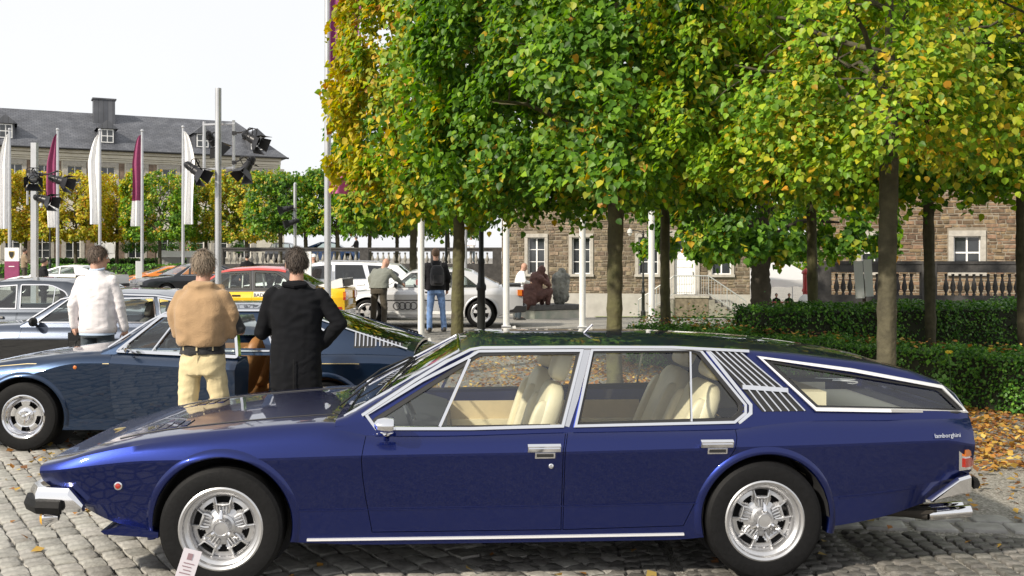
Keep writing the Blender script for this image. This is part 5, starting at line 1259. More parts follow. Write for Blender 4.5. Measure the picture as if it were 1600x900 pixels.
def make_car(name, label, loc, rz, S, group=None, wheels='star', rim_mat=None, rr=.19, tw=.2, front=None, back=None, lip=True, frames=None, mirrors=None, bumper=None, seats=None, cat='car'):
    c = Car.__new__(Car); c.door_objs = []; Car.__init__(c, name, label, cat, loc, rz, S, group)
    if front: S['screens'].append(screen_poly(c, *front))
    if back: S['screens'].append(screen_poly(c, *back))
    c.make_shell()
    if lip:
        for x, z, r in S['arches']: c.arch_lip(x, z, r, .045, .014, -12, 192, 26)
    f, r_, rad = S['fx'], S['rx'], S['r']; hw = S['wk'][2][1]
    for x in (f, r_):
        for sg in (-1, 1): add_wheel(c.root, x, sg*(hw-tw/2-.01), rad, rad, tw, rr, wheels, rim_mat or STEEL, sg)
    if frames:
        for w_ in S['windows']: c.strip('window_frame', w_, frames[0], frames[1], True, .008)
    x0, x1 = S['xs']
    if bumper:
        m, z, h = bumper
        for x, sg in ((x0, -1), (x1, 1)):
            b = MB(); rings = []; w0 = c.fn['wk'](x)
            for y, dx in ((-w0-.03, .30), (-w0-.02, .03), (-w0*.85, -.05), (0, -.08), (w0*.85, -.05), (w0+.02, .03), (w0+.03, .30)):
                X = x-sg*dx if True else x; rings.append([(x+sg*(-dx)+sg*o, y*(1 if abs(dx) < .2 else 1.0), zz) for o, zz in ((-.02, z+h/2), (.02, z+h/2-.015), (.02, z-h/2+.015), (-.02, z-h/2))])
            b.loft(rings).build('front_bumper' if sg < 0 else 'rear_bumper', m, c.root, fixn=True)
    if mirrors:
        x, z, m = mirrors
        for sg in (-1, 1): y = c.side_y(x, min(z, c.fn['zt'](x)-.03)); b = MB(); b.ball((x, sg*(y+.09), z+.03), .07, 8, None, (.55, 1.25, .8)); b.tube([(x, sg*(y-.02), z-.03), (x, sg*(y+.07), z+.02)], .018, 6); b.build('wing_mirror', m, c.root)
    if seats:
        for x in seats[0]:
            for y in (-.36, .36): seat(c, x, y, .40, seats[1])
        MB().box((seats[0][0]-.62, 0, .72), (.3, 1.3, .22)).build('dashboard', DARK, c.root); steering(c, seats[0][0]-.38, -.36, .78, .18)
    return c
def box_on(c, name, mat, x, y, z, d, parent=None, both=True):
    for sg in ((-1, 1) if both else (1,)): MB().box((x, sg*y, z), d).build(name, mat, parent or c.root)
TAN = pmat('tan_leather', (.36, .17, .06), .5, var=.15); GREYSEAT = pmat('grey_seat', (.16, .15, .14), .8); BEIGESEAT = pmat('beige_seat', (.42, .35, .26), .7)
HEADL = pmat('headlamp_glass', (.62, .64, .66), .12, .6, coat=1); REDL = MATS['red_lens']; AMB = MATS['amber_tail']

# dark teal coupe with its door open
def coupe():
    PT = paint('teal_navy_metallic', (.009, .025, .062), .7, .32)
    roof = [(-.66, .885), (-.50, .965), (-.17, 1.205), (-.06, 1.235), (.2, 1.25), (.7, 1.25), (1.05, 1.225), (1.25, 1.175), (1.6, 1.055), (1.95, .935), (2.12, .875)]
    zt = [(-2.28, .60), (-2.1, .66), (-1.75, .745), (-1.32, .815), (-.66, .875), (0, .875), (.9, .875), (1.5, .88), (2.05, .86), (2.24, .82)]
    S = spec(4.5, .89, roof, zt, 2.65, .305, zk=.775, zl=.28, zb=.17, tum=.45, fx=-1.325, n=56, lower=.05, floor=.28); S['xs'] = (-2.28, 2.24); S['paint'] = PT; S['glass'] = GLASS; S['tub'] = (-.42, 1.85, .70)
    for k in ('zk', 'zl', 'zb', 'wk', 'wt', 'wb'): S[k] = [(-2.28, S[k][0][1])]+S[k][1:-1]+[(2.24, S[k][-1][1])]
    dw = [(-.47, .905), (-.10, 1.185), (.66, 1.20), (.80, .905)]; qw = round_poly([(.87, .905), (.74, 1.20), (1.05, 1.18), (1.34, 1.05), (1.31, .94), (1.2, .905)], [0, .01, .02, .04, .04, .03])
    S['windows'] = [dw, qw]; S['doors'] = [[(-.545, .97), (-.56, .78), (-.53, .45), (-.50, .285), (.80, .285), (.84, .45), (.86, .80), (.82, .97)]]
    a = R(24); X0, Y0 = (271-800)/F*9.06, 9.06+.86
    c = make_car('open_door_coupe', 'dark teal fastback coupe with its near door swung open and a gold pinstripe', (X0, Y0, 0), 0, S, wheels='slot', rim_mat=CHROME, rr=.183, tw=.22, front=(-.56, -.14), back=(1.22, 2.06), seats=([.25], TAN))
    for o in list(c.root.children):
        if o.type == 'MESH' and o.name.startswith('side_window') and all(v.co.y < 0 for v in o.data.vertices) and min(v.co.x for v in o.data.vertices) < -.3: bpy.data.objects.remove(o)
    hx, hy = -.54, -.80; M = Matrix.Translation((hx, hy, 0)) @ Matrix.Rotation(-a, 4, 'Z') @ Matrix.Translation((-hx, -hy, 0))
    door = [o for sg, o in c.door_objs if sg < 0][0]; door.matrix_basis = M; door['label'] = 'near door of the coupe swung open'
    fr = round_poly([(-.50, .885), (-.115, 1.20), (.675, 1.215), (.825, .885)], .02)
    def dsurf(x, z): return c.cab_y(x, z)
    b = MB(); vs, fs = miter_strip(fr, .034, True, lambda p, o: (p[0], -(dsurf(*p)+o), p[1]), .012, -.02); b.add(vs, fs); b.build('window_frame', CHROME, door, fixn=True)
    b = MB(); vs, fs = miter_strip([(-.10, .90), (.08, 1.20)], .022, False, lambda p, o: (p[0], -(dsurf(*p)+o), p[1]), .014, -.02); b.add(vs, fs); vs, fs = miter_strip([(.53, .90), (.44, 1.20)], .014, False, lambda p, o: (p[0], -(dsurf(*p)+o), p[1]), .014, -.02); MB().add(vs, fs).build('window_divider', BLACK, door, fixn=True); b.build('quarter_light_bar', CHROME, door, fixn=True)
    MB().add([(p[0], -(dsurf(*p)-.004), p[1]) for p in dw], [(0, 1, 2, 3)]).build('door_glass', GLASS, door, smooth=False)
    MB().box((.14, -.655, .56), (1.24, .06, .46)).build('door_card', TAN, door); MB().box((.795, -.735, .57), (.03, .16, .52)).build('door_edge', BLACK, door)
    MB().box((.815, -.74, .70), (.012, .05, .08)).box((.815, -.70, .70), (.012, .02, .05)).build('door_latch', pmat('brass', (.5, .42, .2), .35, 1.), door)
    b = MB(); b.box((.62, -.895, .80), (.13, .03, .03)); b.box((.63, -.88, .775), (.08, .02, .02)); b.build('door_handle', CHROME, door)
    c.strip('window_frame', qw, .02, CHROME, True, .01)
    c.strip('belt_trim', [(-.52, .882), (.2, .884), (.84, .884)], .018, CHROME, False, .012, both=False); 
    c.strip('roof_gutter', [(-.60, .915), (-.30, 1.125), (-.14, 1.215), (.2, 1.235), (.75, 1.235), (1.05, 1.21)], .018, CHROME, False, .014)
    c.strip('pinstripe', [(-2.2, .60), (-1.9, .685), (-1.6, .745), (-1.3, .772), (-.56, .777)], .007, pmat('gold_line', (.6, .48, .25), .5), False, .003); c.strip('pinstripe', [(.87, .777), (1.6, .777), (2.2, .74)], .007, MATS['gold_line'], False, .003)
    for i in range(12):
        x = 1.60+i*.036; z0, z1 = .925-.0*i, 1.055-.0095*i
        z1 = max(z0+.02, z1); c.strip('louvre_slat', [(x, z0), (x-.002, z1)], .012, CHROME, False, .012)
    for sg in (-1, 1): MB().add([(p[0], sg*(c.surf(*p)+.004), p[1]) for p in ((1.585, .91), (1.585, 1.06), (2.02, .945), (2.02, .91))], [(0, 1, 2, 3)]).build('louvre_panel', BLACK, c.root, smooth=False)
    c.strip('rear_window_frame', [(1.12, 1.205), (1.6, 1.05), (2.06, .90)], .014, CHROME, False, .014)
    for sg in (-1, 1): y = c.side_y(-.86, .745); MB().lathe([(.016, 0), (.016, .006), (1e-5, .012)], 14, Matrix.Translation((-.86, sg*y, .745)) @ (ROT_OUT.to_4x4() if sg < 0 else Matrix.Rotation(R(-90), 4, 'X'))).build('marker_lamp', AMB, c.root)
    x = -.36; MB().ball((x, -.99, .92), .05, 9, None, (.5, 1.2, .8)).tube([(x, -.84, .87), (x, -.97, .91)], .012, 6).build('wing_mirror', CHROME, c.root)
    b = MB(); 
    for y0 in (-.35, .2): b.tube([(-.62, y0, .93), (-.46, y0+.1, 1.02), (-.40, y0+.35, 1.045)], .006, 5)
    b.build('wiper', BLACK, c.root)['kind'] = 'stuff'
    for sg in (-1, 1): MB().box((.2, sg*.70, .58), (1.2, .03, .5)).build('door_card', TAN, c.root) if sg > 0 else None
    MB().box((1.45, 0, .62), (.5, 1.25, .5)).build('rear_bench', TAN, c.root); MB().box((.35, -.80, .235), (1.3, .12, .05)).build('sill_plate', STEEL, c.root)
    MB().box((-.1, 0, .292), (1.6, 1.3, .02)).build('cabin_floor', pmat('tan_carpet', (.22, .12, .05), .95), c.root); MB().box((0, 0, .21), (3, 1.0, .04)).build('underbody', BLACK, c.root)
coupe()

# two tone coupe behind the man in the white pullover
def twotone():
    PT = paint('slate_blue_metallic', (.06, .075, .11), .6, .3)
    roof = [(-.75, .93), (-.30, 1.245), (-.1, 1.28), (.3, 1.295), (.8, 1.28), (1.15, 1.225), (1.75, .95)]; zt = [(-2.3, .70), (-2.2, .76), (-1.6, .86), (-.75, .92), (0, .92), (1.3, .92), (2.0, .90), (2.25, .84)]
    S = spec(4.55, .87, roof, zt, 2.55, .32, zk=.76, zl=.4, zb=.2, tum=.42, fx=-1.35); S['paint'] = PT
    for k in ('zt', 'zc'): S[k] = [(-2.275, S[k][0][1])]+S[k][1:-1]+[(2.275, S[k][-1][1])]
    S['windows'] = [[(-.56, .95), (-.24, 1.215), (.78, 1.235), (.86, .95)], [(.92, .95), (.84, 1.235), (1.02, 1.205), (1.2, 1.12), (1.32, .95)]]
    S['doors'] = [[(-.72, .99), (-.74, .7), (-.68, .28), (.78, .28), (.86, .6), (.89, .99)]]
    c = make_car('two_tone_coupe', 'slate blue and black two tone coupe behind the man in the white pullover', ((128-800)/F*12.0, 12.0+.87, 0), R(-1), S, frames=(.02, CHROME), front=(-.66, -.26), back=(1.2, 1.7), mirrors=(-.55, .93, BLACK), bumper=(CHROME, .42, .1), seats=([.22], GREYSEAT), rr=.19)
    for sg in (-1, 1):
        vs = []; fs = []; xs = np.linspace(-2.2, 2.2, 40); zs = np.linspace(.24, .75, 6)
        for x in xs:
            for z in zs: vs.append((x, sg*(c.side_y(x, z)+.004), z))
        for i in range(39):
            for j in range(5):
                f = (i*6+j, (i+1)*6+j, (i+1)*6+j+1, i*6+j+1); cx = (xs[i]+xs[i+1])/2; cz = (zs[j]+zs[j+1])/2
                if any(math.hypot(cx-x, cz-z) < r+.05 for x, z, r in S['arches']): continue
                fs.append(f if sg < 0 else f[::-1])
        MB().add(vs, fs).build('black_side_panel', paint('gloss_black', (.008, .008, .009), .2, .4), c.root)
    c.strip('roof_gutter', [(-.68, .965), (-.32, 1.22), (-.1, 1.262), (.3, 1.275), (.8, 1.262), (1.12, 1.22)], .018, CHROME, False, .012)
    b = MB(); b.tube([(-.72, -.3, .965), (-.55, -.1, 1.08), (-.5, .2, 1.12)], .006, 5); b.build('wiper', BLACK, c.root)
    y = c.side_y(.7, .83); MB().box((.62, -y-.012, .80), (.14, .03, .03)).build('door_handle', CHROME, c.root)
twotone()
def saloon():
    PT = paint('dark_slate_metallic', (.022, .030, .045), .5, .32)
    roof = [(-.95, .97), (-.45, 1.30), (-.25, 1.365), (.2, 1.39), (.75, 1.37), (1.05, 1.30), (1.45, 1.03)]; zt = [(-2.4, .72), (-2.3, .80), (-1.6, .92), (-.95, .96), (0, .965), (1.3, .965), (2.0, .93), (2.4, .84)]
    S = spec(4.8, .87, roof, zt, 2.75, .325, zk=.78, zl=.42, zb=.22, tum=.38); S['paint'] = PT
    S['windows'] = [[(-.72, .99), (-.40, 1.29), (.06, 1.32), (.10, .99)], round_poly([(.16, .99), (.12, 1.325), (.55, 1.325), (.78, 1.22), (.90, .99)], [.01, .02, .1, .05, .02]), round_poly([(1.0, 1.02), (.92, 1.22), (1.02, 1.25), (1.2, 1.05)], .03)]
    S['doors'] = [[(-.90, 1.03), (-.92, .7), (-.8, .28), (.12, .28), (.13, 1.03)], [(.14, 1.03), (.14, .28), (.85, .28), (.98, .6), (1.0, 1.03)]]
    c = make_car('dark_saloon', 'dark slate saloon with chrome window frames at the left picture edge', ((20-800)/F*14.5-.10, 14.5+.87, 0), 0, S, frames=(.02, CHROME), front=(-.85, -.40), back=(1.12, 1.4), bumper=(CHROME, .45, .1), seats=([.1, .95], GREYSEAT), rr=.19)
    c.strip('window_divider', [(.62, 1.0), (.62, 1.29)], .014, CHROME, False, .01)
    for x in (0, .8): MB().box((x-.12, -c.side_y(x, .86)-.012, .87), (.15, .03, .028)).build('door_handle', CHROME, c.root)
saloon()
def rally():
    Y = 20.4; g = gz(-5, 21); PT = paint('rally_yellow', (.80, .48, .01), .0, .4); RED = paint('rally_red', (.50, .022, .015), .0, .4); WH = paint('rally_white', (.78, .78, .78), .0, .4)
    roof = [(-.85, .90), (-.30, 1.27), (-.12, 1.31), (.4, 1.335), (.85, 1.315), (1.05, 1.27), (1.62, .965)]; zt = [(-2.2, .68), (-2.1, .76), (-1.5, .82), (-.85, .87), (0, .885), (1.3, .90), (1.7, .93), (2.2, .93)]
    S = spec(4.4, .84, roof, zt, 2.52, .31, zk=.74, zl=.40, zb=.22, tum=.36, fx=-1.33, nose=.05); S['paint'] = PT; S['roof_paint'] = paint('rally_pillar', (.03, .03, .035), .0, .4)
    S['windows'] = [[(-.66, .92), (-.27, 1.235), (.28, 1.26), (.32, .92)], [(.40, .92), (.37, 1.265), (.80, 1.25), (1.02, 1.12), (1.15, .92)]]
    S['doors'] = [[(-.82, .95), (-.85, .6), (-.75, .30), (.32, .30), (.36, .6), (.37, .95)]]
    c = make_car('rally_car', 'rally coupe in yellow with a red roof and white lower sides', ((545-800)/F*Y-2.3, Y+.84, g), 0, S, front=(-.76, -.28), back=(1.1, 1.56), frames=(.045, BLACK), bumper=(WH, .42, .16), mirrors=(-.6, .92, BLACK), seats=([.2], BLACK), rim_mat=WHITE)
    for sg in (-1, 1):
        for z0, z1, m, nm in ((.235, .42, WH, 'white_stripe'), (.42, .56, RED, 'red_stripe')):
            vs = []; fs = []; xs = np.linspace(-2.15, 2.15, 44)
            for x in xs:
                for z in (z0, (z0+z1)/2, z1): vs.append((x, sg*(c.side_y(x, z)+.004), z))
            for i in range(43):
                cx = (xs[i]+xs[i+1])/2
                if any(math.hypot(cx-x, (z0+z1)/2-z) < r+.06 for x, z, r in S['arches']): continue
                for j in range(2): f = (i*3+j, i*3+3+j, i*3+4+j, i*3+1+j); fs.append(f if sg < 0 else f[::-1])
            MB().add(vs, fs).build(nm, m, c.root)
    y = c.side_y(.12, .80); vs = []; fs = []; xs = np.linspace(-.26, 1.02, 16); ys = np.linspace(-1, 1, 13)
    for x in xs:
        for q in ys: yy = q*(c.cab_y(x, c.roof(x))-.012); vs.append((x, yy, (c.roof_z(x, yy) if abs(q) < .93 else c.roof(x)-.006)+.005))
    for i in range(15):
        for j in range(12): fs.append((i*13+j, (i+1)*13+j, (i+1)*13+j+1, i*13+j+1))
    MB().add(vs, fs).build('roof_panel', RED, c.root, angle=60)
    for sg in (-1, 1): c.strip('roof_edge', [(-.62, 1.05), (-.28, 1.262), (-.1, 1.292), (.4, 1.315), (.85, 1.296), (1.0, 1.265)], .045, RED, False, .008, both=False) if sg < 0 else None
    MB().box((.05, -y-.012, .79), (.16, .03, .03)).build('door_handle', BLACK, c.root); MB().box((.55, -c.side_y(.55, .80)-.006, .80), (.30, .012, .13)).build('name_plate', WHITE, c.root)
    o = mesh_obj('plate_lettering', text_mesh('BAD H', .10, .002), BLACK, c.root); o.location = (.55, -c.side_y(.55, .80)-.0145, .765); o.rotation_euler = (R(90), 0, 0)
    b = MB(); b.loft([[(1.66, y, .98), (2.10, y, 1.13), (2.14, y, 1.13), (2.16, y, .95), (1.9, y, .92)] for y in (-.70, .70)]); b.build('rear_spoiler', WH, c.root, fixn=True); MB().box((2.15, 0, 1.04), (.03, 1.2, .14)).build('spoiler_panel', BLACK, c.root)
    for sg in (-1, 1): MB().box((2.2, sg*.60, .78), (.05, .32, .16)).build('tail_lamp', REDL, c.root); MB().box((2.205, sg*.72, .80), (.05, .10, .10)).build('indicator_lamp', AMB, c.root)
    MB().box((2.205, 0, .64), (.02, .52, .12)).build('number_plate', WHITE, c.root)
    b = MB()
    for p, q in (((-.2, -.5, .4), (-.15, -.5, 1.22)), ((.6, -.5, .4), (.5, -.5, 1.24)), ((-.15, -.5, 1.22), (.5, -.5, 1.24)), ((-.2, .5, .4), (-.15, .5, 1.22)), ((.6, .5, .4), (.5, .5, 1.24)), ((.5, -.5, 1.24), (.5, .5, 1.24))): b.tube([p, q], .022, 6)
    b.build('roll_cage', WHITE, c.root)
rally()
SILV = paint('silver_metallic', (.56, .565, .58), .35, .35); WHT = paint('white_gloss', (.80, .80, .80), .0, .4)
def silver_coupe():
    Y = 22.7; g = gz(-1.9, 23.5)
    roof = [(-.88, .87), (-.33, 1.225), (-.15, 1.265), (.4, 1.29), (.85, 1.27), (1.05, 1.225), (1.66, .93)]; zt = [(-2.2, .64), (-2.1, .72), (-1.5, .78), (-.88, .84), (0, .855), (1.3, .87), (1.7, .90), (2.2, .90)]
    S = spec(4.4, .84, roof, zt, 2.52, .31, zk=.72, zl=.40, zb=.2, tum=.36, fx=-1.25); S['paint'] = SILV
    S['windows'] = [[(-.68, .89), (-.29, 1.195), (.28, 1.215), (.32, .89)], [(.40, .89), (.37, 1.22), (.62, 1.215), (.60, .89)], [(.68, .89), (.70, 1.205), (.82, 1.19), (1.22, .89)]]
    S['doors'] = [[(-.84, .92), (-.88, .6), (-.78, .30), (.32, .30), (.36, .6), (.37, .92)]]
    c = make_car('silver_coupe', 'silver coupe with four interlocking dark rings on its door behind the lime trunk', ((662-800)/F*Y, Y+.84, g), 0, S, front=(-.78, -.30), back=(1.1, 1.6), frames=(.02, BLACK), bumper=(BLACK, .40, .15), mirrors=(-.62, .90, BLACK), seats=([.2], GREYSEAT), rim_mat=pmat('silver_rim2', (.7, .7, .71), .35, .6), wheels='star', rr=.215)
    b = MB()
    for k in range(4):
        x = -.60+k*.125; pts = [(x+.078*math.cos(t), -c.side_y(x, .46)-.006, .475+.078*math.sin(t)) for t in np.linspace(0, 2*math.pi, 25)]; b.tube(pts, .0115, 5, cap=False)
    b.build('rings_emblem', pmat('dark_grey_decal', (.06, .06, .065), .5), c.root)
    MB().box((1.95, 0, .935), (.42, 1.45, .04)).build('rear_spoiler', BLACK, c.root); c.strip('sill_trim', [(-.85, .315), (.9, .315)], .07, WHITE, False, .01); c.strip('rubbing_strip', [(-.85, .60), (.85, .60)], .02, BLACK, False, .008)
    for sg in (-1, 1): MB().box((2.16, sg*.66, .76), (.10, .26, .15)).build('tail_lamp', REDL, c.root); MB().box((2.13, sg*.79, .77), (.10, .06, .13)).build('indicator_lamp', AMB, c.root); MB().box((-2.2, sg*.52, .62), (.05, .42, .12)).build('headlamp', HEADL, c.root)
    MB().box((.1, -c.side_y(.1, .78)-.01, .78), (.15, .03, .03)).build('door_handle', BLACK, c.root)
silver_coupe()
def white_estate():
    Y = 26.4; g = gz(-5, 27.5)
    roof = [(-1.15, .98), (-.45, 1.38), (-.2, 1.435), (.5, 1.46), (1.4, 1.43), (1.9, 1.36), (2.25, 1.05)]; zt = [(-2.45, .66), (-2.35, .76), (-1.9, .88), (-1.15, .95), (0, .97), (1.5, 1.0), (2.2, 1.02), (2.45, .96)]
    S = spec(4.9, .90, roof, zt, 2.84, .335, zk=.74, zl=.36, zb=.2, tum=.36); S['paint'] = WHT; S['glass'] = GLASS_DARK
    S['windows'] = [[(-.85, 1.0), (-.42, 1.34), (.18, 1.385), (.2, 1.0)], [(.28, 1.0), (.26, 1.39), (.98, 1.385), (1.1, 1.02)], round_poly([(1.2, 1.02), (1.1, 1.38), (1.55, 1.355), (1.95, 1.16), (1.9, 1.05)], [.02, .02, .1, .1, .04])]
    S['doors'] = [[(-1.0, 1.04), (-1.05, .7), (-.95, .28), (.22, .28), (.24, 1.04)], [(.25, 1.04), (.25, .28), (1.0, .28), (1.15, .65), (1.18, 1.04)]]
    c = make_car('white_estate_car', 'white modern estate car with dark glass and roof rails behind the silver coupe', ((655-800)/F*Y-2.47, Y+.9, g), 0, S, front=(-1.02, -.44), back=(1.92, 2.2), frames=(.018, CHROME), mirrors=(-.85, 1.0, WHT), seats=([.1, 1.1], GREYSEAT), wheels='multi', rr=.22, tw=.22)
    for sg in (-1, 1):
        b = MB(); b.tube([(-.1, sg*.58, 1.455), (0, sg*.58, 1.49), (1.3, sg*.56, 1.47), (1.45, sg*.56, 1.43)], .018, 6); b.build('roof_rail', STEEL, c.root); MB().box((2.42, sg*.68, .92), (.08, .28, .18)).build('tail_lamp', REDL, c.root); MB().box((-2.36, sg*.62, .68), (.16, .42, .14)).build('headlamp', HEADL, c.root)
    for x in (0, .95): MB().box((x, -c.side_y(x, .88)-.012, .88), (.2, .03, .035)).build('door_handle', WHT, c.root)
white_estate()
def simple_front(c, S, zlamp, wl, grille=True):
    x0 = S['xs'][0]
    for sg in (-1, 1): MB().box((x0+.05, sg*.62, zlamp), (.16, wl, .13), Matrix.Rotation(sg*.25, 3, 'Z')).build('headlamp', HEADL, c.root)
    if grille: b = MB(); [b.box((x0-.01, 0, zlamp-.22+k*.055), (.03, .62, .018)) for k in range(8)]; b.box((x0-.005, 0, zlamp-.02), (.03, .74, .03)); b.build('grille', STEEL, c.root)
    MB().box((x0-.02, 0, zlamp-.33), (.02, .5, .11)).build('number_plate', WHITE, c.root)
def black_saloon():
    Y = 45; roof = [(-1.1, .98), (-.40, 1.37), (-.1, 1.435), (.4, 1.45), (1.0, 1.40), (1.95, 1.06)]; zt = [(-2.45, .64), (-2.35, .76), (-1.9, .88), (-1.1, .95), (0, .97), (1.5, 1.02), (2.2, 1.04), (2.45, .98)]
    S = spec(4.9, .91, roof, zt, 2.84, .335, zk=.76, zl=.36, zb=.2, tum=.38, n=30); S['paint'] = MATS.get('gloss_black2') or paint('gloss_black2', (.010, .012, .018), .2, .3); S['glass'] = GLASS
    S['windows'] = [[(-.82, 1.0), (-.36, 1.33), (.18, 1.375), (.2, 1.0)], [(.28, 1.0), (.26, 1.38), (.85, 1.35), (1.5, 1.04)]]
    c = make_car('black_saloon', 'black modern saloon parked at an angle with its chrome grille to the left', (tx(300, 42.5), 42.5, gz(-13, 42.5)), R(40), S, front=(-1.0, -.36), back=(1.05, 1.85), frames=(.02, CHROME), lip=False, seats=([.1, 1.0], BEIGESEAT), wheels='multi', rr=.22); simple_front(c, S, .70, .46)
black_saloon()
def orange_car():
    roof = [(-1.2, .78), (-.25, 1.10), (.1, 1.14), (.5, 1.12), (1.9, .88)]; zt = [(-2.15, .46), (-2.0, .56), (-1.4, .74), (-.9, .76), (0, .76), (1.2, .82), (2.1, .84)]
    S = spec(4.3, .95, roof, zt, 2.5, .33, zk=.58, zl=.32, zb=.16, tum=.55, n=30, zbends=(.2, .3)); S['paint'] = paint('orange_pearl', (.70, .20, .01), .1, .35)
    for k in ('zt', 'zc'): S[k] = [(-2.15, S[k][0][1])]+S[k][1:-1]+[(2.15, S[k][-1][1])]
    S['windows'] = [[(-.85, .83), (-.25, 1.04), (.35, 1.06), (.45, .83)]]
    c = make_car('orange_sports_car', 'low orange sports car behind the black saloon', (tx(264, 48.2), 48.2, gz(-16, 48.2)), R(34), S, front=(-1.1, -.22), back=(.7, 1.7), lip=False, wheels='multi', rr=.22, tw=.26)
    for sg in (-1, 1): MB().box((-1.95, sg*.66, .60), (.3, .2, .06), Matrix.Rotation(-.3, 3, 'Y')).build('headlamp', HEADL, c.root)
    MB().box((-2.12, 0, .34), (.05, 1.3, .12)).build('air_intake', BLACK, c.root)
orange_car()
def white_sports():
    roof = [(-.95, .80), (.05, 1.10), (.4, 1.13), (.8, 1.10), (1.55, .84)]; zt = [(-2.1, .48), (-1.95, .58), (-1.4, .72), (-.9, .76), (0, .78), (1.2, .82), (2.1, .78)]
    S = spec(4.2, .92, roof, zt, 2.45, .33, zk=.60, zl=.32, zb=.18, tum=.5, n=30, zbends=(.24, .36)); S['paint'] = WHT
    S['windows'] = [[(-.55, .83), (.08, 1.05), (.12, .83)], [(.18, .83), (.16, 1.07), (.62, 1.07), (.72, .83)]]
    c = make_car('white_sports_car', 'low wedge shaped white sports car behind the dark saloon', (tx(94, 38), 38.4, gz(tx(94, 38), 38.4)), 0, S, front=(-.85, .06), back=(.9, 1.45), frames=(.02, BLACK), lip=True, wheels='star', rr=.2, tw=.24, bumper=(BLACK, .4, .12))
    MB().box((1.3, 0, .945), (.5, 1.1, .03), Matrix.Rotation(.33, 3, 'Y')).build('engine_louvres', BLACK, c.root)
    for sg in (-1, 1): MB().box((.95, sg*.86, .70), (.35, .06, .16)).build('air_intake', BLACK, c.root)
white_sports()
def blue_car():
    roof = [(-1.0, .95), (-.4, 1.33), (0, 1.40), (.6, 1.38), (1.6, 1.0)]; zt = [(-2.1, .62), (-2.0, .72), (-1.5, .86), (-1.0, .92), (0, .94), (1.6, .97), (2.1, .9)]
    S = spec(4.2, .85, roof, zt, 2.5, .31, zk=.72, n=24, tum=.38); S['paint'] = paint('sky_blue_paint', (.08, .17, .42), .2, .35)
    S['windows'] = [[(-.75, .97), (-.36, 1.28), (.2, 1.33), (.22, .97)], [(.28, .97), (.26, 1.33), (.65, 1.31), (1.15, .97)]]
    make_car('blue_hatchback', 'small blue car parked on the raised terrace behind the balustrade', (tx(517, 68), 68, 1.37), math.pi, S, front=(-.92, -.36), back=(.8, 1.5), lip=False, rr=.18)
    S2 = spec(4.3, .85, roof, zt, 2.5, .31, zk=.72, n=24, tum=.38); S2['paint'] = MATS.get('x') or paint('black_paint', (.01, .01, .012), .2, .35); S2['windows'] = S['windows']
    make_car('black_hatchback', 'dark car parked on the terrace beside the corner of the manor', (tx(441, 72), 72, 1.37), R(90), S2, front=(-.92, -.36), back=(.8, 1.5), lip=False, rr=.18)
blue_car()
# ------------------------------------------------------------------ poles, banners, lamps, signs
POLEW = pmat('white_pole', (.72, .72, .70), .4, var=.08, vscale=3); ALU = pmat('aluminium', (.50, .51, .53), .38, .6, var=.1, vscale=4)
MAROON = pmat('maroon_cloth', (.25, .045, .12), .8, var=.15); CLOTHW = pmat('white_cloth', (.82, .82, .82), .85, var=.05)
def white_pole(u, Y, r, h, lab, group, base=True, mat=None, cat='flagpole', z=None):
    p = gp(u, Y); root = thing('flagpole', lab, cat, tuple(p), 0, group); b = MB()
    b.lathe([(r, 0), (r*.96, h*.5), (r*.8, h), (r*.4, h+.03)], 16); b.build('pole', mat or POLEW, root)
    if base: MB().box((.0, -.0, .06), (r*2.8, r*2.8, .12)).box((r*2.2, -.01, .05), (r*1.8, r*1.8, .10), Matrix.Rotation(-.35, 3, 'Y')).build('base', POLEW, root); MB().tube([(-r*1.5, -r*1.5, .10), (r*1.5, -r*1.5, .10)], .014, 6).build('hinge_pin', STEEL, root)
    return root
white_pole(658, 18.8, .062, 8.0, 'white flagpole just left of the man with the backpack', 'white flagpoles along the trees'); white_pole(791, 21.5, .068, 8.0, 'white flagpole standing in front of the tail of the silver coupe', 'white flagpoles along the trees')
white_pole(910, 21.3, .068, 8.0, 'white flagpole between the statue plinth and the thick dark trunk', 'white flagpoles along the trees'); white_pole(1018, 22.6, .070, 8.0, 'white flagpole beside the slender green trunk', 'white flagpoles along the trees')
white_pole(727, 30, .055, 9, 'thin grey pole rising behind the silver coupe', None, False, ALU, 'pole')
tall = white_pole(512, 19.5, .066, 11, 'tall grey flagpole left of the golden tree with a purple flag', None, False, ALU)
def cloth(b, w0, w1, h, folds, ph, side=-1, n=26, m=14, z1=0.0, z0=None, sway=.05):
    vs = []; fs = []; z0 = -h if z0 is None else z0
    for i in range(n+1):
        z = z1+(z0-z1)*i/n; t = -z/h; wd = w0+(w1-w0)*min(1, t*3.2)**.6
        for j in range(m+1):
            s = j/m; x = side*wd*s+sway*math.sin(t*5+ph)*s; y = (.05+.11*t)*math.sin(s*folds*math.pi*2+ph+t*1.3)*min(1, s*4)
            vs.append((x, y, z-.05*s*(1-t)))
    for i in range(n):
        for j in range(m): k = i*(m+1)+j; fs.append((k, k+1, k+m+2, k+m+1))
    b.add(vs, fs)
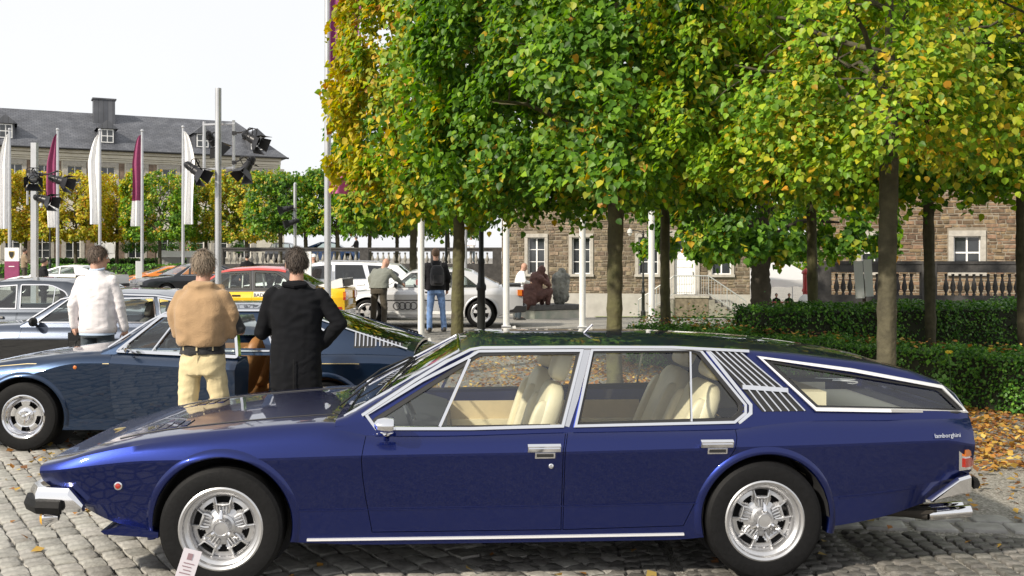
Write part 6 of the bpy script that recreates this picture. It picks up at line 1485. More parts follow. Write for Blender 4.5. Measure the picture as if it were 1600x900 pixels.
for i, (u, vt, vb, white, lab) in enumerate(((15, 207, 356, True, 'white banner on the pole at the left picture edge'), (90, 207, 354, False, 'maroon banner with white foot behind the pole with three lamps'), (156, 208, 349, True, 'white banner left of the second maroon one, below the chimney'),
                                  (222, 209, 352, False, 'maroon banner with white foot between the two right white banners'), (286, 203, 349, True, 'white banner beside the tall lamp pole'))):
    Y = 55.0; p = gp(u, Y); z1 = HC-(vt-VH)/F*Y-p.z; z0 = HC-(vb-VH)/F*Y-p.z; root = thing('banner', lab, 'banner', tuple(p), 0, 'limp banners on poles')
    MB().lathe([(.085, 0), (.08, z1*.6), (.06, z1+.1)], 12).ball((0, 0, z1+.16), .09, 6).build('pole', ALU, root)
    H = z1-z0; M = Matrix.Translation((0, -.02, z1-.05)); b = MB(); tall_w = .62 if white else .55
    cloth(b, .12, tall_w, H, 1.6, i*1.7, -1 if i != 4 else 1, z0=-H if white else -H*.72); b.v = [tuple(M @ Vector(q)) for q in b.v]; b.build('cloth', CLOTHW if white else MAROON, root, angle=80)
    if not white: b = MB(); cloth(b, .12, tall_w, H, 1.6, i*1.7, -1, n=10, z1=-H*.72, z0=-H); b.v = [tuple(M @ Vector(q)) for q in b.v]; b.build('white_foot', CLOTHW, root, angle=80)
zt_ = HC+400/F*19.5
b = MB(); cloth(b, .5, .55, 2.4, 1.2, .4, 1); M = Matrix.Translation((.06, .0, zt_+.9)); b.v = [tuple(M @ Vector(q)) for q in b.v]; b.build('flag', pmat('purple_flag', (.24, .04, .16), .8, var=.15), tall, angle=80)
b = MB(); cloth(b, .5, .5, .42, 1.2, 1.4, 1, n=8); M = Matrix.Translation((.06, .0, HC+122/F*19.5)); b.v = [tuple(M @ Vector(q)) for q in b.v]; b.build('pennant', pmat('pink_flag', (.45, .10, .24), .8), tall, angle=80)

LAMPBLACK = pmat('lamp_black', (.022, .022, .025), .38, .25); LENS = pmat('lamp_lens', (.7, .72, .75), .1, .5, coat=1)
def stage_lamp(loc, d, lab, s=1.0, group='black stage lamps on the poles', to=None):
    """theatre lamp with barn doors, beam along d"""
    root = thing('stage_lamp', lab, 'stage lamp', tuple(loc), 0, group); q = Vector(d).to_track_quat('Z', 'Y').to_matrix().to_4x4(); T = q @ Matrix.Scale(s, 4)
    b = MB(); b.lathe([(1e-5, -.24), (.05, -.235), (.075, -.20), (.08, -.12), (.085, -.10), (.085, -.02), (.10, .0), (.10, .13), (.115, .14), (.115, .165), (.10, .165), (.09, .13)], 20, T, cap=False)
    for k in range(4): t = MB().lathe([(.09, -.18+k*.03), (.094, -.175+k*.03), (.09, -.17+k*.03)], 18, T, cap=False); b.add(t.v, t.f)
    b.build('housing', LAMPBLACK, root); MB().lathe([(.096, .12), (.06, .135), (1e-5, .14)], 18, T).build('lens', LENS, root)
    for k in range(4):
        a = k*math.pi/2; c, sn = math.cos(a), math.sin(a); wd = .20 if k % 2 else .15; o = .115; dd = .19; fl = .10
        pts = []
        for (lat, out, ax) in ((-.105, 0, 0), (.105, 0, 0), (wd, fl, dd), (-wd, fl, dd)): pts.append((c*(o+out)-sn*lat, sn*(o+out)+c*lat, .165+ax))
        vs = pts+[(p[0]*.97, p[1]*.97, p[2]+.006) for p in pts]
        MB().add(vs, [(0, 1, 2, 3), (7, 6, 5, 4), (0, 4, 5, 1), (1, 5, 6, 2), (2, 6, 7, 3), (3, 7, 4, 0)], T).build('barn_door', LAMPBLACK, root, smooth=False)
    b = MB(); b.tube([T @ Vector(p) for p in ((-.12, 0, .02), (-.15, .02, .0), (-.15, .18, -.05), (-.1, .21, -.06), (.1, .21, -.06), (.15, .18, -.05), (.15, .02, 0), (.12, 0, .02))], .011*s, 6)
    j = T @ Vector((0, .21, -.06)); 
    if to is not None: b.tube([j, j.lerp(Vector(to)-Vector(loc), .5)+Vector((0, 0, -.02)), Vector(to)-Vector(loc)], .018*s, 6); b.box(Vector(to)-Vector(loc), (.09*s, .07*s, .08*s))
    b.build('yoke', LAMPBLACK, root); b = MB(); t0 = T @ Vector((0, .05, -.2)); b.tube([t0, t0+Vector((.05, 0, -.18))*s, t0+Vector((.16, .02, -.22))*s, j], .008*s, 5); b.build('cable', RUBBER, root); return root
Yp = 17.0; p = gp(341, Yp); z1 = HC-(145-VH)/F*Yp; root = thing('lamp_pole', 'tall bare aluminium pole with a rack of four stage lamps', 'lamp pole', tuple(p))
MB().lathe([(.052, 0), (.052, z1), (.045, z1)], 16).build('pole', ALU, root)
def L(u, v, Y=Yp, o=p): return at(u, v, Y)-o
for u, v0, v1 in ((319, 190, 276), (365, 188, 270)): MB().tube([L(u, v0, 17.15), L(u, v1, 17.15)], .026, 8).build('rack_upright', STEEL, root)
MB().bar(L(317, 195, 17.15), L(367, 193, 17.15), .05, .03).build('rack_bar', STEEL, root); MB().bar(L(319, 265, 17.15), L(365, 262, 17.15), .05, .03).build('rack_bar', STEEL, root)
stage_lamp(at(392, 216, 16.9), (.8, -.35, -.45), 'stage lamp at the upper right of the rack, pointing right', .76, to=at(366, 208, 17.1)); stage_lamp(at(302, 264, 16.9), (.75, -.2, -.5), 'stage lamp at the lower left of the rack, pointing right and down', .76, to=at(318, 270, 17.1))
stage_lamp(at(388, 258, 16.9), (-.35, -.5, -.8), 'stage lamp at the lower right of the rack, pointing down', .76, to=at(366, 254, 17.1)); stage_lamp(at(331, 218, 17.4), (.4, .5, -.7), 'stage lamp behind the tall pole, half hidden by it', .76, to=at(320, 210, 17.2))
Yp = 19.; p = gp(54, Yp); z1 = HC-(233-VH)/F*Yp; root = thing('lamp_pole', 'square aluminium pole with three stage lamps at the left', 'lamp pole', tuple(p)); MB().box((0, 0, z1/2), (.10, .10, z1)).build('pole', ALU, root)
b = MB(); b.tube([L(42, 271, 19, p), L(66, 271, 19, p)], .02, 6); b.tube([L(44, 306, 19, p), L(66, 306, 19, p)], .02, 6); b.tube([L(43, 268, 19, p), L(43, 320, 19, p)], .02, 6); b.build('rack_bar', STEEL, root)
stage_lamp(at(52, 276, 18.8), (.35, -.75, -.5), 'topmost stage lamp of the square pole, its bright lens facing out', .74, to=at(46, 268, 19)); stage_lamp(at(90, 281, 18.8), (.9, -.1, -.3), 'stage lamp of the square pole reaching far right', .74, to=at(64, 273, 19)); stage_lamp(at(66, 311, 18.8), (.9, -.2, -.25), 'lowest stage lamp of the square pole', .74, to=at(50, 306, 19))
Yp = 35.; p = gp(461, Yp); z1 = HC-(295-VH)/F*Yp; root = thing('lamp_pole', 'short distant aluminium pole with two stage lamps', 'lamp pole', tuple(p)); MB().lathe([(.055, 0), (.055, z1), (.02, z1+.05)], 12).build('pole', ALU, root)
stage_lamp(at(449, 326, 34.8), (-.9, -.2, -.25), 'upper stage lamp on the short distant pole', .9, to=at(460, 322, 35)); stage_lamp(at(458, 347, 34.8), (-.9, -.3, -.3), 'lower stage lamp on the short distant pole', .9, to=at(461, 346, 35))

IRON = pmat('cast_iron', (.018, .02, .02), .45, .3)
def street_lamp(u, Y, h, lab, arms=False, s=1.0, top=True):
    p = gp(u, Y); root = thing('street_lamp', lab, 'street lamp', tuple(p), 0, None); b = MB()
    b.lathe([(.15*s, 0), (.15*s, .25), (.10*s, .3), (.095*s, 1.05), (.12*s, 1.08), (.12*s, 1.14), (.085*s, 1.2), (.07*s, 1.5), (.085*s, 1.53), (.085*s, 1.57), (.06*s, 1.62), (.05*s, h*.9), (.06*s, h*.91), (.04*s, h)], 14); b.build('post', IRON, root)
    if arms:
        for sg in (-1, 1):
            b = MB(); b.tube([(0, 0, h-.1), (sg*.25, 0, h-.02), (sg*.55, 0, h-.02), (sg*.6, 0, h-.06)], .022, 6); b.tube([(sg*(.16+.13*math.cos(t)), 0, h-.25+.13*math.sin(t)) for t in np.linspace(0, 5.2, 12)], .014, 5); b.build('arm', IRON, root)
            MB().lathe([(1e-5, .22), (.10, .14), (.13, 0), (.09, -.03), (.06, -.12), (1e-5, -.14)], 14, Matrix.Translation((sg*.6, 0, h-.12))).build('lantern', pmat('lantern_glass', (.5, .5, .47), .2), root)
    elif top: MB().lathe([(.03, 0), (.16, .1), (.19, .5), (.22, .52), (.10, .68), (.02, .75)], 8, Matrix.Translation((0, 0, h))).build('lantern', MATS.get('lantern_glass') or pmat('lantern_glass', (.5, .5, .47), .2), root)
    return root
street_lamp(752, 17.5, 5.0, 'black cast iron street lamp between the mossy trunk and the white flagpole', False, .72); street_lamp(1005, 46, 3.9, 'black street lamp with two scrolled arms before the stone house', True, .75); street_lamp(78, 70, 5.2, 'dark street lamp far behind the pole with three lamps', True, .9); street_lamp(697, 36, 4.5, 'thin dark street lamp beyond the silver coupe', False, .7)

def board(name, lab, u, Y, v0, v1, wpx, cat='sign', mat=None, rz=0, post=True):
    p = gp(u, Y); root = thing(name, lab, cat, tuple(p), rz); z1 = HC-(v0-VH)/F*Y-p.z; z0 = max(0, HC-(v1-VH)/F*Y-p.z); wd = wpx/F*Y
    MB().box((0, 0, (z0+z1)/2), (wd, .10, z1-z0)).build('panel', mat or WHITE, root, smooth=False); return root, wd, z0, z1
r_, wd, z0, z1 = board('info_stele', 'white information stele with a small square mark behind the man in the black suit', 477, 26, 393, 470, 19)
b = MB(); m = .30
for sx in (-1, 1): b.box((sx*.09, -.055, z1-m), (.012, .012, .19)); b.box((0, -.055, z1-m+sx*.09), (.19, .012, .012))
b.build('square_mark', pmat('grey_print', (.25, .25, .26), .6), r_); MB().box((-.03, -.055, z1-.62), (.07, .01, .05)).build('red_mark', pmat('red_print', (.5, .08, .08), .6), r_)
board('info_stele', 'plain white stele seen edge on before the orange car', 217, 44, 408, 448, 9, rz=.5)
r_, wd, z0, z1 = board('crest_sign', 'sign with a dark shield crest on white above a maroon base', 19, 47, 387, 440, 22)
MB().box((0, 0, (z1-.62)/2), (wd+.004, .11, z1-.62)).build('maroon_base', MAROON, r_, smooth=False)
sh = [(-.10, .14), (.10, .14), (.11, .04), (.07, -.08), (0, -.15), (-.07, -.08), (-.11, .04)]
MB().prism(sh, lambda q: (q[0]*1.25, -.052, z1-.33+q[1]*1.25), lambda q: (q[0]*1.25, -.066, z1-.33+q[1]*1.25)).build('crest_border', pmat('gold_print', (.45, .33, .08), .5), r_, smooth=False); MB().prism(sh, lambda q: (q[0], -.066, z1-.33+q[1]), lambda q: (q[0], -.072, z1-.33+q[1])).build('crest', BLACK, r_, smooth=False)
MB().box((0, -.056, z1-.86), (.26, .012, .035)).build('emblem_bar', WHITE, r_)
p = gp(1349, 17.); root = thing('white_notice', 'white notice board of two panels on a dark post in the hedge', 'sign', tuple(p)); z1 = HC-(408-VH)/F*17-p.z; z0 = HC-(466-VH)/F*17-p.z
MB().box((.02, .02, z1*.5-.15), (.045, .045, z1-.3)).build('post', pmat('rusty_post', (.05, .03, .02), .8), root)
for sx, dz in ((-1, 0), (1, .03)): MB().box((sx*.078-.0, -.02, (z0+z1)/2+dz), (.142 if sx < 0 else .13, .02, z1-z0), Matrix.Rotation(-.06, 3, 'Y')).build('panel', pmat('pale_board', (.85, .85, .83), .5), root, smooth=False)
# little card leaning at the front wheel
p = Vector((tx(293, 4.98), 4.98, 0)); root = thing('place_card', 'small printed card on a wire stand before the front wheel of the blue estate', 'card', tuple(p), R(22)); RM = Matrix.Rotation(R(20), 3, 'Y') @ Matrix.Rotation(R(-14), 3, 'X')
def CP(x, z, y=0.): return Vector((0, 0, .205)) + RM @ Vector((x, y, z))
MB().box(CP(0, 0), (.088, .004, .17), RM).build('card', pmat('card_stock', (.62, .58, .62), .6), root, smooth=False); MB().box(CP(-.005, .05, -.0035), (.024, .002, .03), RM).build('card_emblem', pmat('card_print', (.28, .18, .2), .7), root); b = MB()
for k in range(4): b.box(CP(-.006*(k % 2), .018-.016*k, -.0035), (.052-.008*(k % 3), .002, .004), RM)
b.build('card_print', pmat('card_print', (.28, .18, .2), .7), root)['kind'] = 'stuff'; MB().tube([(.03, .10, 0), (.01, .03, .16), (0, .006, .21)], .003, 5).tube([(-.05, .02, .0), (0, .01, .13)], .003, 5).build('stand', STEEL, root)

# ------------------------------------------------------------------ statue, tent, odds and ends
def blob(prims, vox, noise=.03, ns=.12, smooth=3):
    """prims: list of (a, b, r0, r1) tapered limbs fused to one continuous surface"""
    b = MB()
    for a, c, r0, r1 in prims:
        a, c = Vector(a), Vector(c); n = max(3, int((c-a).length/max(r0, r1)*2.2)); pts = [a.lerp(c, i/n) for i in range(n+1)]; rs = [r0+(r1-r0)*i/n for i in range(n+1)]; b.tube(pts, rs, 12); b.ball(a, r0, 8); b.ball(c, r1, 8)
    me = b.mesh('blob', smooth=False); mods = [('REMESH', dict(mode='VOXEL', voxel_size=vox)), ('SMOOTH', dict(iterations=smooth, factor=.6))]
    if noise:
        tx_ = bpy.data.textures.new('relief', 'CLOUDS'); tx_.noise_scale = ns; mods.append(('DISPLACE', dict(texture=tx_, strength=noise, mid_level=.5, texture_coords='LOCAL')))
    return finish(modified(me, mods), 180)
Ys = 37.; p = gp(852, Ys); root = thing('stone_sculpture', 'sculpture of a crouching red stone figure facing a rough grey slab on a pale plinth', 'sculpture', tuple(p), R(32)); h = 1.2
PL = pmat('plinth_stone', (.62, .58, .50), .85, col2=(.36, .40, .33), vscale=2.2, bump=.2); ph = -.0
zt_ = HC-(482-VH)/F*36-p.z; MB().box((.35, .35, zt_/2-.05), (2.1, 1.5, zt_-.1)).build('plinth', PL, root, smooth=False); MB().box((.35, .35, zt_), (2.2, 1.6, .16)).build('plinth_slab', pmat('dark_slab', (.12, .115, .11), .8, var=.3), root, smooth=False)
REDST = pmat('red_stone', (.16, .075, .06), .75, col2=(.09, .04, .035), vscale=5, bump=.6, bscale=14); GREYST = pmat('grey_rough_stone', (.36, .36, .32), .85, col2=(.07, .07, .065), vscale=2.2, bump=.7, bscale=12)
me = blob([((-.35, .1, .2), (-.25, .1, .55), .36, .30), ((-.1, .05, .35), (.0, .05, .98), .28, .25), ((.0, .22, .98), (.02, -.2, .98), .15, .14), ((.03, .02, 1.1), (.14, .0, 1.2), .13, .12), ((.16, .0, 1.25), (.20, -.0, 1.31), .145, .15), ((.02, -.22, .98), (.34, -.26, .74), .10, .085), ((.34, -.26, .74), (.30, -.12, 1.08), .08, .075), ((0, -.12, .38), (.42, -.16, .52), .19, .14), ((.42, -.16, .52), (.36, -.14, .1), .13, .10), ((0, .2, .35), (.38, .22, .45), .18, .14), ((.38, .22, .45), (.34, .2, .1), .13, .1), ((-.7, .2, .15), (-.85, .2, .1), .28, .2)], .03, .07, .10)
for v in me.vertices: v.co.z += zt_+.06; v.co.x -= .35
mesh_obj('crouching_figure', me, REDST, root)
me = blob([((-.05, 0, .25), (-.08, 0, .95), .26, .30), ((.12, 0, .3), (.14, 0, 1.0), .22, .24), ((-.05, 0, .95), (.06, 0, 1.22), .26, .17), ((.05, .1, .3), (.1, .1, .9), .2, .22)], .03, .10, .14)
for v in me.vertices: v.co.z += zt_+.03; v.co.x += .75; v.co.y = v.co.y*.8+.1
mesh_obj('rough_slab', me, GREYST, root)
TENT = bpy.data.materials.new('tent_fabric'); TENT.use_nodes = True; _t = TENT.node_tree; _p = _t.nodes['Principled BSDF']; _p.inputs['Base Color'].default_value = (.85, .85, .85, 1); _p.inputs['Roughness'].default_value = .7
_tr = nadd(_t, 'ShaderNodeBsdfTranslucent', {'Color': (.85, .85, .85, 1)}); _m = nadd(_t, 'ShaderNodeMixShader', {0: .45, 1: _p.outputs[0], 2: _tr.outputs[0]}); _t.links.new(_m.outputs[0], _t.nodes['Material Output'].inputs[0])
Yt = 62.; p = gp(1212, Yt); root = thing('party_tent', 'white party tent with a pointed roof beside the old tree', 'tent', tuple(p), R(8)); zc = HC-(402-VH)/F*Yt-p.z; ze = HC-(436-VH)/F*Yt-p.z; a = 1.9; dz = .42
b = MB(); b.add([(-a, -a, ze), (a, -a, ze), (a, a, ze), (-a, a, ze), (.1, 0, zc)], [(0, 1, 4), (1, 2, 4), (2, 3, 4), (3, 0, 4)]); b.build('canopy', TENT, root, smooth=False)
for k in range(4):
    c = [(-a, -a), (a, -a), (a, a), (-a, a)]; q0, q1 = c[k], c[(k+1) % 4]; b = MB(); n = 14; vs = []; 
    for i in range(n+1): t = i/n; x, y = q0[0]+(q1[0]-q0[0])*t, q0[1]+(q1[1]-q0[1])*t; vs += [(x*1.004, y*1.004, ze), (x*1.012, y*1.012, ze-dz+.03*math.sin(i*1.7))]
    b.add(vs, [(2*i, 2*i+1, 2*i+3, 2*i+2) for i in range(n)]); b.build('valance', TENT, root); MB().tube([(q0[0]*.985, q0[1]*.985, 0), (q0[0]*.985, q0[1]*.985, ze)], .03, 6).build('leg', ALU, root)
p = gp(1214, 59.5); root = thing('red_table', 'red topped table in front of the tent', 'table', tuple(p)); MB().box((0, 0, .78), (1.5, .7, .05)).build('table_top', pmat('red_cloth', (.45, .03, .03), .6), root)
for sx in (-.65, .65):
    for sy in (-.28, .28): MB().box((sx, sy, .377), (.05, .05, .755)).build('leg', STEEL, root)
p = gp(1259, 34.4); root = thing('red_pump', 'red iron pump with a round white disc at the end of the dark balustrade', 'pump', tuple(p)); RED = pmat('red_enamel', (.35, .02, .02), .4, coat=.5)
MB().lathe([(.16, 0), (.16, .1), (.11, .14), (.10, .9), (.13, .93), (.13, .98), (.10, 1.05), (.10, 1.5), (.15, 1.54), (.12, 1.62), (1e-5, 1.72)], 14).build('column', RED, root); MB().lathe([(.22, 0), (.22, .05), (.12, .07), (.05, .08), (1e-5, .08)], 20, Matrix.Translation((-.06, -.12, .62)) @ ROT_OUT.to_4x4()).build('disc', WHITE, root); MB().tube([(.1, 0, 1.3), (.3, -.05, 1.25), (.34, -.05, 1.05)], .035, 7).build('spout', RED, root)
for i, (u, lab) in enumerate(((268, 'white flower trough under the first rose bushes'), (308, 'white flower trough behind the man in the beige pullover'))):
    p = gp(u, 84); root = thing('flower_trough', lab, 'planter', tuple(p), 0, 'white troughs before the manor'); z = HC-(397-VH)/F*84-p.z
    MB().box((0, 0, z), (2.1, .6, .5)).build('trough', WHITE, root, smooth=False); MB().box((0, 0, (z-.25)/2), (1.6, .4, z-.25)).build('stand', pmat('trough_stand', (.25, .25, .24), .8), root, smooth=False)
for i, (u, lab) in enumerate(((200, 'round topped rose bush in front of the white manor door'), (222, 'round rose bush under the second maroon banner'), (243, 'rose bush just left of the last white banner'), (270, 'rose bush right of the last white banner'), (302, 'orange flowered rose bush left of the tall lamp pole'), (372, 'low pale green bush right of the tall lamp pole'))):
    p = gp(u, 88); root = thing('rose_bush', lab, 'shrub', tuple(p), 0, 'standard rose bushes before the manor'); zc = HC-(385-VH)/F*88-p.z; MB().tube([(0, 0, 0), (0, 0, zc)], .04, 6).build('stem', BARK, root); n = 420; q = nr.normal(size=(n, 3)); q /= np.linalg.norm(q, axis=1)[:, None]; q *= nr.rand(n)[:, None]**.4*np.array([.75, .7, .55]); nn = q+np.array([0, 0, .4]); q[:, 2] += zc
    cols = np.where(nr.rand(n)[:, None] < (.12 if i == 4 else .03), np.array([[.6, .25, .06]]), HG[nr.randint(4, size=n)]*1.3); o = mesh_obj('foliage', leaves_mesh('foliage', q, nn, np.full(n, .15), cols, True), LEAFHEDGE, root); o['kind'] = 'stuff'
# ------------------------------------------------------------------ people
SKIN = pmat('skin', (.48, .27, .19), .5, var=.08, vscale=12)
def cloth_mat(name, col, bump=.25, bs=90, var=.1): return pmat(name, col, .85, var=var, vscale=9, bump=bump, bscale=bs, sheen=.2)
def fuse(parts, vox, smooth=4, wr=0., ws=.12, crease=180):
    """parts: ('t', pts, radii, squash) tubes, ('l', rings) lofts, ('b', c, r, scale) balls fused into one surface"""
    b = MB()
    for p in parts:
        if p[0] == 't':
            pts = [Vector(q) for q in p[1]]; rs = p[2]; P = []; Q = []
            for i in range(len(pts)-1):
                for k in range(5): t = k/5; P.append(pts[i].lerp(pts[i+1], t)); Q.append(rs[i]+(rs[i+1]-rs[i])*t)
            P.append(pts[-1]); Q.append(rs[-1]); b.tube(P, Q, 12); b.ball(P[0], Q[0]*.99, 8); b.ball(P[-1], Q[-1]*.99, 8)
            for q, r in zip(pts[1:-1], rs[1:-1]): b.ball(q, r*1.0, 8)
        elif p[0] == 'l': b.loft(p[1])
        else: b.ball(p[1], p[2], 10, p[4] if len(p) > 4 else None, p[3])
    mods = [('REMESH', dict(mode='VOXEL', voxel_size=vox)), ('SMOOTH', dict(iterations=smooth, factor=.5))]
    me = modified(b.mesh('figure', smooth=False), mods)
    if wr:                                                   # hanging folds: noise stretched downwards, finer creases across
        k = 1/ws; o = Vector((rnd.uniform(0, 50), rnd.uniform(0, 50), 0)); nn = [v.normal.copy() for v in me.vertices]
        for v, n in zip(me.vertices, nn):
            c = v.co; a = mnoise.noise(Vector((c.x*k*1.1, c.y*k*1.1, c.z*k*.42))+o); d = mnoise.noise(Vector((c.x*k*.8+c.z*k*.9, c.y*k*.8, c.z*k*1.5-c.x*k*.7))+o)
            v.co = c+n*wr*(a*.75+(1-abs(d)*2.4)*.38-.25)
    return finish(me, crease)
def ring(z, wx, wy, cy=0, cx=0, n=20, sq=.85):
    out = []
    for i in range(n):
        a = 2*math.pi*i/n; c, s = math.cos(a), math.sin(a); out.append((cx+wx*math.copysign(abs(c)**sq, c), cy+wy*math.copysign(abs(s)**sq, s), z))
    return out
def hand_parts(w, d, side, palm_n, s, curl=.5):
    """palm, five unequal bent fingers and a thumb from wrist w along d"""
    d = Vector(d).normalized(); n = Vector(palm_n).normalized(); n = (n-d*n.dot(d)).normalized(); sd = d.cross(n)*side; w = Vector(w); out = [('t', [w, w+d*.045*s, w+d*.085*s], [.026*s, .034*s, .034*s])]
    for k, (o, L, r) in enumerate(((-.028, .072, .0088), (-.0095, .080, .009), (.0095, .075, .0088), (.027, .058, .0078))):
        a = w+d*.085*s+sd*o*s; c = curl*(1+.12*k); p1 = a+(d*math.cos(c*.5)+n*math.sin(c*.5))*L*.45*s; p2 = p1+(d*math.cos(c*1.4)+n*math.sin(c*1.4))*L*.33*s; p3 = p2+(d*math.cos(c*2.1)+n*math.sin(c*2.1))*L*.25*s
        out.append(('t', [a, p1, p2, p3], [r*s, r*.95*s, r*.88*s, r*.75*s]))
    a = w+d*.035*s-sd*.026*s; p1 = a+(d*.6-sd*.65+n*.3).normalized()*.038*s; p2 = p1+(d*.85-sd*.25+n*.35).normalized()*.034*s; out.append(('t', [a, p1, p2], [.012*s, .0105*s, .0085*s])); return out
def person(label, loc, rz, h, top, legs, arms, lean=0., head_turn=0., head_down=0., hair=(.09, .06, .035), hair_len=.0, top_z0=.88, shoes=(.02, .018, .016), vox=.013, stance=.11, leg_shift=((0, 0), (0, 0)), group=None, build=1., seat_pose=False, fold=.015, bald=False, belly=0., skirt=0.):
    """stands on loc facing +y (rz turns it); arms: two (shoulder offset, elbow, wrist, finger dir) sets, heights for a 1.78 m figure"""
    s = h/1.78; root = thing('person', label, 'person', tuple(loc), rz, group)
    def ly(z): return lean*max(0, z-.95)**1.25                                # stoop
    def lz(z): return z-.55*lean*max(0, z-1.05)
    V = lambda x, y, z: (x*s, (y+ly(z))*s, lz(z)*s)
    def RING(z, wx, wy, cy=0): return [(q[0]*s, (q[1]+ly(z))*s, lz(z)*s) for q in ring(z, wx*build, wy*build, cy)]
    hips, knee, ank = [], [], []
    for i, sg in enumerate((-1, 1)):
        dx, dy = leg_shift[i]
        if seat_pose: hips.append(V(sg*.09, 0, .50)); knee.append((sg*.13*s, .42*s, .50*s)); ank.append((sg*.13*s, .42*s, .09*s))
        else: hips.append(V(sg*.085, 0, .92)); knee.append(((sg*(.085+stance)/2*1.15+dx*.5)*s, (dy*.5+.01)*s, .50*s)); ank.append(((sg*stance+dx)*s, (dy-.02)*s, .085*s))
    zo = -.42 if seat_pose else 0
    def T(z): return z+zo
    if seat_pose:
        V0 = V; V = lambda x, y, z: (x*s, (y+ly(z))*s, (lz(z)+zo)*s)
        RING0 = RING; RING = lambda z, wx, wy, cy=0: [(q[0], q[1], q[2]+zo*s) for q in RING0(z, wx, wy, cy)]
    # head
    hc = Vector(V(0, .02, 1.652)); ht = Matrix.Rotation(head_turn, 3, 'Z') @ Matrix.Rotation(-head_down, 3, 'X'); H = lambda x, y, z: hc+(ht @ Vector((x, y, z)))*s
    neck0 = Vector(V(0, -.01, 1.47)); head = [('b', H(0, -.005, .025), .098*s, (.80, 1.0, 1.05), ht), ('b', H(0, .03, -.045), .068*s, (.86, 1.0, 1.15), ht), ('t', [neck0, H(0, -.02, -.08)], [.058*s, .054*s]), ('t', [H(0, .092, .02), H(0, .112, -.02)], [.012*s, .017*s]), ('t', [H(-.04, .083, .035), H(.04, .083, .035)], [.012*s, .012*s]), ('t', [H(-.02, .088, -.065), H(.02, .088, -.065)], [.011*s, .011*s]), ('b', H(0, .075, -.095), .03*s, (1, .8, .8), ht)]
    for sg in (-1, 1): head.append(('b', H(sg*.080, -.005, -.005), .03*s, (.35, .7, 1.15), ht))
    body = list(head); sleeves = []; skin_arms = []
    torso = [(.86, .13, .095), (1.0, .125, .085), (1.15, .13, .085), (1.3, .15, .09), (1.40, .15, .08), (1.47, .08, .065)]
    body.append(('l', [RING(*t) for t in torso]))
    sh_arm = []
    for sg, (elb, wri, fd, pn) in zip((-1, 1), arms):
        S0 = V(sg*.165*build, -.005, 1.40); E = V(*elb); W = V(*wri); body.append(('t', [S0, E, W], [.040*s, .036*s, .028*s])); body += hand_parts(W, fd, sg, pn, s); sh_arm.append((S0, E, W))
    for i in range(2): body.append(('t', [hips[i], knee[i], ank[i]], [.062*s, .042*s, .034*s])); body.append(('t', [ank[i], (ank[i][0], ank[i][1]+.12*s, .05*s)], [.042*s, .034*s]))
    bm_ = fuse(body, vox*.75*s if vox < .016 else vox*s, 2); mesh_obj('body', bm_, SKIN, root)
    # eyes
    b = MB(); [b.ball(H(sg*.032, .084, .012), .011*s, 6) for sg in (-1, 1)]; b.build('eyes', pmat('eye_white', (.6, .6, .58), .2), root)['kind'] = 'stuff'
    # hair: a cap round the back and top of the skull
    if not bald:
        b = MB(); vs = []; fs = []; n, m = 22, 12
        for i in range(m+1):
            for j in range(n):
                a = 2*math.pi*j/n; back = .5-.5*math.sin(a); top_ = math.pi/2-(math.pi/2+.10+back*(.62+hair_len))*i/m*(1 if back > .25 else .62+back)
                r = .1025+.003*rnd.random(); vs.append(tuple(H(r*.84*math.cos(top_)*math.cos(a), r*1.02*math.cos(top_)*math.sin(a)-.008, r*1.06*math.sin(top_)+.022)))
        for i in range(m):
            for j in range(n): fs.append((i*n+j, (i+1)*n+j, (i+1)*n+(j+1) % n, i*n+(j+1) % n))
        b.add(vs, fs)
        if vox < .016:
            for q in vs[n:]:
                for _ in range(4):
                    c0 = Vector(q)+Vector([rnd.uniform(-.012, .012) for _ in range(3)]); rad = (c0-hc).normalized(); dn = (Vector((rnd.uniform(-.5, .5), rnd.uniform(-.5, .5), -1))); dn = (dn-rad*dn.dot(rad)).normalized(); sd = rad.cross(dn)*.0035
                    c0 = hc+rad*((c0-hc).length+.001); e = c0+dn*rnd.uniform(.025, .05)+rad*rnd.uniform(.0, .004); b.add([c0-sd, c0+sd, e], [(0, 1, 2)])
        b.build('hair', pmat('hair_%d' % int(hair[0]*1000), hair, .55, var=.25, vscale=25, bump=.5, bscale=140), root, angle=180)
    # upper garment
    parts = [('l', [RING(z, wx, wy, cy) for z, wx, wy, cy in ((top_z0, .188+skirt, .138+skirt*.6, .0), (1.0, .178+skirt*.6, .135+belly*.5, belly*.4), (1.14, .178, .133+belly*.5, belly*.3), (1.28, .195, .135, 0), (1.38, .195, .122, -.005), (1.44, .15, .10, -.01), (1.49, .088, .082, -.01), (1.525, .066, .066, 0))])]
    for k, (S0, E, W) in enumerate(sh_arm):
        sl = top.get('sleeve', 1.0); e2 = Vector(E).lerp(Vector(W), .0); end = Vector(E).lerp(Vector(W), max(0, (sl-.5)*2)) if sl > .5 else Vector(S0).lerp(Vector(E), sl*2); r = top.get('r', .062)
        parts.append(('t', [S0, E, end], [r*1.12*s, r*s*.95, r*.78*s]) if sl > .5 else ('t', [S0, end], [r*1.15*s, r*1.1*s]))
    me = fuse(parts, vox*s, 3, fold*s, .11); tp = mesh_obj(top.get('name', 'pullover'), me, top['mat'], root)
    if top.get('hem'):                                       # ribbed band at the lower edge
        hb = MB(); hb.loft([RING(z, (.186+skirt)*k, (.138+skirt*.6)*k+belly*.3, belly*.3) for z, k in ((top_z0-.035, .93), (top_z0-.03, .97), (top_z0+.02, 1.0), (top_z0+.03, .98))], cap=False); hb.build('hem_band', top['mat'], root, angle=60)
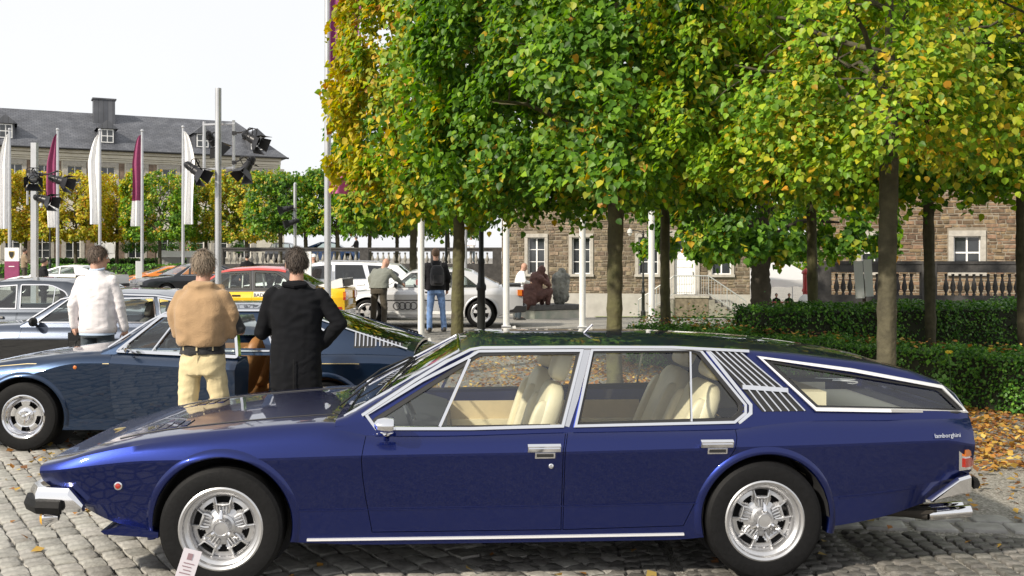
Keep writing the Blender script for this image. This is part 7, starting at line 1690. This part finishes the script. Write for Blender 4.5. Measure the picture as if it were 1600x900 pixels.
    # trousers
    parts = [('l', [RING(z, wx, wy) for z, wx, wy in ((.80, .165, .13), (.90, .175, .13), (1.0, .162, .122), (1.04, .158, .118))])] if not seat_pose else [('l', [RING(z, wx, wy) for z, wx, wy in ((.86, .17, .14), (.95, .17, .13), (1.02, .16, .12))])]
    for i in range(2): parts.append(('t', [hips[i], knee[i], (ank[i][0], ank[i][1], ank[i][2]-.02*s)], [.098*s, .074*s, .066*s]))
    mesh_obj('trousers', fuse(parts, vox*s, 3, fold*1.1*s, .13), legs, root)
    for i in range(2):
        b = MB(); x, y = ank[i][0], ank[i][1]; b.loft([[(x+q*.048*s*wd, y+(yy)*s, zz*s) for q, zz in ((-1, 0), (1, 0), (1, hh*.6), (.6, hh), (-.6, hh), (-1, hh*.6))] for yy, wd, hh in ((-.09, .6, .06), (-.06, .85, .09), (.03, .9, .10), (.10, 1.05, .075), (.17, .95, .05), (.205, .55, .03))]); b.build('shoe', pmat('shoe_%d' % int(shoes[0]*1000), shoes, .5), root, angle=60, fixn=True)
    return root, s, V, H, RING
DN = (0, 0, -1)
hang = lambda sg, f=.0: ((sg*.245, -.02+f*.3, 1.13), (sg*.255, .04+f, .88), DN, (-sg, .3, 0))
# man in the white pullover looking to the right, camera in his left hand
WP = cloth_mat('white_knit', (.74, .70, .71)); r_, s, V, H, RG = person('man in a white pullover and dark jeans looking right, a camera in his hand', (tx(152, 11.45), 11.45, 0), R(-4), 1.84, dict(mat=WP, r=.062, hem=1), cloth_mat('dark_jeans', (.035, .05, .062)), [((-.25, -.05, 1.15), (-.265, .02, .92), (0, .25, -1), (1, .2, 0)), ((.245, .02, 1.14), (.265, .08, .89), (0, .35, -1), (-1, .3, 0))], head_turn=R(-52), head_down=.12, hair=(.10, .07, .05), build=1.04, belly=.05, skirt=.006, vox=.0125, fold=.012)
b = MB(); b.tube([V(.07*math.cos(t), -.005+.062*math.sin(t), 1.535+.012*math.sin(t)) for t in np.linspace(2.2, 7.2, 14)], .013, 6); b.build('shirt_collar', pmat('pale_blue_cotton', (.45, .55, .70), .8), r_, angle=60)
b = MB(); b.loft([RG(z, .181, .137+.01, .012) for z in (.825, .86)], cap=False); b.build('shirt_tail', MATS['pale_blue_cotton'], r_)
cm = thing('camera', 'black camera hanging from the hand of the man in the white pullover', 'camera', tuple(Vector(r_.location)+Matrix.Rotation(R(-4), 3, 'Z') @ Vector(V(-.27, .04, .80))), R(15)); MB().box((0, 0, 0), (.14, .06, .09)).box((-.01, 0, .055), (.06, .05, .03)).build('camera_body', BLACK, cm); MB().lathe([(.036, 0), (.036, .05), (.033, .09), (.028, .09), (1e-5, .06)], 18, Matrix.Translation((.05, -.02, -.01)) @ Matrix.Rotation(R(110), 4, 'Y')).build('lens', BLACK, cm)
MB().tube([(-.06, 0, .03), (-.08, -.02, -.12), (-.06, -.02, -.22), (-.03, 0, -.15), (.06, 0, .03)], .006, 5).build('strap', BLACK, cm)
# man with a beige pullover over his shoulders
BG = cloth_mat('beige_knit', (.36, .23, .12), .35, 130); r_, s, V, H, RG = person('man in cream trousers with a beige pullover draped over a black shirt', (tx(317, 8.05), 8.05, 0), R(-3), 1.77, dict(mat=cloth_mat('black_jersey', (.016, .016, .018)), name='shirt', sleeve=.46, r=.050), cloth_mat('cream_cotton', (.60, .50, .29), .15, 60, .08), [((-.245, .08, 1.15), (-.05, .27, 1.17), (1, .15, .1), (0, -1, 0)), ((.285, .06, 1.14), (.10, .29, 1.13), (-1, .1, .1), (0, -1, 0))], hair=(.22, .17, .12), build=.97, top_z0=.96, vox=.0125, stance=.12, leg_shift=((-.02, -.02), (.03, .05)), head_turn=.1)
parts = [('l', [RG(z, wx, wy, cy) for z, wx, wy, cy in ((1.03, .180, .13, -.03), (1.07, .20, .14, -.03), (1.2, .215, .150, -.03), (1.32, .218, .150, -.025), (1.40, .198, .140, -.02), (1.46, .145, .122, -.01), (1.52, .10, .10, 0), (1.545, .085, .09, .005))])]
for sg in (-1, 1): parts.append(('t', [V(sg*.16, -.01, 1.405), V(sg*.225, .0, 1.28), V(sg*.222, .03, 1.12)], [.073*s, .066*s, .048*s])); parts.append(('t', [V(sg*.12, .05, 1.46), V(sg*.09, .14, 1.35), V(sg*.03, .16, 1.2)], [.06*s, .05*s, .045*s]))
parts.append(('t', [V(-.085, -.06, 1.505), V(0, -.10, 1.49), V(.085, -.06, 1.505)], [.032*s]*3))
mesh_obj('draped_pullover', fuse(parts, .0125, 3, .019, .17), BG, r_)
b = MB(); rg = [RG(z, .178, .136) for z in (1.0, 1.03)]; b.loft(rg, cap=False); b.build('belt', pmat('black_leather', (.015, .014, .013), .4), r_)
for k, a in enumerate((-2.3, -1.57, -.85)): MB().box(V(.18*.97*math.cos(a), .140*.97*math.sin(a), 1.02), (.012, .012, .045)).build('belt_loop', MATS['cream_cotton'], r_)
b = MB(); b.tube([V(-.0, -.128, .985), V(-.0, -.12, .88)], .0035, 4); b.build('back_seam', MATS['cream_cotton'], r_)
# man in the black suit, hand on hip
BK = pmat('black_suit', (.0065, .007, .009), .9, var=.2, vscale=9, bump=.12, bscale=160, spec=.2); r_, s, V, H, RG = person('man in a black suit with his right hand on his hip at the open door', (tx(463, 8.0), 8.0, 0), R(4), 1.79, dict(mat=BK, name='jacket', r=.066), BK, [((-.275, .08, 1.12), (-.10, .28, 1.20), (1, .2, .2), (0, -1, 0)), ((.335, -.03, 1.19), (.19, .03, 1.02), (-1, .3, -.3), (0, 1, 0))], hair=(.05, .035, .025), build=1.08, top_z0=.68, vox=.0125, skirt=.0, fold=.015, stance=.12, head_turn=.15)
b = MB(); b.tube([V(0, -.165, .93), V(0, -.168, .70)], .004, 4); b.build('jacket_vent', pmat('deep_black', (.004, .004, .005), .9), r_); b = MB(); b.tube([V(-.09, -.085, 1.50), V(0, -.115, 1.485), V(.09, -.085, 1.50)], .022, 8); b.build('collar', BK, r_)
# old man in the grey jacket bending towards the silver coupe
r_, s, V, H, RG = person('old man in a grey green jacket and brown trousers bending over the silver coupe', (tx(592, 22.0), 22.0, gz(-2.9, 22)), R(-20), 1.70, dict(mat=cloth_mat('grey_green_jacket', (.17, .18, .155)), name='jacket', r=.068), cloth_mat('brown_trousers', (.055, .045, .03)), [((-.27, .02, 1.18), (-.24, .10, .98), DN, (1, .2, 0)), ((.28, .16, 1.20), (.36, .36, 1.05), (.4, .6, -.5), (0, 0, -1))], lean=.5, head_down=.9, hair=(.35, .33, .31), bald=True, build=1.16, top_z0=.93, vox=.018, skirt=.02, stance=.12, leg_shift=((-.03, 0), (.05, -.06)))
# man with the backpack
r_, s, V, H, RG = person('man in a black jacket and blue jeans with a black backpack', (tx(681, 21.5), 21.5, gz(-1.6, 21.5)), R(12), 1.75, dict(mat=pmat('black_jacket', (.011, .011, .013), .85, var=.2, bump=.2, bscale=90, spec=.25), name='jacket', r=.07), cloth_mat('blue_jeans', (.14, .24, .46), .2, 80, .25), [((-.27, .03, 1.14), (-.27, .12, .92), (0, .3, -1), (1, .2, 0)), ((.27, .03, 1.14), (.26, .12, .9), (0, .3, -1), (-1, .2, 0))], hair=(.13, .075, .04), build=1.08, vox=.018, stance=.12, skirt=.02, leg_shift=((-.02, 0), (.06, .03)))
bp = thing('backpack', 'black backpack on the back of the man in blue jeans', 'backpack', tuple(r_.location), R(12)); me = fuse([('l', [[(q[0]*s, (q[1]-.20)*s, q[2]*s) for q in ring(z, wx, wy, 0)] for z, wx, wy in ((.98, .12, .06), (1.02, .15, .09), (1.2, .155, .10), (1.34, .135, .08), (1.41, .09, .05))])], .016, 3, .01, .1); mesh_obj('sack', me, cloth_mat('black_nylon', (.02, .02, .024), .2), bp); MB().box((0, -.305*s, 1.12*s), (.2*s, .03*s, .16*s)).build('pocket', MATS['black_nylon'], bp)
for sg in (-1, 1): MB().tube([(sg*.09*s, -.13*s, 1.38*s), (sg*.10*s, -.05*s, 1.49*s), (sg*.10*s, .08*s, 1.44*s)], .018, 6).build('strap', MATS['black_nylon'], bp)
# distant people
far_arms = [hang(-1), hang(1)]; bentarm = [((-.25, .06, 1.16), (-.15, .25, 1.12), (.5, 1, 0), (0, 0, -1)), ((.25, .06, 1.16), (.15, .25, 1.12), (-.5, 1, 0), (0, 0, -1))]
person('person in black clothes standing before the white sports car', (tx(68, 30.5), 30.5, gz(-14, 30.5)), R(-60), 1.72, dict(mat=MATS['black_jacket'], name='jacket'), MATS['black_suit'], bentarm, hair=(.02, .016, .014), vox=.024, build=1.08)
person('person in a brown jacket beside the crest sign', (tx(38, 48), 48, gz(-22, 48)), R(-50), 1.85, dict(mat=cloth_mat('tan_jacket', (.26, .19, .12)), name='jacket'), MATS['brown_trousers'], bentarm, hair=(.05, .03, .02), vox=.028)
person('person in dark clothes behind the red roof of the rally car', (tx(386, 37), 37, gz(-9, 37)), R(20), 1.74, dict(mat=MATS['black_jacket'], name='jacket'), MATS['black_suit'], far_arms, hair=(.02, .016, .014), vox=.028, build=1.1)
r_, s, V, H, RG = person('person in a checked shirt and white cap behind the white estate car', (tx(490, 31), 31, gz(-6, 31)), R(30), 1.66, dict(mat=cloth_mat('checked_shirt', (.42, .24, .24), .2, 40, .4), name='shirt'), MATS['dark_jeans'], far_arms, vox=.028, bald=True); MB().lathe([(.105*s, 0), (.10*s, .05*s), (.06*s, .095*s), (1e-5, .105*s)], 16, Matrix.Translation(H(0, 0, .045))).box(H(0, .12, .05), (.14*s, .1*s, .012*s)).build('cap', CLOTHW, r_)
person('bald man in a white shirt with dark braces leaning beside the sculpture', (tx(810, 30.5), 30.5, gz(.2, 30.5)), R(-70), 1.78, dict(mat=CLOTHW, name='shirt'), MATS['dark_jeans'], bentarm, lean=.25, head_down=.4, bald=True, vox=.024)
person('person in dark clothes standing at the terrace rail right of the blue car', (tx(557, 61.5), 61.5, 1.36), R(70), 1.66, dict(mat=MATS['black_jacket'], name='jacket'), MATS['dark_jeans'], bentarm, hair=(.04, .03, .02), vox=.03)
person('person in a white shirt leaning on the terrace rail behind the street lamp', (tx(738, 60.5), 60.5, 1.36), R(150), 1.72, dict(mat=CLOTHW, name='shirt'), MATS['dark_jeans'], bentarm, lean=.2, head_down=.3, hair=(.10, .05, .03), vox=.03)
for u, lab, hc_ in ((1213, 'seated person in black at the red table, left of the other', (.02, .015, .012)), (1233, 'seated person in black at the red table, right of the other', (.12, .09, .06))):
    p = gp(u, 60.8); person(lab, tuple(p), R(180), 1.75, dict(mat=MATS['black_jacket'], name='jacket'), MATS['black_suit'], bentarm, hair=hc_, vox=.03, seat_pose=True)
    ch = thing('folding_chair', 'folding chair under the '+('left' if u == 1213 else 'right')+' person at the red table', 'chair', tuple(p+Vector((0, .05, 0)))); MB().box((0, 0, .40), (.42, .42, .03)).build('seat', ALU, ch); MB().box((0, .2, .72), (.42, .03, .3)).build('backrest', ALU, ch)
    for sx in (-.19, .19):
        for sy in (-.19, .19): MB().box((sx, sy, .192), (.03, .03, .385)).build('leg', ALU, ch)
